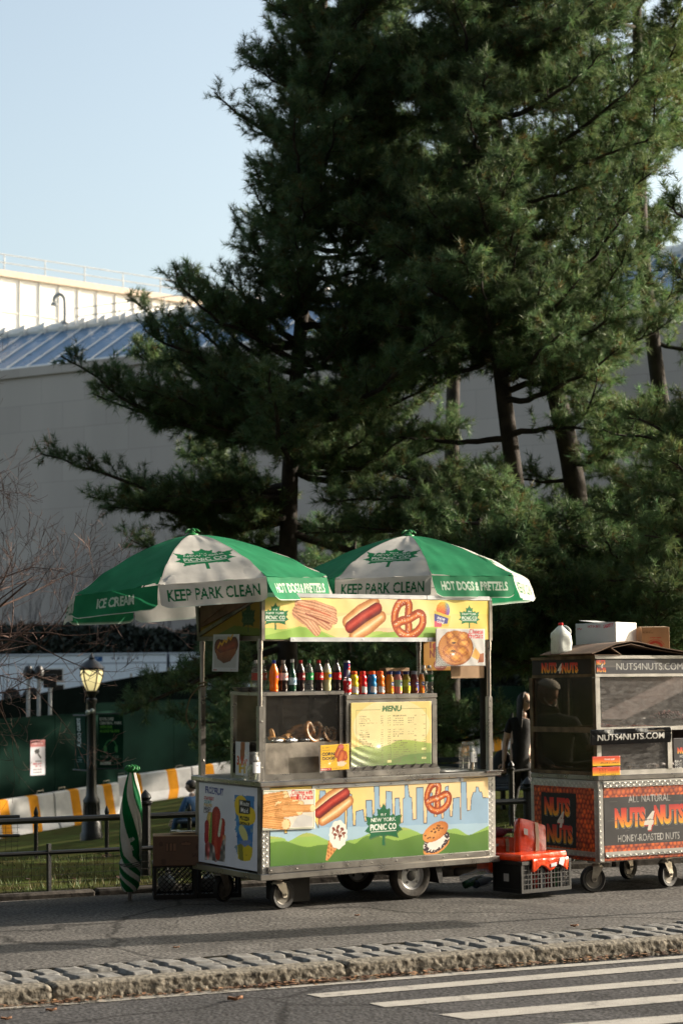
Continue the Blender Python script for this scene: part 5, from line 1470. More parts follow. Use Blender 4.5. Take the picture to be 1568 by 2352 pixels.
def art_menu(p):
    p.rect(-1, -1, 2, 2, (240, 214, 132))
    p.ell(.38, .30, .36, .2, (246, 228, 168)); 
    hl = [(0, .135), (.12, .16), (.22, .14), (.34, .155), (.45, .19), (.56, .185), (.66, .17), (.8, .15)]
    p.poly([(-.1, -.1)] + list(catmull(hl, 4)) + [(1, -.1)], lambda x, y: np.stack([176 - 60 * (1 - y / .18), 196 - 60 * (1 - y / .18), 96 - 10 * (1 - y / .18)], -1))
    p.poly([(.3, -.1), (.3, .02), (.5, .075), (.8, .09), (1, -.1)], (110, 142, 76))
    p.line([(.05, .02), (.05, MH - .055), (MW * .36, MH - .055)], .0022, (120, 130, 80)); p.line([(MW * .63, MH - .052), (MW - .05, MH - .052), (MW - .05, .02), (.05, .02)], .0022, (120, 130, 80))
    p.text('MENU', MW * .5, MH - .072, .046, (70, 120, 70), w=.18, bold=.05, shear=.15)
    ink = (128, 120, 84)
    L = ['HOT DOG', 'HOT SAUSAGE', 'JUMBO PRETZEL', 'JUMBO PRETZEL W/CHEESE', 'CHURRO', '', 'CAN SODA', 'LARGE SODA', 'SMALL WATER', 'LARGE WATER', 'SNAPPLE', 'GATORADE', 'VITAMIN WATER', 'SAN PELLEGRINO', 'RED BULL', 'JUICE', '', 'SNOW CONE', 'ICE CREAM', 'KNISH', 'COOKIE']
    R_ = ['FROZFRUIT BARS', '', '', '', 'BEN & JERRYS', '', 'HAAGEN DAZS', '', '', 'MAGNUM', '', 'KING CONE', 'COOKIES & CREAM', 'COOKIE SANDWICH', 'GIANT SANDWICH', 'CHOCOLATE ECLAIR', 'STRAWBERRY SHORTCAKE', 'VANILLA BAR', 'COOKIES & CREAM', 'SPONGEBOB', 'SNOWPOPS']
    R_[19] = 'FRUIT BAR'
    for i in range(21):
        y = MH - .11 - i * .0172
        for lst, x in ((L, .075), (R_, MW * .52)):
            s = lst[i]
            if s:
                p.text(s, x, y, .0095, ink, w=min(.0088 * len(s), .165), al='l', bold=.01)
                p.text(('240', '360', '450', '280', '150')[i % 5], x + .20, y, .009, ink, w=.02, al='l')
                xp = x + .265 if lst is L else x + .275
                if (i * 7 + (lst is R_) * 3) % 4 == 0: p.rect(xp - .005, y - .003, xp + .034, y + .012, (250, 240, 170))
                p.text(('$4.00', '$5.00', '$3.00', '$6.50')[i % 4], xp, y, .009, ink, w=.028, al='l')
            elif lst is R_ and i in (1, 2, 3, 7, 8): p.scrawl(x, y, .10, .006, (160, 150, 110), 5); p.scrawl(x + .14, y, .06, .006, (160, 150, 110), 3)
    p.line([(MW * .49, .05), (MW * .49, .13)], .002, (110, 120, 80))
def wob_menu(x, y):
    r = np.hypot(x - .05, y - .1)
    return .0016 * fbm(x * 9, y * 9) + .0035 * np.exp(-((x - .05) ** 2 + (y - .02) ** 2) / .02) * np.sin(110 * (y + .55 * x - .9 * x * x))
mp = panel('menu_print', cab, PRINT, ME, (1, 0, 0), (0, 0, 1), MW, MH, .0035, art_menu, wob=wob_menu)
panel('menu_sleeve', cab, SLEEVE, ME + [-.006, -.006, -.006], (1, 0, 0), (0, 0, 1), MW + .012, MH + .012, .03, lambda p: None, wob=lambda x, y: wob_menu(x, y) + .002, thick=.0008)

# posts
def post(u, v, z0, z1, z2, s=.042):
    b = MB(); b.box((u - s / 2, v - s / 2, z0), (u + s / 2, v + s / 2, z1), 0, .004)
    for k in (.2, .8): b.lathe([(.006, -.003), (.006, 0), (.001, .003)], 6, (u, v - s / 2 - .003, z0 + (z1 - z0) * k), 'y')
    o = b.build('post', STEEL, cart)
    b = MB(); b.tube([(u, v, z1 - .02), (u, v, z2)], .0175, 12); b.tube([(u, v, z2 - .09), (u, v, z2 - .02)], .0225, 12); b.build('upper_tube', STEEL, o)
pu = CL(597, 1700, .02)[0]
post(pu, .02, ZC - .01, CL(597, 1622, .02)[1], ZS + .01)
post(CL_ - .035, .02, ZC - .01, CL(1105, 1600, .02)[1], ZS + .01)
post(.03, CW_ - .03, ZC - .03, 1.62, ZS + .01)
post(CL_ - .06, CW_ - .03, ZC - .03, 1.62, ZS + .01)

# roof: printed front, side frames, sloping top
b = MB(); b.box((0, 0, ZT - .022), (CL_ - .02, .03, ZT)); b.box((0, 0, ZS - .004), (.03, .03, ZT - .022)); b.box((CL_ - .05, 0, ZS - .004), (CL_ - .02, .03, ZT - .022)); b.box((.03, .002, ZS - .004), (CL_ - .05, .03, ZS + .018))
b.box((0, .03, ZS - .004), (.03, CW_, ZS + .03)); b.box((CL_ - .05, .03, ZS - .004), (CL_ - .02, CW_, ZS + .03)); b.box((.03, CW_ - .03, ZS - .004), (CL_ - .05, CW_, ZS + .03))
b.box((0, CW_ - .03, ZS + .03), (.03, CW_, ZT - .09)); b.box((CL_ - .05, CW_ - .03, ZS + .03), (CL_ - .02, CW_, ZT - .09))
b.prism([(.001, .03, ZT - .004), (.001, .03, ZT - .034), (.001, CW_ - .03, ZS + .03), (.001, CW_ - .03, ZS + .06)], (.028, 0, 0))
b.prism([(CL_ - .049, .03, ZT - .004), (CL_ - .049, .03, ZT - .034), (CL_ - .049, CW_ - .03, ZS + .03), (CL_ - .049, CW_ - .03, ZS + .06)], (.028, 0, 0))
roof = b.build('roof_frame', STEELD, cart, smooth=0)
b = MB(); b.prism([(.03, .03, ZT - .006), (CL_ - .05, .03, ZT - .006), (CL_ - .05, CW_ - .03, ZT - .09), (.03, CW_ - .03, ZT - .09)], (0, 0, .004)); b.build('roof_sheet', STEELD, roof, smooth=0)
b = MB(); us = CL(665, 1470)[0]; b.box((us, -.012, ZS - .012), (CL(997, 1470)[0], -.006, ZS + .02)); 
for i in range(3): b.lathe([(.006, -.003), (.006, 0), (.001, .003)], 8, (us + .03 + i * .62, -.0125, ZS + .004), 'y')
ue = CL(978, 1370)[0]
b.box((.0, -.006, ZT - .028), (ue, -.001, ZT + .002)); b.box((ue + .005, -.007, ZT - .028), (CL_ - .02, -.001, ZT + .002)); b.build('sign_trim', ALU, roof, smooth=0)
b = MB(); b.box((-.005, -.007, ZS - .004), (.022, -.001, ZT - .03)); b.box((CL_ - .045, -.007, ZS - .004), (CL_ - .016, -.001, ZT - .03)); b.build('sign_end', STEELD, roof, smooth=0)
GO = np.array([.022, ZS + .004]); GW, GH = CL_ - .045 - .022, ZT - .03 - ZS - .004
def art_sign(p):
    g = lambda x, y: CL(564.4 + .36 * x, 1348.5 + .36 * y) - GO
    p.rect(-1, -1, 3, 2, lambda x, y: np.stack([244 + 0 * x, 203 + 12 * np.sin(x * 3) ** 2 + 10 * (y > .2), 112 + 60 * np.exp(-((x - 1.0) / .5) ** 2) + 20 * np.sin(x * 5) * np.sin(y * 9)], -1))
    p.poly([g(580, 190), g(820, 140), g(900, 180), g(1160, 150), g(1190, 260), g(560, 260)], (248, 226, 168))
    p.poly([g(80, 360), g(80, 262), g(150, 258), g(230, 270), g(340, 250), g(440, 262), g(600, 330), g(760, 285), g(860, 282), g(1000, 300), g(1140, 255), g(1220, 250), g(1220, 370)], (176, 204, 104))
    p.poly([g(80, 360), g(80, 320), g(220, 285), g(340, 255), g(450, 268), g(540, 320), g(640, 345), g(740, 330), g(900, 290), g(1080, 262), g(1220, 262), g(1220, 370)], (146, 186, 84))
    c = g(188, 186); leaf_logo(p, c[0], c[1], .235, .205, (22, 112, 66))
    c = g(1423, 190); leaf_logo(p, c[0], c[1], .21, .19, (40, 126, 76))
    # sugared fritters
    def stick(P, r, sh=0):
        P = [g(*q) for q in P]
        p.line(P, r, lambda q, s, a: np.array([216, 160, 124.]) + (30 * np.cos(s * 14 + sh) - 26 * q ** 3)[:, None] * np.array([[1, .95, .9]]) + NR.normal(0, 13, (len(q), 1)))
    stick([(330, 160), (400, 215), (450, 280)], [.05, .05, .038])
    stick([(350, 150), (440, 180), (520, 240)], [.045, .05, .042], 2)
    stick([(330, 105), (430, 125), (545, 165)], [.028, .05, .05], 1)
    stick([(430, 165), (520, 190), (560, 210)], [.034, .04, .035], 3)
    p.line([g(380, 170), g(480, 210), g(530, 230)], .006, (150, 76, 56)); p.line([g(330, 110), g(450, 150), g(540, 185)], .006, (196, 104, 70))
    a_, b_ = g(655, 270), g(850, 135); c = (a_ + b_) / 2; dv = b_ - a_
    hotdog_art(p, c[0], c[1], np.linalg.norm(dv) * 1.10, .155, math.atan2(dv[1], dv[0]))
    c = g(1030, 208); pretzel_art(p, c[0], c[1], .142, -.62)
    # snow cone
    c = g(1256, 145); p.ell(c[0], c[1], .066, .066, lambda q, a, b: np.stack([222 - 90 * np.clip(a * 2 - .2, 0, 1), 120 + 70 * b - 10 * np.clip(a, 0, 1), 60 + 110 * np.clip(a * 2 - .4, 0, 1)], -1) + NR.normal(0, 14, (len(q), 1)))
    p.poly([g(1200, 150), g(1303, 185), g(1290, 252), g(1200, 252)], (222, 196, 90)); p.poly([g(1200, 168), g(1290, 200), g(1282, 235), g(1200, 225)], (84, 84, 150))
    p.poly([g(1200, 215), g(1250, 225), g(1245, 255), g(1200, 255)], (206, 90, 110))
    c = g(1245, 213); p.text('SNOW', c[0] - .005, c[1] + .003, .02, (240, 240, 245), w=.075, rot=-.25, bold=.04); p.text('CONE', c[0] - .012, c[1] - .022, .02, (240, 240, 245), w=.07, rot=-.25, bold=.04)
panel('sign_print', roof, PRINT, (GO[0], -.003, GO[1]), (1, 0, 0), (0, 0, 1), GW, GH, .0038, art_sign, wob=wrinkle(.0042, 1.0, 7.))
def art_side(p):
    c = (.62, .15); leaf_logo(p, .60, .15, .22, .26, (30, 74, 36), ink=(80, 100, 70))
SWW = CW_ - .06
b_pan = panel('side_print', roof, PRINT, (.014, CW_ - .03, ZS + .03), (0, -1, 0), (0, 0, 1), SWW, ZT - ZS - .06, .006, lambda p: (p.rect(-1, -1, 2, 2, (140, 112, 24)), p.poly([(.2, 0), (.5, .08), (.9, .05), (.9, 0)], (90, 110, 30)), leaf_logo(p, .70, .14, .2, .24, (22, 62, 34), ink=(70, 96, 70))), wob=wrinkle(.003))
# folded brown cartons stored above the diagonal
t = thing('cardboard_sheet', 'folded brown carton tucked under the left end of the cart roof', 'cardboard', mat=CM)
b = MB(); b.prism([(-.006, CW_ - .06, ZS + .10), (-.006, CW_ - .06, ZT - .03), (-.006, .30, ZT + .0), (-.006, .12, ZT - .055)], (.012, 0, 0)); b.build('flap', CARDD, t, smooth=0)
b = MB(); b.prism([(-.016, CW_ - .10, ZS + .13), (-.016, CW_ - .10, ZT - .08), (-.016, .45, ZT - .06)], (.006, 0, 0)); b.build('torn_flap', CARDD, t, smooth=0)

# wheels
def caster(parent, u, v, gz, ztop, r, yaw=0.0, w=.045, tm=RUBBER):
    """swivel caster: plate, fork with two cheeks, wheel on an axle"""
    R = Matrix.Translation((u, v, 0)) @ Matrix.Rotation(yaw, 4, 'Z')
    b = MB(); zc = gz + r
    b.obox(R, (-.055, -.05, ztop - .012), (.055, .05, ztop), 0, .003)
    t = MB().lathe([(.045, 0), (.045, .012), (.03, .02), (.03, .03)], 14, (0, 0, ztop - .042)); b.add([R @ Vector(p) for p in t.v], t.f)
    trail = .035
    for s in (-1, 1):
        y = s * (w / 2 + .008)
        P = [(-.045, y, ztop - .04), (.045, y, ztop - .04), (trail + .026, y, zc + .01), (trail + .016, y, zc - .02), (trail - .016, y, zc - .02), (trail - .024, y, zc + .01)]
        if s < 0: P = P
        t = MB().prism(P, (0, .004 * s, 0)); b.add([R @ Vector(p) for p in t.v], t.f)
    t = MB().box((-.045, -w / 2 - .01, ztop - .044), (.045, w / 2 + .01, ztop - .038)); b.add([R @ Vector(p) for p in t.v], t.f)
    t = MB().lathe([(.011, -w / 2 - .018), (.011, w / 2 + .018)], 10, (trail, 0, zc), 'y'); b.add([R @ Vector(p) for p in t.v], t.f)
    f = b.build('caster', M_('zinc_fork', (.42, .38, .32), rough=.45, metal=.7, var=.2, scale=14), parent)
    b = MB(); t = MB().lathe([(r * .70, -w / 2 + .006), (r * .93, -w / 2), (r, -w / 2 + .009), (r, w / 2 - .009), (r * .93, w / 2), (r * .70, w / 2 - .006)], 32, (trail, 0, zc), 'y'); b.add([R @ Vector(p) for p in t.v], t.f)
    wl_ = b.build('wheel', tm, f)
    b = MB(); t = MB().lathe([(.012, -w / 2 - .002), (.022, -w / 2), (.026, -w / 2 + .012), (r * .60, -w / 2 + .014), (r * .70, -w / 2 + .004), (r * .70, w / 2 - .004), (r * .6, w / 2 - .014), (.026, w / 2 - .012), (.022, w / 2), (.012, w / 2 + .002)], 28, (trail, 0, zc), 'y'); b.add([R @ Vector(p) for p in t.v], t.f)
    b.build('hub', M_('caster_hub', (.20, .185, .16), rough=.5, metal=.3, var=.25, scale=16), f)
zt = ZB - .035
u, v = .20, .09
caster(cart, u, v, ground_v(u, v), zt, .105, .12)
u, v = .14, CW_ - .13
caster(cart, u, v, ground_v(u, v), zt, .105, .35)
def road_wheel(u, v):
    r = .175; zc = ground_v(u, v) + r; w = .10
    b = MB(); prof = [(.105, -w / 2 + .012), (.125, -w / 2 + .002), (.150, -w / 2), (.168, -w / 2 + .012), (r, -w / 2 + .028), (r, w / 2 - .028), (.168, w / 2 - .012), (.150, w / 2), (.125, w / 2 - .002), (.105, w / 2 - .012)]
    b.lathe(prof, 40, (u, v, zc), 'y')
    for k in range(44):
        a = 2 * PI * k / 44
        b.box((0, 0, 0), (0, 0, 0)) if False else None
    ty = b.build('wheel', M_('tyre', (.040, .033, .026), rough=.85, var=.3, scale=18, bump=.3, bscale=60), cart)
    b = MB(); b.lathe([(.105, -w / 2 + .014), (.113, -w / 2 + .004), (.108, -w / 2 + .002), (.098, -w / 2 + .02), (.086, -w / 2 + .034), (.076, -w / 2 + .020), (.060, -w / 2 + .018), (.046, -w / 2 + .028), (.002, -w / 2 + .03)], 36, (u, v, zc), 'y')
    b.lathe([(.105, w / 2 - .012), (.09, w / 2 - .03), (.002, w / 2 - .03)], 24, (u, v, zc), 'y')
    rim = b.build('rim', M_('rim_paint', (.42, .42, .42), rough=.42, metal=.4, var=.2, scale=14), ty)
    b = MB()
    for k in range(4): a = PI / 4 + k * PI / 2; b.lathe([(.012, -.001), (.012, .0015), (.001, .002)], 10, (u + .066 * math.cos(a), v - w / 2 + .0175, zc + .066 * math.sin(a)), 'y')
    b.lathe([(.040, -.004), (.040, 0), (.03, .004), (.001, .004)], 18, (u, v - w / 2 + .026, zc), 'y'); b.build('bolt_hole', DARK, rim)
uw = CL(943, 2060, .06)[0]
road_wheel(uw, .075); road_wheel(uw + .02, CW_ - .12)
b = MB(); b.tube([(uw, .10, ground_v(uw, .1) + .175), (uw + .02, CW_ - .16, ground_v(uw, .8) + .175)], .02, 8); b.box((uw - .25, .16, zt - .05), (uw + .25, .20, zt - .004)); b.box((uw - .25, CW_ - .24, zt - .05), (uw + .25, CW_ - .20, zt - .004))
b.box((.1, .40, zt - .04), (CL_ - .1, .46, zt - .004)); b.build('axle', STEELD, cart, smooth=0)
b = MB(); P = [(uw + .20, .01, zt - .002), (uw + .26, .01, zt - .002), (uw + .27, .01, zt - .13), (uw + .235, .01, zt - .13)]; b.prism(P, (0, .13, 0)); b.build('mud_flap', RUBBER, cart, smooth=0)
b = MB(); b.box((.42, .30, .0), (.62, .62, zt - .01), 0, .01); b.build('gas_box', M_('under_box', (.02, .018, .016), rough=.7), cart)
# rope on the back left post
b = MB(); P = SL(447, 1570, .03); vv = CW_ - .03
b.tube([(.03 + .03 * math.cos(a), vv + .03 * math.sin(a), 1.60 + .004 * a) for a in np.linspace(13, 0, 50)] + catmull([(.0, vv + .02, 1.60), (-.05, vv + .05, 1.52), (-.075, vv + .06, 1.38), (-.03, vv + .04, 1.29), (.0, vv + .02, 1.36)], 6), .0055, 5)
ro = b.build('rope', M_('old_rope', (.16, .12, .06), rough=.9), None); ro.matrix_world = CM; tag(ro, 'old brown rope looped round the cart\'s back left post', 'rope')

# ---------------------------------------------------------------- posters and sheets hung on the cart
def sheet(name, label, cat, o, ux, uy, w, h, res, fn, base, wob=None, sleeve=True, mat=None):
    t = thing(name, label, cat, mat=CM if mat is None else mat)
    panel('print', t, PRINT, o, ux, uy, w, h, res, fn, base=base, wob=wob)
    if sleeve:
        n_ = nz(np.cross(ux, uy)); wf = (lambda x, y: wob(x, y) + .0012 * fbm(x * 30, y * 30)) if wob is not None else (lambda x, y: .0016 * fbm(x * 24, y * 24))
        panel('clear_sleeve', t, SLEEVE, np.asarray(o) + n_ * .005 - nz(ux) * .012 - nz(uy) * .012, ux, uy, w + .024, h + .024, .02, lambda p: None, wob=wf, thick=.0006)
    return t
# fritters sheet on the front
a0, a1, a2 = CL(600, 1908), CL(720, 1902), CL(600, 1812)
w_, h_ = a1[0] - a0[0], a2[1] - a0[1] - .01
def art_churro(p):
    p.rect(0, 0, w_, h_, (226, 220, 204)); p.line([(.008, .008), (w_ - .008, .008), (w_ - .008, h_ - .008), (.008, h_ - .008), (.008, .008)], .003, (120, 150, 120))
    p.poly([(w_ * .55, .02), (w_ * .95, .02), (w_ * .95, h_ * .3), (w_ * .7, h_ * .4)], (206, 204, 200))
    def st(x0, y0, x1, y1, r):
        P = [(x0 * w_, y0 * h_), (x1 * w_, y1 * h_)]
        p.line(P, r, lambda q, s, a: np.array([226, 164, 98.]) + (22 * np.cos(s * 16) - 40 * q ** 3)[:, None] + NR.normal(0, 6, (len(q), 1)))
        p.ell(x1 * w_, y1 * h_, r * .8, r * .9, (240, 214, 160), jag=.1)
    for q in ((.0, .80, .42, .88, .028), (.0, .70, .44, .80, .030), (.1, .64, .62, .72, .032), (.0, .52, .30, .60, .04), (.3, .56, .72, .62, .03), (.12, .48, .48, .54, .032), (.0, .34, .36, .42, .036), (.30, .40, .70, .46, .032), (.4, .54, .95, .52, .028), (.0, .22, .44, .14, .042)): st(*q)
    p.text('Churros with', w_ * .74, h_ * .86, .040, (206, 44, 44), w=w_ * .40, bold=.03); p.text('Vanilla Cream', w_ * .74, h_ * .74, .040, (206, 44, 44), w=w_ * .44, bold=.03)
sheet('poster', 'churros with vanilla cream picture taped to the front of the food cart', 'poster', (a0[0], -.016, a0[1]), (1, 0, -.02), (.02, 0, 1), w_, h_, .004, art_churro, (226, 220, 204), wob=wrinkle(.002, 2., 2.), sleeve=False)
# cheese pretzel sheet hanging from the sign's right end
a0, a1, a2 = CL(1001, 1530, -.03), CL(1113, 1527, -.03), CL(1001, 1444, -.03)
w2, h2 = a1[0] - a0[0], a2[1] - a0[1]
def art_cheese(p):
    p.rect(0, 0, w2, h2, (214, 212, 208)); p.poly([(0, 0), (w2 * .4, 0), (w2 * .15, h2 * .6), (0, h2 * .5)], (120, 118, 112))
    p.ell(w2 * .40, h2 * .48, w2 * .36, h2 * .47, (150, 84, 34)); p.ell(w2 * .40, h2 * .50, w2 * .34, h2 * .45, (196, 126, 50))
    for (x, y, r) in ((.36, .66, .15), (.30, .40, .17), (.56, .62, .13), (.52, .40, .14), (.40, .24, .14), (.55, .80, .12), (.28, .82, .1)):
        p.ell(x * w2, y * h2, r * w2, r * h2 * 1.05, lambda q, a, b: bread(np.clip(q + .2 * np.sin(a * 9) * np.sin(b * 8), 0, 1), 0, 0, (240, 186, 84), (216, 140, 50), (160, 84, 26)))
    for (x, y) in ((.36, .62), (.34, .40)): p.ell(x * w2, y * h2, .05 * w2, .025 * h2, (70, 30, 14))
    p.poly([(w2 * .72, h2 * .25), (w2 * .80, h2 * .50), (w2 * .92, h2 * .30), (w2 * .85, h2 * .15)], (236, 180, 90)); p.poly([(w2 * .85, h2 * .08), (w2 * .98, h2 * .10), (w2 * .98, h2 * .35), (w2 * .9, h2 * .32)], (166, 92, 50))
    p.text('Cheese', w2 * .82, h2 * .86, .040, (214, 50, 60), w=w2 * .28, bold=.02); p.text('Pretzels', w2 * .81, h2 * .74, .040, (214, 50, 60), w=w2 * .31, bold=.02)
sheet('poster', 'cheese pretzels picture in a clear sleeve hung from the sign\'s right end', 'poster', (a0[0], -.03, a0[1]), (1, 0, 0), (0, 0, 1), w2, h2, .004, art_cheese, (214, 212, 208), wob=wrinkle(.003, 2., 5.))
a0, a1 = CL(1035, 1558, .03), CL(1110, 1528, .03)
t = thing('cardboard_sheet', 'pale brown cardboard piece hanging below the cheese pretzels picture', 'cardboard', mat=CM)
b = MB(); b.box((a0[0], .025, a0[1]), (a1[0], .032, a1[1] + .1)); b.build('sheet', CARD, t, smooth=0)
# yellow souvenir sheet at the back right
a0, a1 = CL(972, 1541, .80), CL(1036, 1470, .80)
w3, h3 = a1[0] - a0[0], a1[1] - a0[1]
sheet('poster', 'dark yellow souvenir sheet with a heart hanging beside the back right post', 'poster', (a0[0], .80, a0[1]), (1, 0, 0), (0, 0, 1), w3, h3, .006, lambda p: (p.text('I', w3 * .25, h3 * .72, .07, (110, 40, 24), w=.02, bold=.04), p.ell(w3 * .42, h3 * .80, .03, .028, (130, 40, 30)), p.ell(w3 * .56, h3 * .80, .03, .028, (130, 40, 30)), p.poly([(w3 * .33, h3 * .78), (w3 * .65, h3 * .78), (w3 * .49, h3 * .66)], (130, 40, 30)), p.text('NY', w3 * .4, h3 * .42, .07, (110, 40, 24), w=.11, bold=.04), p.ell(w3 * .6, h3 * .2, .07, .05, (120, 50, 30))), (166, 118, 40), sleeve=False)
# hot dog sheet at the left end
a0, a1, a2 = SL(487, 1542, -.05), SL(546, 1541, -.05), SL(494, 1457, -.05)
w4, h4 = a0[0] - a1[0], a2[1] - a0[1]
def art_hd(p):
    p.rect(0, 0, w4, h4, (196, 200, 210)); p.rect(w4 * .08, h4 * .10, w4 * .92, h4 * .94, (176, 178, 186))
    p.line([(w4 * .22, h4 * .66), (w4 * .5, h4 * .62), (w4 * .82, h4 * .72)], w4 * .16, lambda q, s, a: bread(q, s, a, (150, 60, 36), (112, 40, 22), (70, 24, 14)))
    p.poly([(w4 * .08, h4 * .62), (w4 * .3, h4 * .50), (w4 * .9, h4 * .62), (w4 * .9, h4 * .5), (w4 * .7, h4 * .28), (w4 * .45, h4 * .22), (w4 * .2, h4 * .34)], lambda x, y: bread(np.clip((h4 * .6 - y) / (h4 * .4), 0, 1), 0, 0, (150, 84, 46), (128, 64, 32), (80, 36, 18)))
    p.line([(w4 * (.2 + .08 * k), h4 * (.74 if k % 2 else .64) + .01 * k) for k in range(8)], w4 * .022, (214, 160, 40))
    p.scrawl(w4 * .06, h4 * .03, w4 * .14, h4 * .03, (170, 40, 40), 3); p.text('$4.00', w4 * .82, h4 * .03, h4 * .035, (170, 40, 40), w=w4 * .2)
sheet('poster', 'hot dog picture in a white frame hanging from the roof\'s left end', 'poster', (-.05, a0[0], a0[1]), (0, -1, .0), (.0, -.07, 1), w4, h4, .0045, art_hd, (196, 200, 210), wob=wrinkle(.002, 2., 8.), sleeve=False)
# white price sheet leaning at the left behind the jar
a0, a1, a2 = SL(541, 1780, .012), SL(572, 1785, .012), SL(541, 1703, .012)
w5, h5 = a0[0] - a1[0], a2[1] - a0[1]
sheet('poster', 'white sheet with a pretzel and yellow letters behind the left tip jar', 'poster', (.012, a0[0], a0[1]), (0, -1, 0), (0, 0, 1), w5, h5, .005, lambda p: (p.line([(w5 * .5, h5 * .55), (w5 * .55, h5 * .95)], .03, (150, 90, 50)), p.text('3 for', w5 * .5, h5 * .30, .07, (190, 70, 30), w=w5 * .8, bold=.05), p.text('H', w5 * .5, h5 * .08, .07, (210, 170, 30), w=w5 * .5, bold=.06)), (206, 208, 212), sleeve=False)
# corn dog carton leaning on the case
a0, a1, a2 = CL(736, 1771, .015), CL(801, 1768, .015), CL(733, 1712, .015)
w6, h6 = a1[0] - a0[0], a2[1] - a0[1]
def art_corn(p):
    p.rect(0, 0, w6, h6, (244, 190, 28)); p.rect(0, 0, w6 * .38, h6 * .10, (190, 36, 36)); p.scrawl(w6 * .03, h6 * .025, w6 * .32, h6 * .05, (236, 200, 180), 6)
    p.text('FOSTER', w6 * .2, h6 * .86, h6 * .05, (150, 120, 40), w=w6 * .24); p.rect(w6 * .06, h6 * .78, w6 * .34, h6 * .80, (150, 120, 40))
    p.text('CORN', w6 * .27, h6 * .58, h6 * .13, (34, 28, 24), w=w6 * .44, bold=.05); p.text('DOGS', w6 * .29, h6 * .41, h6 * .13, (34, 28, 24), w=w6 * .46, bold=.05)
    p.scrawl(w6 * .2, h6 * .35, w6 * .36, h6 * .03, (150, 110, 30), 8)
    for (x0, y0, x1, y1, r) in ((.60, .60, .72, .88, .11), (.86, .48, .84, .60, .10), (.70, .40, .76, .62, .12)):
        p.line([(x0 * w6, y0 * h6), (x1 * w6, y1 * h6)], r * w6, lambda q, s, a: bread(np.clip(q + .15 * s, 0, 1), 0, 0, (226, 130, 60), (206, 92, 34), (160, 56, 20)))
    p.ell(w6 * .73, h6 * .90, w6 * .10, h6 * .055, (222, 110, 110)); p.ell(w6 * .74, h6 * .24, w6 * .16, h6 * .10, (240, 220, 190), jag=.15)
    p.scrawl(w6 * .42, h6 * .06, w6 * .34, h6 * .02, (120, 90, 20), 7); p.text('16', w6 * .93, h6 * .93, h6 * .05, (80, 60, 20), w=w6 * .06)
t = sheet('carton', 'yellow corn dogs carton leaning against the glass case', 'carton', (a0[0], .015, a0[1]), (1, 0, .015), (-.015, -.02, 1), w6, h6, .0035, art_corn, (244, 190, 28), sleeve=True)

# ---------------------------------------------------------------- bottles and cans along the top
def at_cart(u, v, z, rz=0.0): return CM @ Matrix.Translation((u, v, z)) @ Matrix.Rotation(rz, 4, 'Z')
def lathe_cols(prof, cols, n=18):
    b = MB(); b.lathe(prof, n); C = np.repeat(lin(np.array(cols, float)), n, 0); return b, C
def label_ring(parent, r, z0, z1, fn, base, n=56, m=16, bulge=0.0):
    th = np.linspace(-PI, PI, n + 1)[:-1]; zz = np.linspace(z0, z1, m)
    T_, Z_ = np.meshgrid(th, zz)
    p = Paint(T_.ravel() * r, Z_.ravel() - z0, base); fn(p)
    rr = r + bulge * np.sin(PI * (Z_ - z0) / (z1 - z0))
    V = np.stack([rr * np.sin(T_), -rr * np.cos(T_), Z_], -1).reshape(-1, 3)
    ix = np.arange(n * m).reshape(m, n); jx = np.roll(ix, -1, 1)
    Q = np.stack([ix[:-1], jx[:-1], jx[1:], ix[1:]], -1).reshape(-1, 4)
    return np_mesh('label', V, Q, PLASTIC, parent, cols=p.C, smooth=True)
CLEARP = JARG
def soda(label, u, v, z, liquid, neck, capc, labc, ink, word, level=.165, clear=False, lz=(.085, .135), H=.232, art=None, rz=0, grp='soda bottles in a row on the glass case', w=None, r=.0345):
    t = thing('bottle', label, 'bottle', mat=at_cart(u, v, z, rz), group=grp)
    prof = [(.002, 0), (r * .80, .001), (r * .93, .01), (r * .96, .03), (r * .86, .052), (r * .88, .066), (r, lz[0]), (r, lz[1]), (r * .97, lz[1] + .012), (r * .80, lz[1] + .035), (r * .56, lz[1] + .055), (.0125, lz[1] + .070), (.0115, H - .016)]
    cols = [liquid if q[1] < level else neck for q in prof]
    b, C = lathe_cols(prof, cols)
    o = b.build('body', JARG if clear else PLASTIC, t, cols=C, smooth=60)
    b = MB(); b.lathe([(.0145, H - .018), (.0145, H - .001), (.012, H), (.001, H)], 14); b.lathe([(.0155, H - .024), (.0155, H - .019)], 14); b.build('cap', M_('cap_' + '_'.join(map(str, capc)), lin(capc), rough=.35, var=.03), t)
    label_ring(t, r + .0006, lz[0] - .002, lz[1] + .002, art or (lambda p: p.text(word, 0, (lz[1] - lz[0]) * .32, (lz[1] - lz[0]) * .42, ink, w=w or r * 1.25, bold=.03, shear=.15, rot=.06)), labc)
    return t
zt1 = CZ + .001
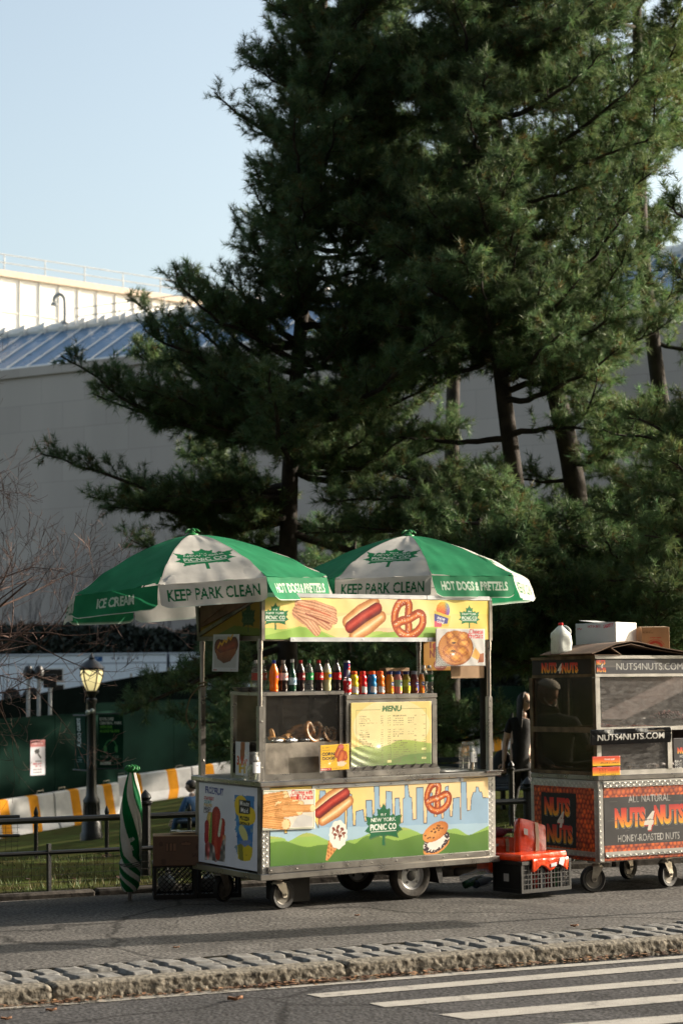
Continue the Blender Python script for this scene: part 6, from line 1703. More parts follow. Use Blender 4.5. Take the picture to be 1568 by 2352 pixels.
row = [(629, 'bright orange soda bottle with a blue cap, first on the glass case', (255, 110, 10), (255, 140, 30), (30, 60, 170), (245, 110, 14), (40, 60, 190), 'FANTA'),
       (651, 'dark cola bottle with a silver label and grey cap', (34, 14, 10), (100, 96, 92), (150, 150, 150), (206, 200, 196), (190, 30, 36), 'Coke'),
       (671, 'green glass water bottle with a pale blue label and white cap', (10, 70, 50), (16, 84, 62), (210, 212, 214), (186, 214, 228), (40, 80, 140), 'S.PELLEGRINO'),
       (690, 'dark soda bottle with a maroon label and bright red cap', (30, 10, 10), (70, 60, 58), (206, 20, 34), (112, 16, 30), (235, 225, 220), 'Dr Pepper'),
       (710, 'clear soda bottle with a green label and green cap', (200, 206, 204), (190, 196, 196), (30, 140, 70), (30, 140, 74), (240, 245, 240), 'Sprite'),
       (732, 'cola bottle with a bright red label between the green-labelled and lemonade bottles', (32, 12, 8), (96, 90, 84), (210, 20, 30), (196, 16, 28), (245, 235, 230), 'Coca-Cola'),
       (751, 'pale yellow lemonade bottle with a blue and yellow label', (228, 222, 168), (196, 196, 180), (30, 30, 32), (230, 180, 40), (30, 60, 110), 'Minute Maid'),
       (772, 'cola bottle with a red label and black cap, ending the glass case row', (26, 10, 8), (84, 80, 78), (24, 22, 22), (190, 18, 30), (245, 240, 236), 'Coke')]
for i, (px, lab, liq, nk, cp, lc, ink, wd) in enumerate(row):
    u_ = CL(px, 1560, .11)[0]
    kw = {}
    if 'Pellegrino' in wd or 'PELLEGRINO' in wd: kw = dict(lz=(.05, .10), level=.30, r=.031, H=.238)
    if wd == 'Minute Maid': kw = dict(art=lambda p: (p.rect(-.03, 0, .03, .055, (232, 190, 50)), p.rect(.004, .012, .034, .044, (24, 24, 28)), p.ell(-.016, .03, .018, .016, (40, 90, 160)), p.text('Minute', .019, .030, .008, (240, 240, 240), w=.024), p.text('Maid', .019, .017, .008, (240, 240, 240), w=.02)))
    if wd == 'Sprite': kw = dict(clear=True)
    if i == 1: kw = dict(art=lambda p: (p.text('Coke', .004, .016, .026, (190, 30, 36), w=.045, bold=.03)))
    soda(lab, u_, .11 + rnd.uniform(-.006, .006), zt1, liq, nk, cp, lc, ink, wd, rz=rnd.uniform(-.3, .3) + .5, **kw)
soda('clear water bottle standing behind the cart\'s front left post', CL(588, 1560, .22)[0], .22, zt1, (200, 205, 206), (200, 205, 206), (200, 200, 200), (150, 60, 50), (230, 230, 230), 'WATER', clear=True, rz=.5, grp='clear water bottles')
soda('clear water bottle right of the front left post', CL(603, 1560, .30)[0], .30, zt1, (200, 205, 206), (200, 205, 206), (200, 200, 200), (170, 90, 70), (230, 230, 230), 'WATER', clear=True, rz=.5, grp='clear water bottles')
zt2 = MZ + .001
def can(u, v, z, H, r, label, base, art, cap=(180, 180, 184)):
    t = thing('can', label, 'can', mat=at_cart(u, v, z, .5))
    b, C = lathe_cols([(.002, .003), (r * .8, .0), (r, .012), (r, H - .014), (r * .84, H - .002), (r * .82, H), (r * .76, H - .004), (.002, H - .004)], [(170, 170, 174)] * 8)
    b.build('body', M_('can_metal', (.6, .6, .62), rough=.3, metal=.8), t, smooth=40); label_ring(t, r + .0005, .013, H - .015, art, base)
ca = CL(797, 1580, .09)[0]
can(ca, .09, zt2, .118, .032, 'red cola can at the left end of the lower drinks row', (200, 16, 28), lambda p: p.text('Coca-Cola', -.0, .03, .05, (245, 240, 238), w=.07, bold=.02, rot=.25, shear=.2))
can(CL(796, 1560, .11)[0], .11, zt2 + .120, .135, .0255, 'slim blue and silver energy drink can stacked on the red can', (28, 44, 120), lambda p: (p.poly([(-.03, .0), (.03, .05), (.03, .11), (-.03, .05)], (160, 168, 180)), p.ell(0, .06, .012, .012, (220, 180, 40)), p.line([(-.016, .06), (.016, .06)], .006, (200, 30, 40)), p.text('Red Bull', 0, .085, .012, (200, 30, 40), w=.04, bold=.03)))
def sport(label, px, col, capc, H=.175):
    u_ = CL(px, 1570, .09)[0]
    t = thing('bottle', label, 'bottle', mat=at_cart(u_, .09 + rnd.uniform(-.005, .005), zt2, .5 + rnd.uniform(-.2, .2)), group='sports drink bottles with orange caps')
    r = .0345
    b, C = lathe_cols([(.002, 0), (r * .92, .002), (r, .012), (r, .075), (r * .86, .09), (r * .84, .102), (r * .98, .116), (r * .9, .132), (r * .66, .148), (.020, .152)], [col] * 10); b.build('body', PLASTIC, t, cols=C, smooth=60)
    b = MB(); b.lathe([(.0225, .150), (.0235, .153), (.0225, H - .003), (.018, H), (.001, H)], 18); b.build('cap', M_('cap_orange', lin((240, 92, 20)), rough=.4, var=.03) if capc is None else M_('cap_red', lin((206, 40, 30)), rough=.4), t)
    label_ring(t, r + .0006, .012, .074, lambda p: (p.poly([(-.05, 0), (.05, 0), (.05, .03), (-.05, .05)], (205, 205, 205)), p.text('G', .002, .014, .036, (40, 36, 36), w=.022, bold=.06), p.poly([(.006, .03), (.014, .03), (.006, .012), (.01, .022)], (240, 92, 20))), tuple(np.clip(np.array(col) * .8 + 20, 0, 255)))
sport('yellow sports drink bottle with an orange cap', 813, (226, 206, 40), None); sport('red sports drink bottle with a red cap', 833, (200, 16, 30), 1); sport('blue sports drink bottle with an orange cap', 855, (30, 130, 190), None); sport('orange sports drink bottle with an orange cap', 873, (240, 116, 20), None)
def tea(label, px, col, capc, lc, H=.172, r=.0335, v=.09, fruit=(220, 60, 40)):
    u_ = CL(px, 1570, v)[0]
    t = thing('bottle', label, 'bottle', mat=at_cart(u_, v, zt2, .5 + rnd.uniform(-.2, .2)), group='juice tea bottles on the steel cabinet')
    b, C = lathe_cols([(.002, 0), (r * .95, .002), (r, .012), (r, .108), (r * .94, .122), (r * .66, .140), (r * .62, .150)], [col] * 7); b.build('body', PLASTIC, t, cols=C, smooth=60)
    b = MB(); b.lathe([(r * .72, .148), (r * .72, H - .002), (r * .66, H), (.001, H)], 18); b.build('cap', M_('cap_' + '_'.join(map(str, capc)), lin(capc), rough=.35, var=.03), t)
    label_ring(t, r + .0006, .014, .106, lambda p: (p.rect(-.1, .0, .1, .04, tuple(np.clip(np.array(col) * .9 + 15, 0, 255))), p.ell(.0, .025, .018, .016, fruit), p.ell(-.016, .02, .01, .01, (240, 190, 40)), p.ell(.0, .062, .027, .017, (30, 60, 130)), p.text('Snapple', 0, .056, .014, (245, 245, 250), w=.046, bold=.03, rot=.1)), lc)
tea('amber tea bottle with peach pictures and a dark blue cap', 894, (206, 140, 30), (24, 44, 110), (200, 150, 60)); tea('pink and green tea bottle with a blue cap', 913, (226, 140, 130), (60, 90, 160), (170, 200, 160), fruit=(150, 200, 90)); tea('yellow and dark tea bottle with a navy cap', 932, (150, 130, 30), (20, 36, 96), (196, 190, 60), fruit=(230, 220, 60)); tea('brown red tea bottle with a silver grey cap', 951, (96, 40, 40), (150, 156, 166), (130, 60, 60), fruit=(60, 90, 160))
tea('small orange juice bottle with a silver cap', 967, (224, 130, 30), (190, 190, 190), (220, 160, 70), r=.024, H=.155, v=.10)
soda('clear bottle with a green 100 label ending the row', CL(985, 1560, .12)[0], .12, zt2, (206, 210, 210), (206, 210, 210), (200, 204, 206), (46, 110, 60), (240, 245, 240), '100%', clear=True, rz=.5, grp='clear water bottles', lz=(.09, .14), H=.215)
soda('clear bottle half hidden behind the orange juice bottle', CL(972, 1560, .20)[0], .20, zt2, (206, 210, 210), (206, 210, 210), (200, 204, 206), (170, 180, 180), (240, 245, 240), 'H2O', clear=True, rz=.5, grp='clear water bottles', H=.215)
for i, (px, capc, col) in enumerate(((903, (24, 44, 110), (120, 80, 30)), (942, (28, 28, 30), (60, 70, 30)), (920, (200, 80, 30), (110, 50, 30)), (845, (220, 90, 30), (90, 60, 30)), (862, (214, 100, 40), (120, 60, 20)))):
    tea(['tea bottle in the second row between the amber and pink ones', 'black capped tea bottle in the second row behind the silver capped one', 'orange capped tea bottle in the second row behind the pink one', 'juice bottle in the second row behind the red and blue sports drinks', 'juice bottle in the second row behind the orange sports drink'][i], px, col, capc, col, v=.20)
# shallow steel tray and brown box on top
t = thing('tray', 'shallow steel tray on top of the glass case behind the left post', 'tray', mat=at_cart(.06, .33, zt1)); b = MB(); b.lathe([(.001, .004), (.07, .004), (.10, .03), (.105, .03), (.075, 0), (.001, 0)], 20); b.build('dish', STEEL, t)
a0, a1 = CL(886, 1560, .36), CL(940, 1534, .36)
t = thing('cardboard_box', 'small brown cardboard box behind the tea bottles', 'box', mat=at_cart(a0[0], .36, zt2)); b = MB(); b.box((0, 0, 0), (a1[0] - a0[0], .09, a1[1] - zt2), 0, .003); b.build('carton', CARD, t); b = MB(); b.box((.01, -.002, .05), (.12, -.0005, .056)); b.build('tape', CARDD, t)

# ---------------------------------------------------------------- food in the case
BRD = M_('baked_crust', (.50, .22, .07), rough=.42, var=.35, scale=22, bump=.3, bscale=60, coat=.3)
BRL = M_('golden_batter', (.66, .32, .09), rough=.45, var=.25, scale=26, bump=.3, bscale=60)
def pretzel3(label, px, py, v, R, r, tilt, mat, salt=True):
    q = CL(px, py, v)
    t = thing('pretzel', label, 'pretzel', mat=CM @ Matrix.Translation((q[0], v, q[1])) @ Matrix.Rotation(tilt, 4, 'X') @ Matrix.Rotation(.2, 4, 'Z'), group='big pretzels standing in the glass case')
    n = len(PRETZEL); P = [(x * R, (.6 * r if (i < n * .22 or i > n * .9) else -.4 * r), y * R) for i, (x, y) in enumerate(PRETZEL)]
    rr = [r * (.62 + .5 * math.sin(PI * i / (n - 1))) for i in range(n)]
    b = MB(); b.tube(P, rr, 10); b.build('loop', mat, t, smooth=80)
    if salt:
        b = MB()
        for k in range(60):
            i = rnd.randrange(10, n - 10); b.sphere((P[i][0] + rnd.uniform(-.5, .5) * r, P[i][1] - rr[i] * .86, P[i][2] + rnd.uniform(-.4, .5) * r), .0028, 5, 4)
        b.build('salt', M_('salt', (.8, .76, .7), rough=.5), t)
pretzel3('large glossy pretzel standing upright in the glass case', 718, 1681, .108, .082, .019, -.12, BRD)
pretzel3('smaller seeded pretzel at the right of the glass case', 754, 1687, .105, .058, .018, -.15, M_('seeded_crust', (.42, .22, .09), rough=.7, var=.5, scale=60, bump=.8, bscale=120))
for i, (px, py, v, a) in enumerate(((696, 1699, .165, .15), (690, 1684, .17, .1), (700, 1676, .175, .12))):
    q = CL(px, py, v)
    t = thing('pretzel_loaf', ['long brown pretzel lying at the bottom of the pile', 'long brown pretzel lying in the middle of the pile', 'long brown pretzel lying on top of the pile'][i], 'pretzel', mat=CM @ Matrix.Translation((q[0], v, q[1])), group='long pretzels piled in the glass case')
    b = MB(); P = catmull([(-.11, 0, .006), (-.04, 0, .016), (.04, -.01, .010), (.11, 0, -.012)], 5); b.tube(P, [.012 + .018 * math.sin(PI * min(max(k / (len(P) - 1), .05), .95)) ** .5 for k in range(len(P))], 10); b.build('loaf', BRD, t, smooth=80)
for i, (px, py, v, rot) in enumerate(((645, 1700, .105, .2), (656, 1692, .12, -.3), (661, 1700, .104, .9), (670, 1705, .10, 1.2), (636, 1703, .11, -.1), (628, 1700, .12, .5), (625, 1688, .13, 1.3))):
    q = CL(px, py, v)
    t = thing('corn_dog', ['corn dog lying nearest the glass', 'corn dog lying across two others', 'corn dog leaning down to the right', 'short corn dog at the right of the heap', 'corn dog on the foil tray', 'corn dog at the left edge of the case', 'corn dog standing behind at the left edge of the case'][i], 'corn dog', mat=CM @ Matrix.Translation((q[0], v, q[1])) @ Matrix.Rotation(rot, 4, 'Y'), group='corn dogs heaped in the glass case')
    b = MB(); b.tube([(-.048, 0, 0), (-.042, 0, 0), (-.02, 0, .002), (.02, 0, .002), (.04, 0, 0), (.046, 0, 0)], [.006, .015, .0195, .0195, .014, .005], 12); b.build('batter', BRL, t, smooth=80)
    b = MB(); b.tube([(.044, 0, 0), (.085, 0, .003)], .0025, 5); b.build('stick', M_('wood_stick', (.5, .36, .2), rough=.7), t)
for i, (px, v) in enumerate(((636, .10), (668, .09), (703, .10), (735, .11), (690, .20))):
    q = CL(px, 1712, v)
    t = thing('foil_packet', ['crumpled foil packet at the left of the case floor', 'foil packet below the corn dogs', 'foil packet in front of the large pretzel', 'foil packet below the seeded pretzel', 'foil packet behind the pretzel pile'][i], 'foil packet', mat=CM @ Matrix.Translation((q[0], v, CM1)), group='foil packets on the case floor')
    b = MB(); b.sphere((0, 0, .016), .055, 18, 10, 0, (1, .6, .34)); V = np.array(b.v); n_ = .22 * (vnoise(V[:, 0] * 60, V[:, 1] * 60, V[:, 2] * 60 + i) - .5)[:, None]; V = V * (1 + n_); b.v = [tuple(x) for x in V]; b.build('wrap', FOIL, t, smooth=25)
t = thing('tray', 'flat steel tray with corn dogs in the glass case', 'tray', mat=CM @ Matrix.Translation((CL(630, 1705, .15)[0], .16, CM1 + .035))); b = MB(); b.box((-.06, -.07, 0), (.10, .07, .006), 0, .002); b.box((-.05, -.05, -.034), (.08, .05, 0)); b.build('plate', STEEL, t)

# ---------------------------------------------------------------- tip jars
def jar(label, px, v, H, r, text, sq=False, cash=True):
    q = CL(px, 1770, v)
    t = thing('tip_jar', label, 'jar', mat=at_cart(q[0], v, ZC + .004, .45), group='clear plastic tip jars on the counter')
    b = MB(); n = 4 if sq else 28
    prof = [(.001, .003), (r * .9, .003), (r, .012), (r, H * .70), (r * .92, H * .80), (r * .72, H * .88), (r * .70, H * .90), (r * .76, H * .91), (r * .76, H * .985), (r * .72, H)]
    if sq:
        P = []
        for rr, z in prof:
            for k in range(32):
                a = 2 * PI * k / 32; e = (abs(math.cos(a)) ** 4 + abs(math.sin(a)) ** 4) ** -.25 if z < H * .85 else 1.0
                P.append((rr * e * math.cos(a), rr * e * math.sin(a), z))
        b.add(P, [(i * 32 + k, i * 32 + (k + 1) % 32, (i + 1) * 32 + (k + 1) % 32, (i + 1) * 32 + k) for i in range(len(prof) - 1) for k in range(32)])
    else: b.lathe(prof, 28)
    b.build('vessel', JARG, t, smooth=50)
    b = MB()
    for k in range(5): b.lathe([(r * .77, H * (.91 + .016 * k)), (r * .785, H * (.917 + .016 * k)), (r * .77, H * (.924 + .016 * k))], 26)
    b.build('rim_thread', JARG, t)
    w_ = r * 1.5; h_ = H * .36
    th = np.linspace(-.85, .85, 60); zz = np.linspace(H * .30, H * .30 + h_, 44); T_, Z_ = np.meshgrid(th, zz)
    p = Paint(T_.ravel() * r, Z_.ravel() - H * .30, (222, 224, 228)); text(p, w_, h_)
    V = np.stack([(r + .002) * np.sin(T_), -(r + .002) * np.cos(T_), Z_], -1).reshape(-1, 3)
    ix = np.arange(60 * 44).reshape(44, 60); Q = np.stack([ix[:-1, :-1], ix[:-1, 1:], ix[1:, 1:], ix[1:, :-1]], -1).reshape(-1, 4)
    np_mesh('paper_label', V, Q, PRINT, t, cols=p.C, smooth=True)
    if cash:
        for k in range(6):
            b = MB(); a = rnd.uniform(0, 6); V = []
            for i in range(7):
                for j in range(3): V.append((.9 * r * (i / 6 - .5) * 1.5, .012 * math.sin(i * 1.3 + k) + .004 * j, .012 + .03 * j + .01 * k))
            M = Matrix.Rotation(a, 4, 'Z'); b.add([M @ Vector((x * .8, y + rnd.uniform(-.01, .01), z)) for x, y, z in V], [(i * 3 + j, i * 3 + j + 3, i * 3 + j + 4, i * 3 + j + 1) for i in range(6) for j in range(2)])
            o = b.build('banknote', M_('banknote', (.42, .46, .33), rough=.8, var=.3, scale=60), t); s = o.modifiers.new('s', 'SOLIDIFY'); s.thickness = .0006
    else:
        b = MB(); b.box((-r * .5, -r * .8, .01), (-r * .2, -r * .74, H * .3)); b.build('card_scrap', CARD, t, smooth=0)
jar('round tip jar with dollar bills and a handwritten label at the cart\'s left corner', 578, -.0, .215, .060, lambda p, w, h: (p.text('TIPS ARE', 0, h * .58, h * .2, (40, 36, 90), w=w * .62, bold=.03), p.text('LOVE', .0, h * .2, h * .2, (50, 46, 80), w=w * .4, bold=.03)))
jar('square shouldered tip jar with a white label at the right end of the counter', 1075, .10, .225, .066, lambda p, w, h: (p.text('THANK YOU', 0, h * .6, h * .14, (90, 90, 100), w=w * .6, bold=.02), p.text('TIPS', 0, h * .3, h * .2, (90, 90, 100), w=w * .36, bold=.03)), sq=True, cash=False)
b = MB(); qq = CL(1035, 1760, .15); P = []
for i in range(14):
    for j in range(8): P.append((qq[0] - .14 + i * .02, .05 + j * .04, ZC + .006 + .012 * float(vnoise(i * .8, j * .9, 3.3)) * (0 < i < 13 and 0 < j < 7)))
b.add(P, [(i * 8 + j, i * 8 + j + 8, i * 8 + j + 9, i * 8 + j + 1) for i in range(13) for j in range(7)]); o = b.build('plastic_sheet', M_('wrap', (.62, .62, .6), rough=.25, var=.1, scale=20, bump=.4, bscale=30)); o.modifiers.new('s', 'SOLIDIFY').thickness = .0008; o.matrix_world = CM; tag(o, 'crumpled clear plastic wrap on the counter beside the square jar', 'plastic wrap')

# ---------------------------------------------------------------- umbrellas
GRN, WHT = (44, 132, 90), (220, 216, 208)
def umbrella(label, apex, lean, phase, R, rise, val, mk, pole_to, top_col=None):
    M = Matrix.Translation(apex) @ Matrix.Rotation(lean, 4, 'Y')
    t = thing('umbrella', label, 'umbrella', mat=M, group='green and white umbrellas over the food cart')
    V_, Q_, C_, n0 = [], [], [], 0
    hw = R * math.sin(PI / 8)
    sl = math.hypot(R, rise)
    for k in range(8):
        fine = k in mk
        ns, ntt, nv = (120, 130, 44) if fine else (16, 14, 8)
        a0, a1 = math.radians(phase + 45 * k), math.radians(phase + 45 * k + 45)
        r0 = np.array([math.sin(a0), -math.cos(a0)]); r1 = np.array([math.sin(a1), -math.cos(a1)])
        mid = nz(r0 + r1)
        s = np.linspace(0, 1, ns + 1); tt = np.linspace(.015, 1, ntt + 1)
        S, T = np.meshgrid(s, tt)
        rad = R * T
        xy = (r0[None, None] * (1 - S)[..., None] + r1[None, None] * S[..., None]) * rad[..., None]
        sag = .012 * np.sin(PI * S) * np.sin(PI * T * .92)
        fold = .0012 * np.sin(S * 38 + T * 3) * T ** 8 + .016 * (vnoise(S * 6 + k * 3, T * 4, 2.) - .5) * T + .012 * np.exp(-((np.minimum(S, 1 - S)) / .10) ** 2) * np.sin(T * 26 + k) * T ** 3 * (vnoise(S * 9, T * 3, k) > .35)
        Z = -rise * T ** 1.6 - sag + fold
        A = np.concatenate([xy, Z[..., None]], -1)
        col = WHT if k % 2 == 0 else GRN
        p = Paint(((S - .5) * 2 * hw * T), T * sl, col)
        # hanging valance, a lobed flap
        Sv, Tv = np.meshgrid(s, np.linspace(0, 1, nv + 1))
        e = np.minimum(Sv, 1 - Sv)
        drop = val * (1 - .16 * (1 - np.minimum(e / .10, 1)) ** 2) 
        base = (r0[None, None] * (1 - Sv)[..., None] + r1[None, None] * Sv[..., None]) * R
        flare = .045 * Tv + .012 * np.sin(Sv * 15 + k * 2) * Tv + .022 * np.sin(Sv * 5.0 + k) * Tv ** 2 + .012 * (vnoise(Sv * 9, Tv * 2, k + .5) - .5)
        inset = (1 - .016 * Tv * (np.abs(Sv - .5) * 2) ** 6)
        B = np.concatenate([base * inset[..., None] + mid[None, None] * flare[..., None], (-rise - drop * Tv - .004)[..., None]], -1)
        pv = Paint((Sv - .5) * 2 * hw, val * (1 - Tv), col)
        if fine:
            if k % 2 == 0:
                # logo drawn upright: its top points to the apex
                c_ = mk[k]
                P2 = Paint(p.X, -p.Y, WHT); leaf_logo(P2, 0, -sl * .66, .46, .40, (26, 122, 76), ink=(206, 216, 204)); 
                P2.poly([(-.004, -sl * .2), (.004, -sl * .2), (.004, 0), (-.004, 0)], WHT); p.C = P2.C
                pv.text('KEEP PARK CLEAN', 0, val * .26, val * .50, (20, 110, 66), w=hw * 1.72, bold=.02)
            elif mk[k]: pv.text(mk[k], 0, val * .32, val * .42, (206, 222, 206), w=hw * (1.62 if len(mk[k]) > 10 else .88), bold=.03)
        gr = 1 - .34 * np.clip(fbm(A[..., 0] * 3 + k, A[..., 1] * 3, A[..., 2] * 3, 4).ravel() + .12, 0, 1) - .10 * np.clip(T.ravel() - .8, 0, 1) * 5 * vnoise(A[..., 0] * 14, A[..., 1] * 14, k).ravel()
        p.C *= gr[:, None]; pv.C *= (1 - .30 * np.clip(fbm(B[..., 0] * 6 + k, B[..., 1] * 6, B[..., 2] * 9, 4).ravel() + .15, 0, 1))[:, None]
        hem = (Tv.ravel() > .965)
        pv.C[hem] = lin((206, 214, 204))
        seam = (np.minimum(S, 1 - S) * T < .012).ravel(); p.C[seam] *= .8
        for G, cc, m_, n_ in ((A, p.C, ntt, ns), (B, pv.C, nv, ns)):
            ix = np.arange((m_ + 1) * (n_ + 1)).reshape(m_ + 1, n_ + 1) + n0
            Q_.append(np.stack([ix[:-1, :-1], ix[1:, :-1], ix[1:, 1:], ix[:-1, 1:]], -1).reshape(-1, 4))
            V_.append(G.reshape(-1, 3)); C_.append(cc); n0 += (m_ + 1) * (n_ + 1)
    np_mesh('canopy', np.vstack(V_), np.vstack(Q_), FABRIC, t, cols=np.vstack(C_), smooth=True)
    for k in range(8):
        a = math.radians(phase + 45 * k); c_, s_ = math.sin(a), -math.cos(a)
        b = MB(); b.tube([(c_ * R * q, s_ * R * q, -rise * q ** 1.6 - .018) for q in np.linspace(.03, .985, 9)], .006, 5); b.build('rib', STEELD, t)
    b = MB(); b.tube([(0, 0, -.02), (0, 0, -pole_to)], .019, 10); b.tube([(0, 0, -rise - .05), (0, 0, -rise + .03)], .03, 10); b.build('pole', STEEL, t)
    b = MB(); b.lathe([(.001, .035), (.02, .035), (.028, .015), (.05, .004), (.055, -.01), (.0, -.012)], 12)
    for k in range(5): a = k * 1.3; b.tube(catmull([(0, 0, .03), (.03 * math.cos(a), .03 * math.sin(a), .045), (.065 * math.cos(a), .065 * math.sin(a), .02)], 3), [.008] * 6 + [.004], 5)
    b.build('knot', M_('green_ribbon', lin((10, 120, 50)), rough=.5), t)
    return t
ya = 14.97
umbrella('left green and white umbrella over the cart, reading ICE CREAM', at(441, 1229, ya), -.075, -11, 1.035, .425, .175, {0: 1, 1: 'HOT DOGS & PRETZELS', 6: 1, 7: 'ICE CREAM'}, .75)
q = CM @ Vector((CL_ - .06, CW_ - .03, 1.9))
umbrella('right green and white umbrella over the cart, reading HOT DOGS', at(937, 1231, q[1]), -.015, 7.7 - 45, 1.02, .39, .175, {0: 1, 1: 'HOT DOGS & PRETZELS', 2: 1, 7: 'ICE CREAM'}, .75)
# ================================================================ THE NUT CART
NYAW = math.radians(30)
NM = Matrix.Translation((2.041, 15.77, -.05)) @ Matrix.Rotation(NYAW, 4, 'Z') @ Matrix.Scale(1.031, 4)
NMI = np.array(NM.inverted())
def NF(px, py, v=0.0):
    o, d = loc_ray(px, py, NMI); k = (v - o[1]) / d[1]; p = o + d * k
    return np.array([p[0], p[2]])
def NS(px, py, u=0.0):
    o, d = loc_ray(px, py, NMI); k = (u - o[0]) / d[0]; p = o + d * k
    return np.array([p[1], p[2]])
NL = 1.95; NW = NS(1217, 1700)[0]
nut = thing('nut_cart', 'steel and glass cart for honey roasted nuts with black and orange panels', 'nut cart', mat=NM)
z_ = dict(bot=.238, d0=.272, d1=.314, p1=.808, d2=.812, d3=.864, g0=.91, s0=1.252, s1=1.283, r0=1.68, b0=1.703, b1=1.823, top=1.848)
b = MB(); b.box((.003, .003, z_['bot'] + .004), (NL - .003, NW - .003, .872)); b.build('body', MAT['body_sheet'], nut, smooth=0)
b = MB(); b.box((0, 0, z_['bot']), (NL, NW, z_['bot'] + .004)); b.box((-.004, -.010, .868), (NL + .004, NW + .004, .908), 0, .005); b.build('counter_rail', STEEL, nut)
# tread plate trim
for (o_, ux_, w_, h_, uy_) in (((.055, -.010, z_['d0']), (1, 0, 0), NL - .06, .042, (0, 0, 1)), ((.048, -.010, z_['d2']), (1, 0, 0), NL - .05, .052, (0, 0, 1)), ((.0, -.004, z_['bot'] + .002), (1, 0, 0), .045, .60, (0, 0, 1)),
        ((-.009, NW - .045, z_['d0']), (0, -1, 0), NW - .09, .042, (0, 0, 1)), ((-.009, NW - .045, z_['d2'] - .004), (0, -1, 0), NW - .09, .052, (0, 0, 1)), ((-.005, .048, z_['bot'] + .002), (0, -1, 0), .048, .60, (0, 0, 1)), ((-.005, NW, z_['bot'] + .002), (0, -1, 0), .042, .60, (0, 0, 1))):
    b = MB(); diamond(b, o_, ux_, uy_, w_, h_); b.build('tread_trim', TREAD, nut, smooth=0)
def nutfield(p, w, h, dark=1.0):
    """rows of glazed nuts printed round the black board"""
    p.rect(-1, -1, 4, 3, (104, 30, 10))
    y = 0.0; r = 0
    while y < h + .03:
        x = (r % 2) * .022
        while x < w + .03:
            cx, cy = x + rnd.uniform(-.006, .006), y + rnd.uniform(-.006, .006); rr = rnd.uniform(.023, .031)
            hue = rnd.uniform(.8, 1.15)
            p.ell(cx, cy, rr, rr * rnd.uniform(.8, 1.1), lambda q, a, b_, hue=hue: np.stack([(232 - 110 * q ** 2 + 20 * b_) * hue, (110 - 78 * q ** 2 + 26 * b_) * hue, 44 - 26 * q ** 2 + 10 * b_], -1), rot=rnd.uniform(0, 3))
            x += .044
        y += .038; r += 1
def fire(y0, y1):
    def f(x, y):
        t = np.clip((y - y0) / (y1 - y0), 0, 1)
        return np.stack([np.where(t > .5, 240 - 40 * (t - .5) * 2, 248), 206 - 170 * t ** .8, 40 + 0 * t], -1)
    return f
def nuts_word(p, s, x, y, h, w, sh=.03, shear=0.0):
    p.text(s, x + sh * h * 1.6, y - sh * h * 1.6, h, (150, 150, 140), w=w, bold=.07, shear=shear)
    p.text(s, x + sh * h * .6, y - sh * h * .6, h, (40, 14, 8), w=w, bold=.075, shear=shear)
    p.text(s, x, y, h, fire(y, y + h), w=w, bold=.06, shear=shear)
def four(p, x, y, h):
    w = h * .62
    for dx, dy, c in ((.05, -.05, (190, 30, 24)), (0, 0, (232, 226, 214))):
        p.text('4', x + dx * h, y + dy * h, h, c, w=w, bold=.06, shear=.28)
# front lower board
PO = np.array([.048, z_['d1'] - .03]); PW, PH = NL - .052, z_['d2'] - z_['d1'] + .06
def art_nf(p):
    g = lambda x, y: NF((1750 + x * .48892) * .6272, (2200 + y * .48892) * .6272) - PO
    nutfield(p, PW, PH)
    a = g(892, 1470); c = g(895, 1838); R = .03
    p.rect(a[0], c[1], PW - .08, a[1] - .006, (50, 49, 52))
    q = g(1277, 1505); p.text('ALL NATURAL', q[0], q[1], .055, (186, 184, 180), w=.42)
    q = g(1120, 1708); n0 = q[1]; hh = (g(1010, 1560) - g(1010, 1712))[1]
    x0, x1 = g(1010, 1640)[0], g(1240, 1640)[0]
    nuts_word(p, 'NUTS', (x0 + x1) / 2 + .01, n0 + .01, hh, x1 - x0)
    x2, x3 = g(1312, 1640)[0], g(1312, 1640)[0] + (x1 - x0) * 1.02
    nuts_word(p, 'NUTS', (x2 + x3) / 2, n0 + .02, hh, x3 - x2)
    q = g(1262, 1700); four(p, q[0] + .0, q[1] - .02, hh * .95)
    q = g(1275, 1790); p.text('HONEY-ROASTED NUTS', q[0], q[1] - .006, .056, (186, 184, 180), w=.62)
    for k in range(34):
        x, y = rnd.uniform(a[0], PW - .1), rnd.uniform(c[1], a[1]); L = rnd.uniform(.03, .35)
        p.line([(x, y), (x + L, y + rnd.uniform(-.006, .006))], rnd.uniform(.0011, .0022), (84, 82, 80))
panel('front_board', nut, PRINTD, (PO[0], -.005, PO[1]), (1, 0, 0), (0, 0, 1), PW, PH, .0045, art_nf, wob=wrinkle(.0012))
b = MB(); panel('lower_strip', nut, PRINTD, (.045, -.004, z_['bot'] + .004), (1, 0, 0), (0, 0, 1), NL - .05, z_['d0'] - z_['bot'] - .006, .006, lambda p: nutfield(p, NL, .04))
QO = np.array([NW - .044, z_['d1'] - .03]); QW, QH = NW - .092, PH
def art_nl(p):
    def g(x, y):
        q = NS((1750 + x * .48892) * .6272, (2200 + y * .48892) * .6272); return np.array([QO[0] - q[0], q[1] - QO[1]])
    nutfield(p, QW, QH)
    p.poly([g(474, 1432), g(738, 1445), g(738, 1858), g(478, 1822)], (14, 12, 12))
    c = g(595, 1612); h_ = (g(540, 1470) - g(540, 1608))[1]; w_ = (g(690, 1600) - g(500, 1600))[0]
    nuts_word(p, 'NUTS', c[0], c[1], h_, w_); c = g(615, 1815); nuts_word(p, 'NUTS', c[0], c[1], h_, w_); c = g(612, 1700); four(p, c[0], c[1], h_ * .9)
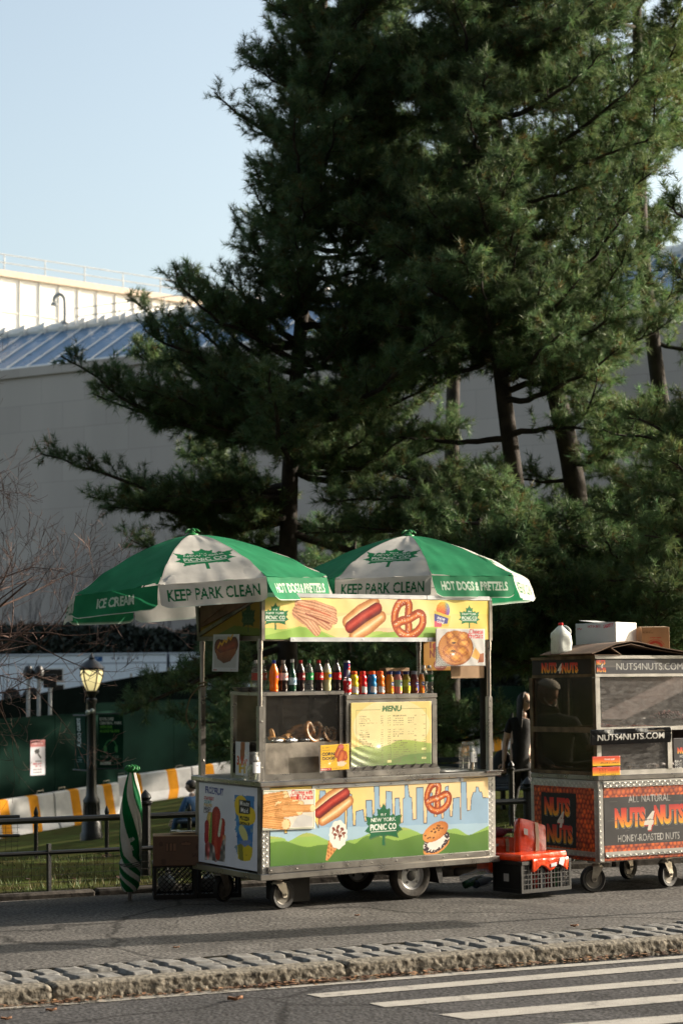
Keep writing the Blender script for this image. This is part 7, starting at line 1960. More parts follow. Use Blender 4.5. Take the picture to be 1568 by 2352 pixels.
panel('end_board', nut, PRINTD, (-.006, QO[0], QO[1]), (0, -1, 0), (0, 0, 1), QW, QH, .0045, art_nl)
panel('lower_strip', nut, PRINTD, (-.004, NW - .044, z_['bot'] + .004), (0, -1, 0), (0, 0, 1), NW - .092, z_['d0'] - z_['bot'] - .006, .006, lambda p: nutfield(p, NL, .04))
# glass house frame
s = .042; b = MB(); bt_ = MB()
for (u, v) in ((0, 0), (NL - s, 0), (0, NW - s), (NL - s, NW - s)): (b if v == 0 else bt_).box((u, v, .908), (u + s, v + s, z_['r0']))
b.box((-.002, -.004, z_['b1']), (NL, s, z_['top'])); b.box((-.002, -.004, z_['r0']), (NL, s, z_['b0'])); b.box((s, .0, z_['s0']), (NL - s, .03, z_['s1']))
um = NF(1537, 1720)[0]; b.box((um - .022, -.002, .945), (um + .022, .03, z_['s0'])); b.box((s, .002, .908), (NL - s, .03, .945))
b.build('front_frame', M_('aluminium_frame', (.58, .56, .52), rough=.42, metal=.65, var=.16, scale=8), nut, smooth=0)
for z0, z1 in ((z_['b1'], z_['top']), (z_['r0'], z_['b0']), (z_['s0'] - .01, z_['s1']), (.908, .935)): bt_.box((-.003, s, z0), (s, NW - s, z1))
bt_.box((-.004, .0, z_['r0']), (-.0025, s, z_['top'])) ; bt_.box((-.0045, .004, .915), (-.001, s - .006, z_['r0'] - .01))
bt_.box((s, NW - s, z_['b1']), (NL - s, NW, z_['top'])); bt_.box((s, NW - s, .908), (NL - s, NW, .935)); bt_.box((s, NW - .03, z_['s0']), (NL - s, NW, z_['s1']))
bt_.build('end_frame', BRASSY, nut, smooth=0)
b = MB(); b.box((.01, .01, z_['top'] - .012), (NL - .01, NW - .01, z_['top'] - .003)); b.build('roof_sheet', STEELD, nut, smooth=0)
b = MB(); b.box((.02, .04, z_['s0'] + .002), (NL - .02, NW - .04, z_['s0'] + .014)); b.build('shelf', STEELD, nut, smooth=0)
for nm, a, c in (('front_pane', (s, .012, z_['s1']), (NL - s, .017, z_['r0'])), ('front_pane', (s, .012, .945), (um - .022, .017, z_['s0']))):
    b = MB(); b.box(a, c); b.build(nm, GLASSD, nut, smooth=0)
GLE = glass_mat('end_glass', (.34, .32, .29), haze=.05, hcol=(.3, .26, .22), rough=.1)
for z0, z1 in ((z_['s1'], z_['r0']), (.935, z_['s0'] - .01)):
    b = MB(); b.box((.012, s, z0), (.017, NW - s, z1)); b.build('end_pane', GLE, nut, smooth=0)
b = MB(); b.box((NL - .02, s, .908), (NL - .012, NW - s, z_['r0'])); b.box((um, NW - .02, .935), (NL - s, NW - .01, z_['r0'])); b.build('inner_wall', M_('inner_wall', (.30, .22, .19), rough=.6, metal=.2, var=.2), nut, smooth=0)
# bands of lettering
def art_band(p):
    g = lambda x, y: NF((2100 + x * .2551) * .6272, (2250 + y * .2551) * .6272) - np.array([.012, z_['b0']])
    p.rect(-1, -1, 3, 1, (34, 36, 48)); p.poly([g(450, 640), g(700, 640), g(640, 760), g(420, 760)], (70, 68, 66)); p.poly([g(1150, 640), g(1400, 640), g(1300, 800), g(1180, 800)], (64, 62, 62))
    q = g(392, 722); w_ = (g(455, 700) - g(328, 700))[0]; nuts_word(p, 'NUTS', q[0] - .003, q[1], .038, w_); q = g(398, 830); nuts_word(p, 'NUTS', q[0], q[1], .036, w_); q = g(398, 770); four(p, q[0], q[1], .034)
    a, c = g(612, 795), g(1560, 795); h_ = (g(700, 695) - g(700, 795))[1]
    p.text('NUTS4NUTS.COM', (a[0] + c[0]) / 2, a[1] - .002, h_, (200, 200, 196), w=c[0] - a[0])
    for y in (745, 850): q = g(700, y); p.line([(0.02, q[1]), (NL, q[1] + .004)], .0013, (110, 108, 104))
panel('front_band', nut, PRINTD, (.012, .002, z_['b0']), (1, 0, 0), (0, 0, 1), NL - .03, z_['b1'] - z_['b0'], .0042, art_band)
def art_band2(p):
    W_ = NW - 2 * s
    def g(x, y):
        q = NS((1750 + x * .48892) * .6272, (2200 + y * .48892) * .6272); return np.array([NW - s - q[0], q[1] - z_['b0']])
    p.rect(-1, -1, 3, 1, (34, 22, 16))
    w_ = (g(582, 500) - g(470, 500))[0]; a = g(526, 530); nuts_word(p, 'NUTS', a[0], a[1] - .012, .085, w_); a = g(682, 530); nuts_word(p, 'NUTS', a[0], a[1] - .012, .085, w_ * 1.05); a = g(600, 532); four(p, a[0], a[1] - .014, .08)
panel('end_band', nut, PRINTD, (.004, NW - s, z_['b0']), (0, -1, 0), (0, 0, 1), NW - 2 * s, z_['b1'] - z_['b0'], .0045, art_band2)
# loose black strip of vinyl across the lower pane
q0, q1, q2 = NF((1750 + 845 * .48892) * .6272, (2200 + 1085 * .48892) * .6272, -.03), NF((1750 + 1440 * .48892) * .6272, (2200 + 1070 * .48892) * .6272, -.03), NF((1750 + 850 * .48892) * .6272, (2200 + 968 * .48892) * .6272, -.03)
w_, h_ = q1[0] - q0[0], q2[1] - q0[1]
t = thing('vinyl_banner', 'crumpled black lettered strip hanging over the nut cart\'s lower pane', 'banner', mat=NM)
panel('strip', t, M_('glossy_print', (1, 1, 1), rough=.16, attr=True, var=.04, scale=6), (q0[0], -.03, q0[1]), (1, 0, .012), (-.012, 0, 1), w_, h_, .0045, lambda p: (p.text('NUTS4NUTS.COM', w_ * .49, h_ * .27, h_ * .42, (222, 220, 214), w=w_ * .84, bold=.012), p.poly([(w_ * .70, h_ * .82), (w_ * .9, h_ * .86), (w_ * .92, h_ * .74), (w_ * .74, h_ * .76)], (120, 110, 96))), base=(16, 16, 18),
      wob=lambda x, y: .010 * fbm(x * 14, y * 22, 1.) * np.clip(y / h_ * 1.6, .15, 1) + .012 * np.sin(y / h_ * 3) + .008 * np.sin(x * 18) * (y > h_ * .7))
# stickers
for i, (y0, y1, lab) in enumerate(((1240, 1162, 'red and yellow sticker on the lower pane, upper of the pair'), (1313, 1242, 'red and yellow sticker on the lower pane, lower of the pair'))):
    a, c = NF((1750 + 852 * .48892) * .6272, (2200 + y0 * .48892) * .6272, .0), NF((1750 + 1057 * .48892) * .6272, (2200 + y1 * .48892) * .6272, .0)
    w_, h_ = c[0] - a[0], c[1] - a[1]
    def art(p, i=i, w_=w_, h_=h_):
        p.rect(0, 0, w_, h_, fire(.1 * h_, 1.15 * h_))
        if i == 0: p.text('TAG US!', w_ * .62, h_ * .56, h_ * .2, (240, 232, 220), w=w_ * .38, bold=.04); p.text('@NUTS4NUTSOFFICIAL', w_ * .62, h_ * .24, h_ * .14, (60, 40, 20), w=w_ * .7, bold=.01)
        else:
            for k in range(3): p.scrawl(w_ * .24, h_ * (.42 + .16 * k), w_ * .26, h_ * .07, (110, 40, 20), 5)
            p.text('NUTS4NUTS', w_ * .75, h_ * .52, h_ * .2, (214, 30, 24), w=w_ * .38, bold=.06); p.scrawl(w_ * .08, h_ * .12, w_ * .42, h_ * .07, (90, 50, 20), 7); p.scrawl(w_ * .56, h_ * .12, w_ * .36, h_ * .07, (90, 50, 20), 6)
    tag(o_ := panel('sticker', None, PRINT, (a[0], -.004, a[1]), (1, 0, 0), (0, 0, 1), w_, h_, .004, art, base=(240, 180, 40), thick=.0015), lab, 'sticker', 'fire coloured stickers on the nut cart'); o_.matrix_world = NM
# price board
a, c = NF(1546, 1790, .0), NF(1546, 1690, .0)
w_, h_ = .42, c[1] - a[1]
def art_pb(p):
    p.text('ALL NATURAL', w_ * .5, h_ * .84, .022, (200, 200, 196), w=w_ * .42); nuts_word(p, 'NUTS', w_ * .26, h_ * .64, .05, w_ * .34); nuts_word(p, 'NUTS', w_ * .74, h_ * .64, .05, w_ * .34); four(p, w_ * .5, h_ * .63, .045); p.text('HONEY-ROASTED NUTS', w_ * .5, h_ * .55, .022, (200, 200, 196), w=w_ * .7)
    for i, s_ in enumerate(('PEANUTS', 'CASHEWS', 'ALMONDS', 'COCONUT', 'PECANS', 'MIXED NUTS')): p.text(s_, .01, h_ * (.44 - .075 * i), .02, (214, 214, 210), w=.075, al='l', bold=.03); p.rect(.09, h_ * (.44 - .075 * i), w_ * .8, h_ * (.44 - .075 * i) + .003, (170, 170, 168)); p.text('$5', w_ * .9, h_ * (.44 - .075 * i), .02, (214, 214, 210), w=.03)
panel('price_board', nut, PRINTD, (a[0] + .01, .004, a[1] - .02), (1, 0, 0), (0, 0, 1), w_ - .1, h_, .004, art_pb, base=(34, 30, 38))
# casters
for (u, v, yw) in ((.045, .10, PI - .2), (NF(1528, 2025, .06)[0], .07, .25), (.16, NW - .10, .5), (NF(1528, 2025, .06)[0] + .16, NW - .12, .3), (1.75, .10, .4)):
    caster(nut, u, v, 0.0, z_['bot'], .102, yw, w=.05)
# roasted nuts, pan, bags inside
def pile(name, label, c, rx, ry, hz, n, col, r0=.011):
    b = MB(); C = []
    for k in range(n):
        a, q = rnd.uniform(0, 2 * PI), math.sqrt(rnd.random()); r = r0 * rnd.uniform(.8, 1.2)
        p = (c[0] + rx * q * math.cos(a), c[1] + ry * q * math.sin(a), c[2] + hz * (1 - q * q) * rnd.uniform(.4, 1) + r * .6)
        n0 = b.n; b.sphere(p, r, 6, 4, 0, (1, 1, .85)); C += [np.array(lin(col)) * rnd.uniform(.5, 1.4)] * (b.n - n0)
    o = b.build(name, M_('glazed_nut', (1, 1, 1), rough=.3, attr=True, coat=.4), None, cols=np.array(C)); o.matrix_world = NM
    return tag(o, label, 'nuts', kind='stuff')
zs_ = z_['s0'] + .014
pile('roasted_nuts', 'red brown glazed nuts heaped at the left end of the nut cart\'s shelf', (.16, .16, zs_), .15, .12, .035, 300, (150, 50, 26))
pile('roasted_nuts', 'loose glazed nuts spread behind the middle of the nut cart\'s window', (.52, .14, zs_), .16, .08, .018, 160, (200, 90, 34))
t = thing('roasting_pan', 'wide steel pan heaped with red nuts at the right of the nut cart\'s window', 'pan', mat=NM @ Matrix.Translation((.96, .30, zs_)))
b = MB(); b.lathe([(.001, .004), (.17, .004), (.21, .075), (.215, .075), (.175, 0), (.001, 0)], 30); b.build('bowl', STEEL, t)
pile('roasted_nuts', 'red glazed nuts heaped in the steel pan', (.96, .30, zs_ + .05), .19, .19, .08, 420, (130, 40, 30))
t = thing('cardboard_box', 'low brown box standing on the nut cart\'s shelf behind the glass', 'box', mat=NM); b = MB(); b.box((.28, .30, zs_), (.50, .44, zs_ + .075), 0, .003); b.build('carton', CARDD, t); b = MB(); b.box((.285, .299, zs_ + .05), (.495, .2995, zs_ + .06)); b.build('tape', CARD, t)
BAGM = M_('paper_bag', (.46, .42, .40), rough=.55, var=.2, scale=14, bump=.3, bscale=30)
for i in range(9):
    u = .36 + .062 * i + rnd.uniform(-.01, .01)
    t = thing('nut_bag', 'small %s bag of nuts lying behind the lower pane, number %d from the sticker' % (('silvery', 'pale', 'crumpled')[i % 3], i + 1), 'bag', mat=NM @ Matrix.Translation((u, .07 + rnd.uniform(0, .06), .945 - .01)) @ Matrix.Rotation(rnd.uniform(-.5, .5), 4, 'Z'), group='small bags of nuts behind the lower pane')
    t['label'] = ['silvery bag of nuts touching the lower sticker', 'pale bag of nuts leaning on the one beside the sticker', 'crumpled silvery bag tipped up third from the sticker', 'flat pale bag in the middle of the lower pane', 'silvery bag with a dark print right of the middle', 'pale bag lying crosswise in the lower pane', 'tallest bag near the right end of the lower pane', 'silvery bag in front of the tallest bag', 'last pale bag against the right frame of the lower pane'][i]
    b = MB(); b.sphere((0, 0, .026), .045, 14, 8, 0, (1.0, .55, .6 + .2 * (i % 3 == 0))); V = np.array(b.v); V *= 1 + .3 * (vnoise(V[:, 0] * 40 + i, V[:, 1] * 40, V[:, 2] * 40) - .5)[:, None]; b.v = [tuple(x) for x in V]; b.build('pouch', BAGM, t, smooth=60)
    b = MB(); b.box((-.02, -.030, .02), (.02, -.024, .04)); b.build('print', CARDD, t)
t = thing('wooden_scoop', 'long wooden scoop lying behind the nut cart\'s lower end pane', 'scoop', mat=NM @ Matrix.Translation((.10, .62, .96)) @ Matrix.Rotation(-1.1, 4, 'Z'))
b = MB(); b.tube([(0, 0, .03), (.16, 0, .012), (.34, 0, 0)], [.018, .014, .012], 10); b.build('handle', M_('wood_handle', (.42, .24, .08), rough=.5), t); b = MB(); b.lathe([(.001, 0), (.03, .004), (.045, .03), (.042, .03), (.028, .008)], 14, (.37, 0, -.01)); b.build('cup', STEELD, t)
# things on the nut cart's roof
zr = z_['top'] + .001
def roofsheet(name, label, prof, v0, v1, mat, th=.007):
    t = thing(name, label, 'cardboard', mat=NM)
    b = MB(); n = len(prof); m = 5
    P = []
    for s_ in (0, 1):
        for j in range(m + 1):
            v = v0 + (v1 - v0) * j / m
            for k, (u, z) in enumerate(prof): P.append((u + .01 * math.sin(j * 2 + k), v + .012 * math.sin(k * 1.9), z + (th if s_ else 0) - .012 * (j / m) * (z > zr + .03)))
    N_ = n * (m + 1)
    F_ = [(j * n + k, j * n + k + 1, (j + 1) * n + k + 1, (j + 1) * n + k) for j in range(m) for k in range(n - 1)]
    b.add(P, [q[::-1] for q in F_] + [tuple(i + N_ for i in q) for q in F_] + [(k, k + 1, N_ + k + 1, N_ + k) for k in range(n - 1)] + [(m * n + k + 1, m * n + k, N_ + m * n + k, N_ + m * n + k + 1) for k in range(n - 1)] + [(j * n + n - 1, (j + 1) * n + n - 1, N_ + (j + 1) * n + n - 1, N_ + j * n + n - 1) for j in range(m)] + [((j + 1) * n, j * n, N_ + j * n, N_ + (j + 1) * n) for j in range(m)])
    b.build('sheet', mat, t, smooth=20); return t
U = lambda x: NF(x, 1500, -.02)[0]
roofsheet('cardboard_sheet', 'brown cardboard sheet folded to a ridge on the nut cart\'s roof', [(-.05, zr + .010), (U(1385), zr + .012), (U(1330), zr + .030), (U(1400), zr + .085), (U(1445), zr + .112), (U(1470), zr + .130), (U(1520), zr + .065), (U(1580), zr + .018), (NL - .1, zr + .006)][0:1] + [(U(1372), zr + .028), (U(1410), zr + .085), (U(1446), zr + .108), (U(1470), zr + .102), (U(1525), zr + .055), (U(1590), zr + .012), (NL - .1, zr + .006)], -.03, .66, CARDD)
roofsheet('cardboard_sheet', 'flat brown cardboard sheet lying under the ridged one', [(-.02, zr), (.25, zr + .001), (U(1400), zr + .055), (U(1448), zr + .088), (U(1500), zr + .05), (U(1580), zr + .003), (NL - .2, zr)], -.02, .60, CARDD, .005)
# milk jug
q = at(1288, 1497, 16.2)
t = thing('water_jug', 'translucent gallon jug with a red cap on the nut cart\'s cardboard', 'jug', loc=(q[0], q[1], zr * 1.031 - .03))
P = []; R_ = .072
prof = [(.80, 0), (.97, .006), (1, .03), (1, .06), (1.03, .09), (.99, .12), (1, .145), (.93, .175), (.72, .205), (.45, .226), (.24, .236), (.235, .244)]
for rr, z in prof:
    for k in range(32):
        a = 2 * PI * k / 32; e = (abs(math.cos(a)) ** 5 + abs(math.sin(a)) ** 5) ** -.2 if z < .2 else 1.0
        d_ = 1 + .05 * math.sin(a * 3 + z * 40) * (.05 < z < .18); P.append((rr * R_ * e * d_ * math.cos(a + .5), rr * R_ * e * d_ * math.sin(a + .5), z))
b = MB(); b.add(P, [(i * 32 + k, i * 32 + (k + 1) % 32, (i + 1) * 32 + (k + 1) % 32, (i + 1) * 32 + k) for i in range(len(prof) - 1) for k in range(32)] + [tuple(range(31, -1, -1))])
mj = M_('milky_plastic', (.70, .74, .70), rough=.3, var=.06, scale=14); pj = mj.node_tree.nodes['Principled BSDF']; pj.inputs['Subsurface Weight'].default_value = .5; pj.inputs['Subsurface Radius'].default_value = (.05, .05, .05)
b.build('body', mj, t, smooth=60)
b = MB(); b.lathe([(.0195, .240), (.0205, .243), (.0205, .258), (.018, .261), (.001, .261)], 20); b.build('cap', M_('jug_cap', lin((214, 20, 24)), rough=.35), t)
b = MB(); b.tube(catmull([(.066, -.006, .15), (.075, -.012, .19), (.05, -.01, .222), (.025, -.004, .23)], 4), .011, 8); b.build('handle', mj, t)
def carton(name, label, px, py, Y, rz, L, W, H, mat_f, base, art_l, art_r, zb=None):
    q = at(px, py, Y)
    M = Matrix.Translation((q[0], q[1], zb if zb is not None else q[2])) @ Matrix.Rotation(rz, 4, 'Z')
    t = thing(name, label, 'box', mat=M)
    b = MB(); b.box((.003, .003, 0), (L - .003, W - .003, H - .003)); b.build('inner', CARD, t, smooth=0)
    panel('long_side', t, mat_f, (0, -.001, 0), (1, 0, 0), (0, 0, 1), L, H, .005, art_l, base=base, wob=wrinkle(.0015))
    panel('end_side', t, mat_f, (-.001, W, 0), (0, -1, 0), (0, 0, 1), W, H, .005, art_r, base=base, wob=wrinkle(.0015))
    b = MB(); b.prism([(0, 0, H), (L, 0, H), (L, W * .49, H + .01), (0, W * .49, H + .008)], (0, 0, .004)); b.build('flap', CARD if mat_f is not PRINT else mat_f, t, smooth=0)
    b = MB(); b.prism([(0, W * .51, H), (L, W * .51, H), (L, W, H + .012), (0, W, H)], (0, 0, .004)); b.build('flap', CARD, t, smooth=0)
    return t
RED = (176, 60, 84)
def a1_(p): p.scrawl(.02, .165, .05, .014, RED, 5); p.text('HOT SAUSAGE', .20, .185, -.018, RED, w=-.12, bold=.02); p.text('Sabrett', .34, .165, .03, RED, w=.10, bold=.04, rot=.15, shear=.2)
def a2_(p): p.scrawl(.03, .185, .08, .012, (200, 120, 130), 6); p.text('HOT SAUSAGE', .25, .18, -.018, (190, 80, 100), w=-.11); p.scrawl(.03, .10, .05, .01, (200, 130, 140), 4); p.scrawl(.16, .09, .08, .01, (190, 90, 100), 4)
q = at(1414, 1492, 16.35)
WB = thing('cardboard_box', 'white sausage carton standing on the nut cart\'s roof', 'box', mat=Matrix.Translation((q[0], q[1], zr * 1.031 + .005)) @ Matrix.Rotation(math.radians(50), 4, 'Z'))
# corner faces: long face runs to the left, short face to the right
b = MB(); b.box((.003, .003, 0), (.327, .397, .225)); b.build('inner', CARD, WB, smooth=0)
panel('long_side', WB, PRINT, (-.0, .40, 0), (0, -1, 0), (0, 0, 1), .40, .23, .005, lambda p: (p.scrawl(.02, .178, .06, .014, RED, 5), p.text('HOT SAUSAGE', .19, .192, .02, RED, w=.13, bold=.02), p.text('SABRETT', .33, .19, .03, RED, w=.10, bold=.05, rot=.12)), base=(176, 180, 190), wob=wrinkle(.0018))  # darker bluish base stands for the shaded side of the white box
panel('end_side', WB, PRINT, (0, -.001, 0), (1, 0, 0), (0, 0, 1), .33, .23, .005, lambda p: (p.scrawl(.03, .195, .10, .012, (200, 120, 130), 6), p.text('HOT SAUSAGE', .25, .185, .018, (190, 80, 100), w=.13), p.scrawl(.03, .09, .08, .01, (200, 130, 140), 4), p.line([(.15, .06), (.22, .07), (.30, .05)], .005, (190, 60, 80))), base=(226, 222, 216), wob=wrinkle(.0018))  # lighter warm base stands for the sunlit side of the same box
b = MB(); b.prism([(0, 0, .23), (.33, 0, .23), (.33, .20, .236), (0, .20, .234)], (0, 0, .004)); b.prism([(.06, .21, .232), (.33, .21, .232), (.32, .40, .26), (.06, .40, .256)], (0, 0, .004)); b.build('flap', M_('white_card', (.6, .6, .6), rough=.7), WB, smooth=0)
def a3_(p):
    for y in (.17, .158): p.scrawl(.01, y, .09, .008, (140, 104, 66), 6)
    a = np.linspace(.5, 2.64, 16); p.line([(.115 + .062 * math.cos(k), .02 + .062 * math.sin(k)) for k in a], .011, (206, 74, 50)); p.line([(.115 + .088 * math.cos(k), .02 + .082 * math.sin(k)) for k in a], .003, (206, 90, 60)); p.text('Superpretzel', .115, .112, .012, (206, 84, 56), w=.10, bold=.02)
carton('cardboard_box', 'brown carton with a red arched mark beside the white box', 1474, 1500, 16.55, .12, .24, .30, .205, PRINTD, (196, 150, 104), a3_, lambda p: None, zb=zr * 1.031 - .01)

# ================================================================ GOODS ON THE PAVEMENT
def frame2(p0, p1):
    d = np.array(p1) - np.array(p0); return frame((p0[0], p0[1], 0), d)
BLK = M_('crate_plastic', (.010, .010, .011), rough=.5, var=.2, scale=20)
def crate(label, M, L, W, H, nx, nz_, grp, diag=False, solid=()):
    t = thing('plastic_crate', label, 'crate', mat=M, group=grp)
    b = MB(); b.box((0, 0, .0), (L, W, .012)); b.build('floor', BLK, t, smooth=0)
    for side, (o, ux, w_) in enumerate((((0, 0, 0), (1, 0, 0), L), ((0, W, 0), (0, -1, 0), W), ((L, W, 0), (-1, 0, 0), L), ((L, 0, 0), (0, 1, 0), W))):
        o = np.array(o, float); ux = np.array(ux, float); n_ = np.cross(ux, [0, 0, 1.0]); b = MB()
        R = Matrix(((ux[0], -n_[0], 0, o[0]), (ux[1], -n_[1], 0, o[1]), (0, 0, 1, 0), (0, 0, 0, 1)))
        b.obox(R, (0, -.003, 0), (w_, .012, H * .12)); b.obox(R, (0, -.008, H * .88), (w_, .012, H), 0, .003)
        b.obox(R, (.0, -.003, H * .12), (.022, .012, H * .88)); b.obox(R, (w_ - .022, -.003, H * .12), (w_, .012, H * .88))
        if side in solid: b.obox(R, (.022, .002, H * .12), (w_ - .022, .008, H * .88))
        elif diag:
            for k in range(-6, 14):
                for sg in (1, -1):
                    x0 = k * .04; P = []
                    for z in np.linspace(H * .12, H * .88, 9):
                        x = x0 + sg * (z - H * .12)
                        if .015 < x < w_ - .015: P.append(R @ Vector((x, .005, z)))
                    if len(P) > 1: b.tube([P[0], P[-1]], .0032, 4)
        else:
            for k in range(1, nx if w_ == L else max(2, int(nx * w_ / L))):
                x = w_ * k / (nx if w_ == L else max(2, int(nx * w_ / L))); wd = .008 if k % 3 == 0 else .0028
                b.obox(R, (x - wd, .0, H * .12), (x + wd, .009, H * .88))
            for k in range(1, nz_): z = H * (.12 + .76 * k / nz_); b.obox(R, (.02, -.001, z - .003), (w_ - .02, .008, z + .003))
        b.build('side', BLK, t, smooth=0)
    return t
g0, g1 = onz(1197, 2053, 0), onz(1311, 2042, 0)
MCr = frame2(g0, g1); CLn = float(np.linalg.norm((g1 - g0)[:2]))
cr = crate('black crate full of cans under red wrapping beside the nut cart', MCr, CLn, .33, .245, 15, 5, 'black plastic crates', solid=(1,))
b = MB(); b.box((-.0045, .14, .085), (-.0035, .20, .145)); b.build('paper_tag', M_('tag_paper', (.5, .5, .5), rough=.7), cr, smooth=0)
cans = [((206, 206, 210), 'silver'), ((60, 120, 70), 'green'), ((190, 30, 36), 'red'), ((160, 166, 176), 'grey'), ((196, 60, 50), 'orange red'), ((200, 204, 206), 'white')]
for i in range(14):
    r_ = i % 7; lay = i // 7; col, nm = cans[(i * 5 + lay) % 6]
    t = thing('can', '%s drink can in the black crate beside the nut cart' % nm, 'can', mat=MCr @ Matrix.Translation((.045 + r_ * .0725, .05 + .004 * (i % 3), .014 + lay * .112)), group='drink cans packed in the black crate')
    b = MB(); b.lathe([(.001, 0), (.026, .0), (.031, .01), (.031, .098), (.026, .108), (.024, .106), (.001, .106)], 14); b.build('body', M_('can_' + nm.replace(' ', '_'), lin(col), rough=.28, metal=.5), t, smooth=40)
    b = MB(); b.box((-.012, -.006, .1065), (.012, .006, .108)); b.build('pull_tab', FOIL, t, smooth=0)
REDF = M_('red_film', lin((236, 74, 26)), rough=.22, var=.18, scale=9, bump=.5, bscale=26, coat=.3)
TAN = M_('tan_band', (.55, .34, .20), rough=.5)
def bundle(label, M, L, W, H, puff=.012, seed=0, band=True, extra=None):
    """shrink wrapped bundle: a soft box of red film"""
    t = thing('wrapped_bundle', label, 'bundle', mat=M, group='red wrapped bundles between the carts')
    n = 14; V = []; F_ = []
    b = MB()
    for (o, a, c) in (((0, 0, 0), (L, 0, 0), (0, 0, H)), ((L, 0, 0), (0, W, 0), (0, 0, H)), ((L, W, 0), (-L, 0, 0), (0, 0, H)), ((0, W, 0), (0, -W, 0), (0, 0, H)), ((0, 0, H), (L, 0, 0), (0, W, 0)), ((0, W, 0), (L, 0, 0), (0, -W, 0))):
        o, a, c = map(lambda q: np.array(q, float), (o, a, c)); nn = nz(np.cross(a, c))
        S, T = np.meshgrid(np.linspace(0, 1, n), np.linspace(0, 1, n))
        P = o + S[..., None] * a + T[..., None] * c
        cen = np.array([L, W, H]) / 2
        e = np.minimum(np.minimum(S, 1 - S), np.minimum(T, 1 - T))
        P = P + nn * (puff * np.sin(PI * S) * np.sin(PI * T))[..., None] + nn * (.010 * (vnoise(P[..., 0] * 22 + seed, P[..., 1] * 22, P[..., 2] * 22) - .5))[..., None]
        d = P - cen; k = 1 - .10 * (np.abs(d / (np.array([L, W, H]) / 2)) ** 6).sum(-1).clip(0, 3) / 3
        P = cen + d * k[..., None]
        b.add(P.reshape(-1, 3), [(i * n + j, i * n + j + 1, (i + 1) * n + j + 1, (i + 1) * n + j) for i in range(n - 1) for j in range(n - 1)])
    b.build('film', REDF, t, smooth=70)
    if band:
        b = MB(); b.box((L * .55, -.006, .01), (L * .63, -.0035 - puff, H * .96)) if False else None
        P = [(L * .60, -puff * .6 - .004, .015), (L * .60, -puff - .006, H * .5), (L * .60, -puff * .5 - .003, H * .95)]
        for q in range(2): b.add([(P[q][0] - .016, P[q][1], P[q][2]), (P[q][0] + .016, P[q][1], P[q][2]), (P[q + 1][0] + .016, P[q + 1][1], P[q + 1][2]), (P[q + 1][0] - .016, P[q + 1][1], P[q + 1][2])], [(0, 1, 2, 3)])
        b.build('paper_band', TAN, t, smooth=0)
        b = MB(); b.prism([(L * .12, -puff - .007, H * .52), (L * .26, -puff - .007, H * .52), (L * .26, -puff - .007, H * .68), (L * .12, -puff - .007, H * .68)], (0, .002, 0)); b.build('stamp', M_('pale_stamp', (.5, .42, .38), rough=.6), t, smooth=0)
    return t
bundle('flat red wrapped bundle lying across the top of the black crate', MCr @ Matrix.Translation((-.02, -.015, .245)) @ Matrix.Rotation(-.02, 4, 'Y'), CLn * .98, .34, .055, .006, 1, band=False)
t = thing('plastic_film', 'loose red film with a white corner hanging over the crate\'s front', 'plastic wrap', mat=MCr)
b = MB(); P = []
for i in range(16):
    for j in range(5): u = .10 + i * .026; P.append((u, -.014 - .004 * math.sin(i * 1.7 + j), .262 - j * (.020 + .006 * math.sin(i * .9 + 1))))
b.add(P, [(i * 5 + j, i * 5 + j + 1, i * 5 + j + 6, i * 5 + j + 5) for i in range(15) for j in range(4)]); o = b.build('sheet', REDF, t, smooth=60); o.modifiers.new('s', 'SOLIDIFY').thickness = .001
b = MB(); b.prism([(.40, -.020, .255), (.46, -.020, .258), (.43, -.022, .19), (.385, -.022, .21)], (0, .002, 0)); b.prism([(.30, -.022, .215), (.36, -.022, .225), (.36, -.023, .195), (.30, -.023, .19)], (0, .002, 0)); b.build('printed_corner', M_('white_print', (.6, .62, .66), rough=.4), t, smooth=0)
p = at(1192, 1985, 15.5)
bundle('big red wrapped bundle leaning back against the nut cart with a tan band', Matrix.Translation((p[0], p[1], .29)) @ Matrix.Rotation(.45, 4, 'Z') @ Matrix.Rotation(.28, 4, 'Y') @ Matrix.Rotation(-.42, 4, 'X'), .27, .09, .33, .016, 2)
p = at(1126, 1962, 15.95)
bundle('red wrapped bundle with a tan arch just right of the food cart', Matrix.Translation((p[0], p[1], .25)) @ Matrix.Rotation(.5, 4, 'Z'), .26, .18, .13, .01, 3)
p = at(1120, 2000, 15.85)
bundle('lowest red wrapped bundle under the food cart\'s right corner', Matrix.Translation((p[0], p[1], .11)) @ Matrix.Rotation(.45, 4, 'Z'), .28, .2, .13, .008, 4, band=False)
p = at(1140, 1920, 16.1)
t = thing('onion_bag', 'dark red mesh bag lying on top of the red bundles', 'bag', loc=(p[0], p[1], .39)); b = MB(); b.sphere((0, 0, .03), .085, 16, 10, 0, (1, .7, .5)); b.build('mesh', M_('maroon_mesh', (.16, .02, .04), rough=.5, bump=.6, bscale=80), t, smooth=60); b = MB(); b.tube([(.07, 0, .04), (.10, .0, .05), (.12, .01, .045)], [.02, .012, .016], 8); b.build('neck', MAT['maroon_mesh'], t)
p = onz(1033, 2012, 0)
t = thing('cardboard_box', 'flattened brown carton lying behind the food cart\'s right wheel', 'box', mat=Matrix.Translation((p[0], p[1], .10)) @ Matrix.Rotation(.42, 4, 'Z')); b = MB(); b.box((0, 0, 0), (.44, .30, .07), 0, .004); b.build('carton', CARD, t); b = MB(); b.box((.05, -.002, .02), (.2, -.0005, .045)); b.build('printed_mark', CARDD, t)
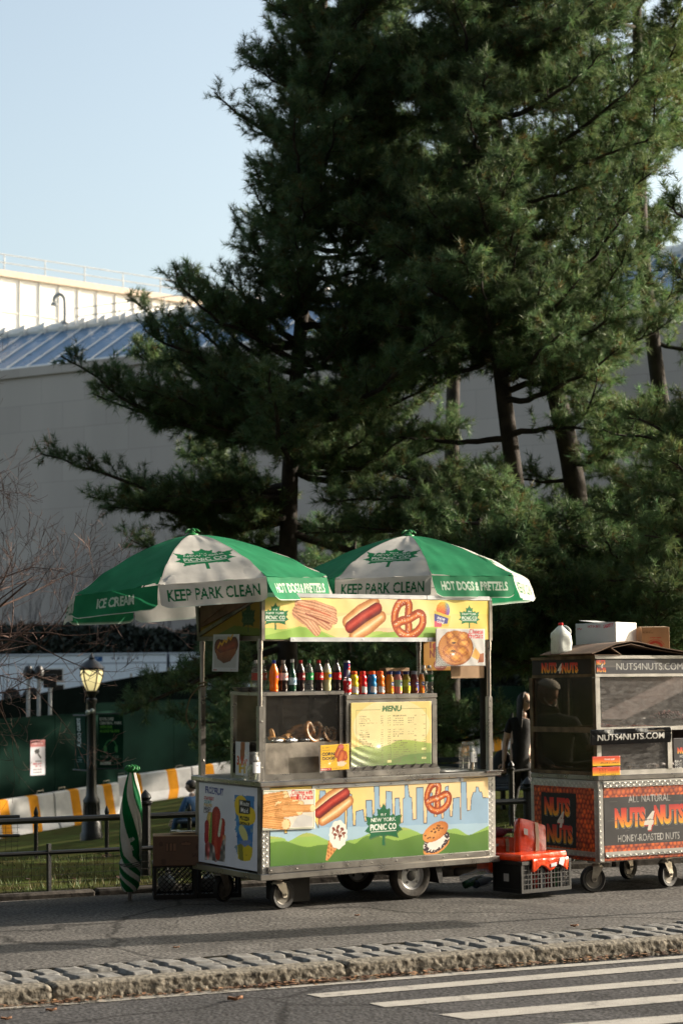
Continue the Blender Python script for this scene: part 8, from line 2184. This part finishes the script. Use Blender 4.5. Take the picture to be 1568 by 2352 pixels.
t2 = thing('cardboard_box', 'dark brown carton supporting the flattened one behind the wheel', 'box', mat=Matrix.Translation((p[0] + .03, p[1] + .02, 0)) @ Matrix.Rotation(.42, 4, 'Z')); b = MB(); b.box((.02, .08, 0), (.40, .28, .098), 0, .004); b.build('carton', CARDD, t2); b = MB(); b.box((.05, .078, .03), (.2, .0795, .045)); b.build('printed_mark', CARD, t2)
p = onz(1100, 2038, 0)
t = thing('plastic_bag', 'clear plastic bag of empty bottles on the pavement behind the food cart', 'bag', loc=(p[0], p[1], 0))
b = MB(); b.sphere((0, 0, .075), .15, 24, 14, 0, (1, .62, .5)); V = np.array(b.v); V *= 1 + .35 * (vnoise(V[:, 0] * 16, V[:, 1] * 16, V[:, 2] * 16) - .5)[:, None]; V[:, 2] = np.maximum(V[:, 2], .002); b.v = [tuple(x) for x in V]; b.build('film', glass_mat('bag_film', (.8, .82, .84), haze=.16, hcol=(.4, .42, .45), rough=.15), t, smooth=40)
for i, (x, y, a, c, nm) in enumerate(((-.05, -.02, .5, (40, 110, 60), 'green'), (.03, -.03, -.3, (150, 160, 170), 'clear'), (.0, .03, 1.2, (60, 90, 120), 'bluish'))):
    k = thing('bottle', nm + ' empty bottle inside the clear plastic bag', 'bottle', mat=Matrix.Translation((p[0] + x, p[1] + y, .05)) @ Matrix.Rotation(a, 4, 'Z') @ Matrix.Rotation(PI / 2 - .3, 4, 'Y')); b = MB(); b.lathe([(.001, -.09), (.03, -.09), (.032, -.08), (.032, .03), (.012, .075), (.012, .09)], 14); b.build('body', M_('pet_' + nm, lin(c), rough=.15, trans=.5), k, smooth=60); b = MB(); b.lathe([(.014, .088), (.014, .102), (.001, .103)], 12); b.build('cap', M_('cap_white', (.6, .6, .6), rough=.4), k)
# left: two milk crates and a carton
g0 = onz(354, 2066, 0); M0 = Matrix.Translation(g0) @ Matrix.Rotation(.13, 4, 'Z')
crate('black milk crate under the brown carton, left one of the two', M0, .33, .33, .275, 5, 4, 'black milk crates left of the food cart', diag=True)
crate('black milk crate half hidden behind the food cart\'s left end', M0 @ Matrix.Translation((.345, .02, 0)), .33, .33, .275, 5, 4, 'black milk crates left of the food cart', diag=True)
for i, (u, v) in enumerate(((.36 + .06, .1), (.36 + .2, .12), (.1, .12))):
    t = thing('plastic_bag', ['pale plastic bag stuffed in the right milk crate', 'white paper scrap in the right milk crate', 'grey plastic bag in the left milk crate'][i], 'bag', mat=M0 @ Matrix.Translation((u, v, .03))); b = MB(); b.sphere((0, 0, .08), .07, 14, 8, 0, (1, .8, .9)); V = np.array(b.v); V *= 1 + .5 * (vnoise(V[:, 0] * 30, V[:, 1] * 30, V[:, 2] * 30 + i) - .5)[:, None]; b.v = [tuple(x) for x in V]; b.build('film', M_('grey_bag', (.35, .36, .37), rough=.4), t, smooth=30); b = MB(); b.tube([(0, 0, .14), (.01, 0, .17), (.03, .01, .18)], [.02, .01, .018], 7); b.build('knot', MAT['grey_bag'], t)
def a4_(p):
    p.rect(.10, .11, .175, .175, (70, 46, 32))
    for k in range(12): p.rect(.104 + k * .006, .115, .104 + k * .006 + (.0035 if k % 3 else .002), .17, (128, 92, 66))
    p.ell(.25, .165, .045, .018, (66, 42, 30)); p.ell(.25, .165, .037, .012, (122, 86, 62)); p.ell(.06, .165, .016, .018, (70, 46, 34))
    p.poly([(.34, .165), (.36, .19), (.355, .17), (.37, .15), (.375, .12), (.33, .12), (.32, .14)], (70, 44, 32)); p.text('SABRETT', .36, .065, .03, (66, 42, 30), w=.13, bold=.05); p.ell(.08, .03, .02, .025, (70, 46, 34)); p.scrawl(.15, .03, .1, .012, (84, 56, 40), 6)
carton('cardboard_box', 'large brown carton with a barcode stacked on the milk crates', 352, 1984, 14.93, .10, .46, .30, .222, PRINTD, (92, 66, 48), a4_, lambda p: p.ell(.15, .12, .03, .04, (80, 54, 40)), zb=.277)
t = thing('plastic_sheet', 'pale plastic wrap lying on top of the brown carton', 'plastic wrap', mat=Matrix.Translation((at(352, 1984, 14.93)[0] + .12, 15.0, .513)))
b = MB(); P = []
for i in range(12):
    for j in range(6): P.append((i * .024, j * .035, .010 + .014 * float(vnoise(i * .9, j * 1.1, 8.))))
b.add(P, [(i * 6 + j, i * 6 + j + 6, i * 6 + j + 7, i * 6 + j + 1) for i in range(11) for j in range(5)]); o = b.build('sheet', MAT['wrap'], t); o.modifiers.new('s', 'SOLIDIFY').thickness = .001

# closed umbrella leaning by the fence post
g0 = onz(298, 2068, 0); tp_ = at(304, 1764, 15.05)
ax = Vector(tp_ - g0); H_ = ax.length
MU = Matrix.Translation(g0) @ ax.to_track_quat('Z', 'Y').to_matrix().to_4x4()
t = thing('closed_umbrella', 'furled green and white umbrella standing at the left by the fence', 'umbrella', mat=MU)
nt_, nz2 = 168, 150
th, zz = np.meshgrid(np.linspace(0, 2 * PI, nt_ + 1)[:-1], np.linspace(.075, H_ - .02, nz2))
f = (zz - .075) / (H_ - .095)
rad = np.interp(f, [0, .04, .12, .22, .27, .33, .5, .65, .8, .92, 1], [.050, .064, .082, .078, .066, .080, .090, .088, .070, .042, .024])
tw = 2.6 * (1 - f) + 2.0 * np.clip(.30 - f, 0, 1) * 6
ph = th - tw
pleat = np.abs(np.sin(ph * 4 + .6 * np.sin(f * 7)))
rad = rad * (1 + .10 * (pleat - .5) + .05 * (vnoise(th * 2, f * 14) - .5)) * (1 + .06 * np.sin(ph * 2 + 1))
V = np.stack([rad * np.cos(th), rad * np.sin(th), zz], -1).reshape(-1, 3)
wh = (np.mod(ph * 4 / PI / 2 + .35 * vnoise(f * 5, ph, 2.) + .1, 1) > .54)
C = np.where(wh[..., None], lin((206, 204, 198)), lin((8, 104, 58))).reshape(-1, 3)
pp = Paint((np.mod(th - 4.30 + PI, 2 * PI) - PI).ravel() * .09, zz.ravel(), (0, 0, 0)); pp.text('C', -.004, .40, .05, (255, 255, 255), w=.03, bold=.08, rot=.35); pp.text('I', -.035, .385, .05, (255, 255, 255), w=.006, bold=.02, rot=.35); pp.text('E', .036, .40, .04, (255, 255, 255), w=.02, bold=.06, rot=.35); pp.text('CREAM', .03, .47, .03, (255, 255, 255), w=.05, bold=.06, rot=.6)
hit = (pp.C.sum(1) > 1) & ~wh.ravel(); C[hit] = lin((200, 210, 200))
ix = np.arange(nt_ * nz2).reshape(nz2, nt_); jx = np.roll(ix, -1, 1)
np_mesh('furled_canopy', V, np.stack([ix[:-1], jx[:-1], jx[1:], ix[1:]], -1).reshape(-1, 4), FABRIC, t, cols=C, smooth=True)
b = MB(); b.tube([(0, 0, .0), (0, 0, .09)], .017, 14); b.tube([(0, 0, H_ - .05), (0, 0, H_ + .0)], .014, 8); b.build('pole', STEEL, t)
b = MB()
for k in range(9):
    a = k * 2 * PI / 9; b.tube(catmull([(.018 * math.cos(a), .018 * math.sin(a), H_ - .03), (.05 * math.cos(a + .4), .05 * math.sin(a + .4), H_ - .005), (.035 * math.cos(a + .9), .035 * math.sin(a + .9), H_ + .018)], 3), [.010, .010, .012, .012, .012, .010, .005], 6)
b.build('ribbon', MAT['green_ribbon'], t)
b = MB()
for k in range(3): b.tube([((.083 + .002 * k) * math.cos(a), (.083 + .002 * k) * math.sin(a), .285 + .012 * math.sin(a + k) + .006 * k) for a in np.linspace(0, 2 * PI, 30)], .0035, 5)
b.build('cord', M_('grey_cord', (.10, .11, .10), rough=.8), t)

# ================================================================ PEOPLE
SKIN = M_('skin', (.62, .42, .33), rough=.5, var=.08, scale=10)
def figure(name, label, J, E, mats, head, hair=None, extra=None):
    """J: joint -> (position, radius); E: (joint, joint, material index); one continuous skinned body"""
    names = list(J); idx = {n: i for i, n in enumerate(names)}
    P = np.array([J[n][0] for n in names], float); o = np.array([P[:, 0].mean(), P[:, 1].mean(), min(P[:, 2])])
    me = bpy.data.meshes.new('tmp'); me.from_pydata([tuple(p - o) for p in P], [(idx[a], idx[b]) for a, b, _ in E], [])
    ob = bpy.data.objects.new('tmp', me); SC.collection.objects.link(ob)
    sk = ob.modifiers.new('skin', 'SKIN'); sk.use_smooth_shade = True
    for i, n in enumerate(names):
        r = J[n][1]; sv = me.skin_vertices[0].data[i]
        sv.radius = r if hasattr(r, '__len__') else (r, r); sv.use_root = (n == 'pelvis')
    ob.modifiers.new('sub', 'SUBSURF').levels = 2
    dg = bpy.context.evaluated_depsgraph_get()
    m2 = bpy.data.meshes.new_from_object(ob.evaluated_get(dg))
    bpy.data.objects.remove(ob)
    V = np.array([v.co[:] for v in m2.vertices]); b = MB()
    F_ = [tuple(p.vertices) for p in m2.polygons]
    seg = [(P[idx[a]] - o, P[idx[c]] - o, k) for a, c, k in E]
    mi = []
    for f in F_:
        c = V[list(f)].mean(0); best = (9e9, 0)
        for a, e, k in seg:
            d = e - a; t = np.clip((c - a) @ d / (d @ d + 1e-12), 0, 1); q = np.linalg.norm(c - a - d * t)
            if q < best[0]: best = (q, k)
        mi.append(best[1])
    b.v = [tuple(v) for v in V]; b.f = F_; b.m = mi; b.n = len(V)
    hands(b, J, o, extra)
    face(b, np.array(head['c']) - o, nz(head['f']), head['h'], head.get('skin', 0), head)
    t = thing(name, label, 'person', loc=tuple(o))
    b.build('body', mats, t, smooth=60)
    if hair: hair(t, np.array(head['c']) - o, nz(head['f']), head['h'])
    return t
def basis(f):
    f = nz(f); s = nz(np.cross(f, [0, 0, 1.0])); u = np.cross(s, f); return f, s, u
def face(b, c, fwd, h, mi, hd):
    f, s, u = basis(fwd)
    n, m = 26, 20; V = []
    for i in range(m + 1):
        t = PI * i / m
        for k in range(n):
            p = 2 * PI * k / n
            x, y, z = math.sin(t) * math.sin(p), math.sin(t) * math.cos(p), -math.cos(t)   # x side, y forward, z up
            low = max(0, -z)
            X = x * .37 * (1 - .30 * low ** 1.3); Yf = y * .43 * (1 - .10 * low) + .03 * low * (y > 0); Z = z * .5
            fr = max(0, y) ** 3 * max(0, 1 - abs(x) * 3)
            Yf += .085 * fr * math.exp(-((z + .12) / .14) ** 2) + .03 * fr * math.exp(-((z + .62) / .1) ** 2) + .02 * fr * math.exp(-((z + .40) / .05) ** 2)
            ey = math.exp(-((abs(x) - .33) / .16) ** 2 - ((z - .05) / .1) ** 2) * (y > 0); Yf -= .035 * ey
            V.append(c + (s * X + f * Yf + u * Z) * h)
    b.add(V, [(i * n + k, i * n + (k + 1) % n, (i + 1) * n + (k + 1) % n, (i + 1) * n + k) for i in range(m) for k in range(n)], mi)
    dk = hd.get('dark', mi); lp = hd.get('lips', mi)
    for e in (-1, 1):
        b.sphere(c + (s * .125 * e + f * .365 + u * .02) * h, h * .032, 8, 6, dk)
        b.tube([c + (s * (.07 + .035 * k) * e + f * (.405 - .02 * k) + u * (.085 + .006 * (k == 1))) * h for k in range(4)], h * .012, 5, dk)
        b.tube([c + (s * .37 * e + f * (.02 + .03 * math.cos(a)) + u * (-.02 + .085 * math.sin(a))) * h for a in np.linspace(-1.6, 2.2, 7)], h * .022, 5, mi)
    b.tube([c + (s * x + f * (.425 - abs(x) * .35) + u * (-.225 + .012 * math.cos(x * 20))) * h for x in np.linspace(-.11, .11, 6)], [h * .008, h * .017, h * .02, h * .02, h * .017, h * .008], 6, lp)
def hands(b, J, o, mi):
    for sd in ('L', 'R'):
        if 'wrist' + sd not in J or mi is None: continue
        w_ = np.array(J['wrist' + sd][0]) - o; e = np.array(J['elbow' + sd][0]) - o; d = nz(w_ - e)
        fwd = np.array(J.get('palm' + sd, ((0, -1, 0), 0))[0], float) if 'palm' + sd in J else np.array([0, -1.0, 0])
        side = nz(np.cross(d, fwd)); nrm = np.cross(side, d)
        b.tube([w_ - d * .01, w_ + d * .03, w_ + d * .075, w_ + d * .09], [.026, .036, .038, .028], 10, mi, flat=.55)
        for k, L in enumerate((.066, .078, .072, .056)):
            r0 = w_ + d * .078 + side * (.030 - .02 * k)
            b.tube([r0, r0 + d * L * .45 + nrm * .006, r0 + d * L * .8 + nrm * .022, r0 + d * L * .95 + nrm * .036], [.0095, .009, .0085, .006], 7, mi)
        r0 = w_ + d * .025 + side * .03
        b.tube([r0, r0 + d * .03 + side * .025, r0 + d * .062 + side * .028 + nrm * .012], [.012, .011, .007], 7, mi)
BLKC = M_('black_cotton', (.012, .012, .014), rough=.85, var=.25, scale=14, bump=.2, bscale=20)
HAIRD = M_('dark_hair', (.020, .013, .010), rough=.5, var=.4, scale=40, bump=.5, bscale=120)
LIPS = M_('lips', (.40, .17, .15), rough=.45)
# woman walking behind the carts
Yw = 25.0
W_ = lambda x, y, dy=0.0: at(x, y, Yw + dy)
gz = float(lawn_z(W_(1190, 1800)[0], Yw))
def on(p, z): q = np.array(p); q[2] = z; return q
J = {'pelvis': (W_(1194, 1748), (.155, .125)), 'waist': (W_(1194, 1712), (.125, .105)), 'chest': (W_(1194, 1672), (.155, .115)), 'neck0': (W_(1198, 1648), .062), 'neck1': (W_(1202, 1632), .052),
     'shoulderL': (W_(1171, 1659, -.03), .062), 'elbowL': (W_(1160, 1708, .05), .040), 'wristL': (W_(1156, 1752, -.02), .026), 'shoulderR': (W_(1218, 1659, .06), .062), 'elbowR': (W_(1228, 1706, .10), .040), 'wristR': (W_(1238, 1746, -.05), .026),
     'hipL': (W_(1184, 1762, -.03), .095), 'kneeL': (W_(1182, 1815, .02), .062), 'ankleL': (on(W_(1172, 1862, .12), gz + .09), .042), 'toeL': (on(W_(1184, 1868, -.05), gz + .035), .036),
     'hipR': (W_(1204, 1762, .05), .095), 'kneeR': (W_(1214, 1812, -.10), .062), 'ankleR': (on(W_(1214, 1862, -.10), gz + .09), .042), 'toeR': (on(W_(1232, 1868, -.22), gz + .035), .036), 'sleeveL': (W_(1166, 1681, .0), .052), 'sleeveR': (W_(1223, 1682, .08), .052)}
E = [('pelvis', 'waist', 1), ('waist', 'chest', 1), ('chest', 'neck0', 1), ('neck0', 'neck1', 0), ('chest', 'shoulderL', 1), ('shoulderL', 'sleeveL', 1), ('sleeveL', 'elbowL', 0), ('elbowL', 'wristL', 0), ('chest', 'shoulderR', 1), ('shoulderR', 'sleeveR', 1), ('sleeveR', 'elbowR', 0), ('elbowR', 'wristR', 0),
     ('pelvis', 'hipL', 1), ('hipL', 'kneeL', 1), ('kneeL', 'ankleL', 1), ('ankleL', 'toeL', 2), ('pelvis', 'hipR', 1), ('hipR', 'kneeR', 1), ('kneeR', 'ankleR', 1), ('ankleR', 'toeR', 2)]
def long_hair(t, c, f0, h):
    f, s, u = basis(f0); b = MB()
    n, m = 24, 12; V = []
    for i in range(m + 1):
        tt = i / m
        for k in range(n + 1):
            a = (1.02 + (2 * PI - 2.04) * k / n)       # leaves the face open
            if i <= 6:
                el = PI / 2 - tt * 2 * (PI / 2) * .95; R = math.cos(el); z = math.sin(el) * .54
                a2 = a if i > 2 else a * 1.0; p = c + (s * math.sin(a2) * R * .43 + f * math.cos(a2) * R * .48 + u * (z + .02)) * h
            else:
                q = (i - 6) / (m - 6); p = c + (s * math.sin(a) * (.43 + .05 * q) + f * (math.cos(a) * (.46 - .06 * q) - .06 * q) - u * q * 1.75) * h
            V.append(p * 1.0)
    b.add(V, [(i * (n + 1) + k, i * (n + 1) + k + 1, (i + 1) * (n + 1) + k + 1, (i + 1) * (n + 1) + k) for i in range(m) for k in range(n)])
    o = b.build('hair', HAIRD, t, smooth=80); sd = o.modifiers.new('s', 'SOLIDIFY'); sd.thickness = .02
    b = MB()
    for e in (-1, 1): b.tube([c + (s * (.135 * e + .085 * math.cos(a)) + f * (.44 - .03 * abs(math.cos(a) + e)) + u * (.02 + .062 * math.sin(a))) * h for a in np.linspace(0, 2 * PI, 17)], .0035, 5); b.tube([c + (s * .22 * e + f * .40 + u * .03) * h, c + (s * .39 * e + f * .0 + u * .03) * h], .003, 4)
    b.tube([c + (s * .05 + f * .45 + u * .03) * h, c + (s * -.05 + f * .45 + u * .03) * h], .003, 4); b.build('glasses', DARK, t)
woman = figure('person', 'person in a black t-shirt and glasses walking behind the carts', J, E, [SKIN, BLKC, DARK, LIPS], dict(c=W_(1204, 1612, -.02), f=(.62, -.72, -.03), h=.225, skin=0, dark=2, lips=3), long_hair, 0)
t = thing('shoulder_bag', 'dark grey shoulder bag at the walking person\'s side', 'bag', loc=tuple(W_(1153, 1752, .10)))
b = MB(); b.sphere((0, 0, 0), .16, 16, 12, 0, (.75, .45, 1.05)); b.build('body', M_('bag_cloth', (.022, .026, .032), rough=.7), t, smooth=60); b = MB(); q = W_(1172, 1652, 0) - W_(1153, 1752, .10); b.tube(catmull([(.03, -.05, .12), tuple(q * .55 + [0, -.05, 0]), tuple(q + [0, -.02, .05]), tuple(q + [.03, .09, .0]), (.05, .06, .12)], 5), .014, 6, flat=.4); b.build('strap', MAT['bag_cloth'], t)

# seated person on the lawn behind the fence
Ys = 36.0
S_ = lambda x, y, dy=0.0: at(x, y, Ys + dy)
J = {'pelvis': (S_(446, 1893), (.17, .15)), 'waist': (S_(447, 1872), (.155, .125)), 'chest': (S_(444, 1846), (.175, .13)), 'neck0': (S_(441, 1829), .07), 'neck1': (S_(440, 1820), .058),
     'shoulderL': (S_(428, 1838, -.12), .075), 'elbowL': (S_(416, 1866, -.16), .055), 'wristL': (S_(402, 1884, -.10), .034), 'shoulderR': (S_(455, 1839, .14), .075), 'elbowR': (S_(440, 1868, .22), .055), 'wristR': (S_(414, 1884, .16), .034),
     'hipL': (S_(440, 1897, -.09), .10), 'kneeL': (S_(408, 1872, -.12), .075), 'ankleL': (S_(398, 1909, -.12), .05), 'toeL': (S_(378, 1914, -.14), .045), 'hipR': (S_(446, 1897, .09), .10), 'kneeR': (S_(418, 1878, .14), .075), 'ankleR': (S_(424, 1911, .14), .05), 'toeR': (S_(400, 1917, .12), .045)}
E = [('pelvis', 'waist', 1), ('waist', 'chest', 1), ('chest', 'neck0', 1), ('neck0', 'neck1', 0), ('chest', 'shoulderL', 1), ('shoulderL', 'elbowL', 1), ('elbowL', 'wristL', 1), ('chest', 'shoulderR', 1), ('shoulderR', 'elbowR', 1), ('elbowR', 'wristR', 1), ('pelvis', 'hipL', 4), ('hipL', 'kneeL', 4), ('kneeL', 'ankleL', 4), ('ankleL', 'toeL', 5), ('pelvis', 'hipR', 4), ('hipR', 'kneeR', 4), ('kneeR', 'ankleR', 4), ('ankleR', 'toeR', 5)]
def short_hair(t, c, f0, h):
    f, s, u = basis(f0); b = MB(); n, m = 22, 7; V = []
    for i in range(m + 1):
        for k in range(n + 1):
            a = 2 * PI * k / n; back = .5 - .5 * math.cos(a); lo = -.05 - .5 * back + (.42 if math.cos(a) > .55 else 0); el = PI / 2 - (PI / 2 - math.asin(max(-.95, min(.95, lo)))) * i / m
            V.append(c + (s * math.sin(a) * math.cos(el) * .41 + f * (math.cos(a) * math.cos(el) * .47 - .02) + u * (math.sin(el) * .55)) * h)
    b.add(V, [(i * (n + 1) + k, i * (n + 1) + k + 1, (i + 1) * (n + 1) + k + 1, (i + 1) * (n + 1) + k) for i in range(m) for k in range(n)]); o = b.build('hair', HAIRD, t, smooth=80); o.modifiers.new('s', 'SOLIDIFY').thickness = .018
figure('person', 'seated person in a blue jacket and jeans with white shoes behind the fence', J, E, [SKIN, M_('blue_jacket', (.03, .11, .26), rough=.7, var=.2), DARK, LIPS, M_('jeans', (.045, .10, .19), rough=.85, var=.2, scale=20), M_('white_shoe', (.5, .5, .52), rough=.6)], dict(c=S_(438, 1806), f=(-.92, -.35, -.05), h=.225, skin=0, dark=2, lips=3), short_hair, 0)
q = S_(440, 1912); t = thing('low_bench', 'low dark bench under the seated person', 'bench', loc=(q[0], q[1], float(lawn_z(q[0], q[1]))))
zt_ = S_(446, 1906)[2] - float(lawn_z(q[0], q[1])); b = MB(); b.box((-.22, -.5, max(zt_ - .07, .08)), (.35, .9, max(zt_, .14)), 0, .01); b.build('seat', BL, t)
for y in (-.4, .8): b = MB(); b.box((-.15, y - .04, -.1), (.28, y + .04, max(zt_ - .07, .08))); b.build('leg', IRON, t, smooth=0)
# vendor behind the nut cart
V0 = lambda x, y, dy=0.0: at(x, y, 17.75 + dy)
J = {'pelvis': (V0(1276, 1808), (.17, .13)), 'waist': (V0(1276, 1760), (.16, .125)), 'chest': (V0(1272, 1685), (.19, .135)), 'neck0': (V0(1264, 1640), .075), 'neck1': (V0(1260, 1620), .06), 'shoulderL': (V0(1228, 1660, .08), .075), 'elbowL': (V0(1236, 1740, -.02), .055), 'wristL': (V0(1270, 1762, -.22), .036), 'shoulderR': (V0(1318, 1662, -.05), .075), 'elbowR': (V0(1352, 1722, -.20), .052), 'wristR': (V0(1390, 1700, -.34), .034),
     'hipL': (V0(1256, 1830), .10), 'kneeL': (V0(1254, 1915), .07), 'ankleL': (on(V0(1252, 1990), .09), .05), 'toeL': (on(V0(1256, 2000, -.2), .04), .042), 'hipR': (V0(1298, 1830), .10), 'kneeR': (V0(1302, 1915), .07), 'ankleR': (on(V0(1304, 1990), .09), .05), 'toeR': (on(V0(1312, 2000, -.2), .04), .042)}
E = [('pelvis', 'waist', 1), ('waist', 'chest', 1), ('chest', 'neck0', 1), ('neck0', 'neck1', 0), ('chest', 'shoulderL', 1), ('shoulderL', 'elbowL', 1), ('elbowL', 'wristL', 1), ('chest', 'shoulderR', 1), ('shoulderR', 'elbowR', 1), ('elbowR', 'wristR', 0), ('pelvis', 'hipL', 4), ('hipL', 'kneeL', 4), ('kneeL', 'ankleL', 4), ('ankleL', 'toeL', 2), ('pelvis', 'hipR', 4), ('hipR', 'kneeR', 4), ('kneeR', 'ankleR', 4), ('ankleR', 'toeR', 2)]
def cap_hat(t, c, f0, h):
    f, s, u = basis(f0); b = MB(); n, m = 22, 6; V = []
    for i in range(m + 1):
        for k in range(n):
            a = 2 * PI * k / n; el = PI / 2 * (1 - i / m); V.append(c + (s * math.sin(a) * math.cos(el) * .40 + f * (math.cos(a) * math.cos(el) * .46) + u * (math.sin(el) * .30 + .24)) * h)
    b.add(V, [(i * n + k, i * n + (k + 1) % n, (i + 1) * n + (k + 1) % n, (i + 1) * n + k) for i in range(m) for k in range(n)]); o = b.build('cap', M_('white_cap', (.62, .62, .60), rough=.8), t, smooth=60); o.modifiers.new('s', 'SOLIDIFY').thickness = .012
    b = MB(); b.tube([c + (s * .40 * math.cos(a) + f * (.12 + .30 * math.sin(a) * .9) + u * (-.16 - .30 * math.sin(a) * 1.0)) * h for a in np.linspace(0, PI, 12)], .0045, 6); b.build('chin_strap', MAT['white_cap'], t)
figure('person', 'person in a white cap and dark jacket leaning behind the nut cart', J, E, [M_('tan_skin', (.36, .20, .14), rough=.5), M_('dark_jacket', (.03, .035, .045), rough=.8), DARK, LIPS, BLKC], dict(c=V0(1257, 1590), f=(.75, -.62, -.28), h=.235, skin=0, dark=2, lips=3), cap_hat, 0)

# ================================================================ unseen houses across the avenue, added behind the camera to cut sky fill
for i, (x0, x1, h, c, lab) in enumerate(((-78, -44, 44, (.095, .10, .11), 'unseen dark grey house across the avenue, added to cut sky light, far left'), (-43, -10, 52, (.115, .12, .13), 'unseen dark grey house across the avenue, added to cut sky light, left of the camera'), (-9, 26, 47, (.085, .085, .09), 'unseen dark grey house across the avenue, added to cut sky light, right behind the camera'), (27, 72, 55, (.105, .11, .12), 'unseen dark grey house across the avenue, added to cut sky light, right of the camera'), (72.5, 140, 50, (.10, .105, .11), 'long unseen grey house across the avenue, added to fill the reflection in the panes'))):
    t = thing('unseen_house', lab, 'building', loc=(x0, -17, ZR), rz=RA * .35, group='unseen houses added across the avenue to cut sky light')
    hm = M_('house_wall_%d' % i, c, rough=.9, var=.3, scale=.4); b = MB(); b.box((0, -18, 0), (x1 - x0, 0, h)); b.build('wall', hm, t, smooth=0); b = MB(); b.box((-.3, -18.3, h), (x1 - x0 + .3, .5, h + .8)); b.build('cornice', hm, t, smooth=0)
# ================================================================ unseen board on a pole past the right edge, shaped to cast the pavement shadow
t = thing('shadow_board', 'unseen green board on a pole past the right edge, shaped to cast the pavement shadow', 'sign', mat=Matrix.Translation((5.2, 15.04, 0)) @ Matrix.Rotation(SUN_AZ + PI / 2, 4, 'Z'))
b = MB(); b.tube([(0, 0, -.05), (0, 0, 3.5)], .03, 10); b.lathe([(.09, 0), (.09, .02), (.04, .06)], 12); b.build('pole', IRON, t)
b = MB(); b.box((-.22, -.03, 1.70), (.22, .0, 3.45), 0, .01); b.build('board', HG, t)
b = MB(); b.box((-.23, -.036, 1.69), (.23, .004, 1.70)); b.box((-.23, -.036, 3.45), (.23, .004, 3.46)); b.build('board_edge', STEELD, t, smooth=0)
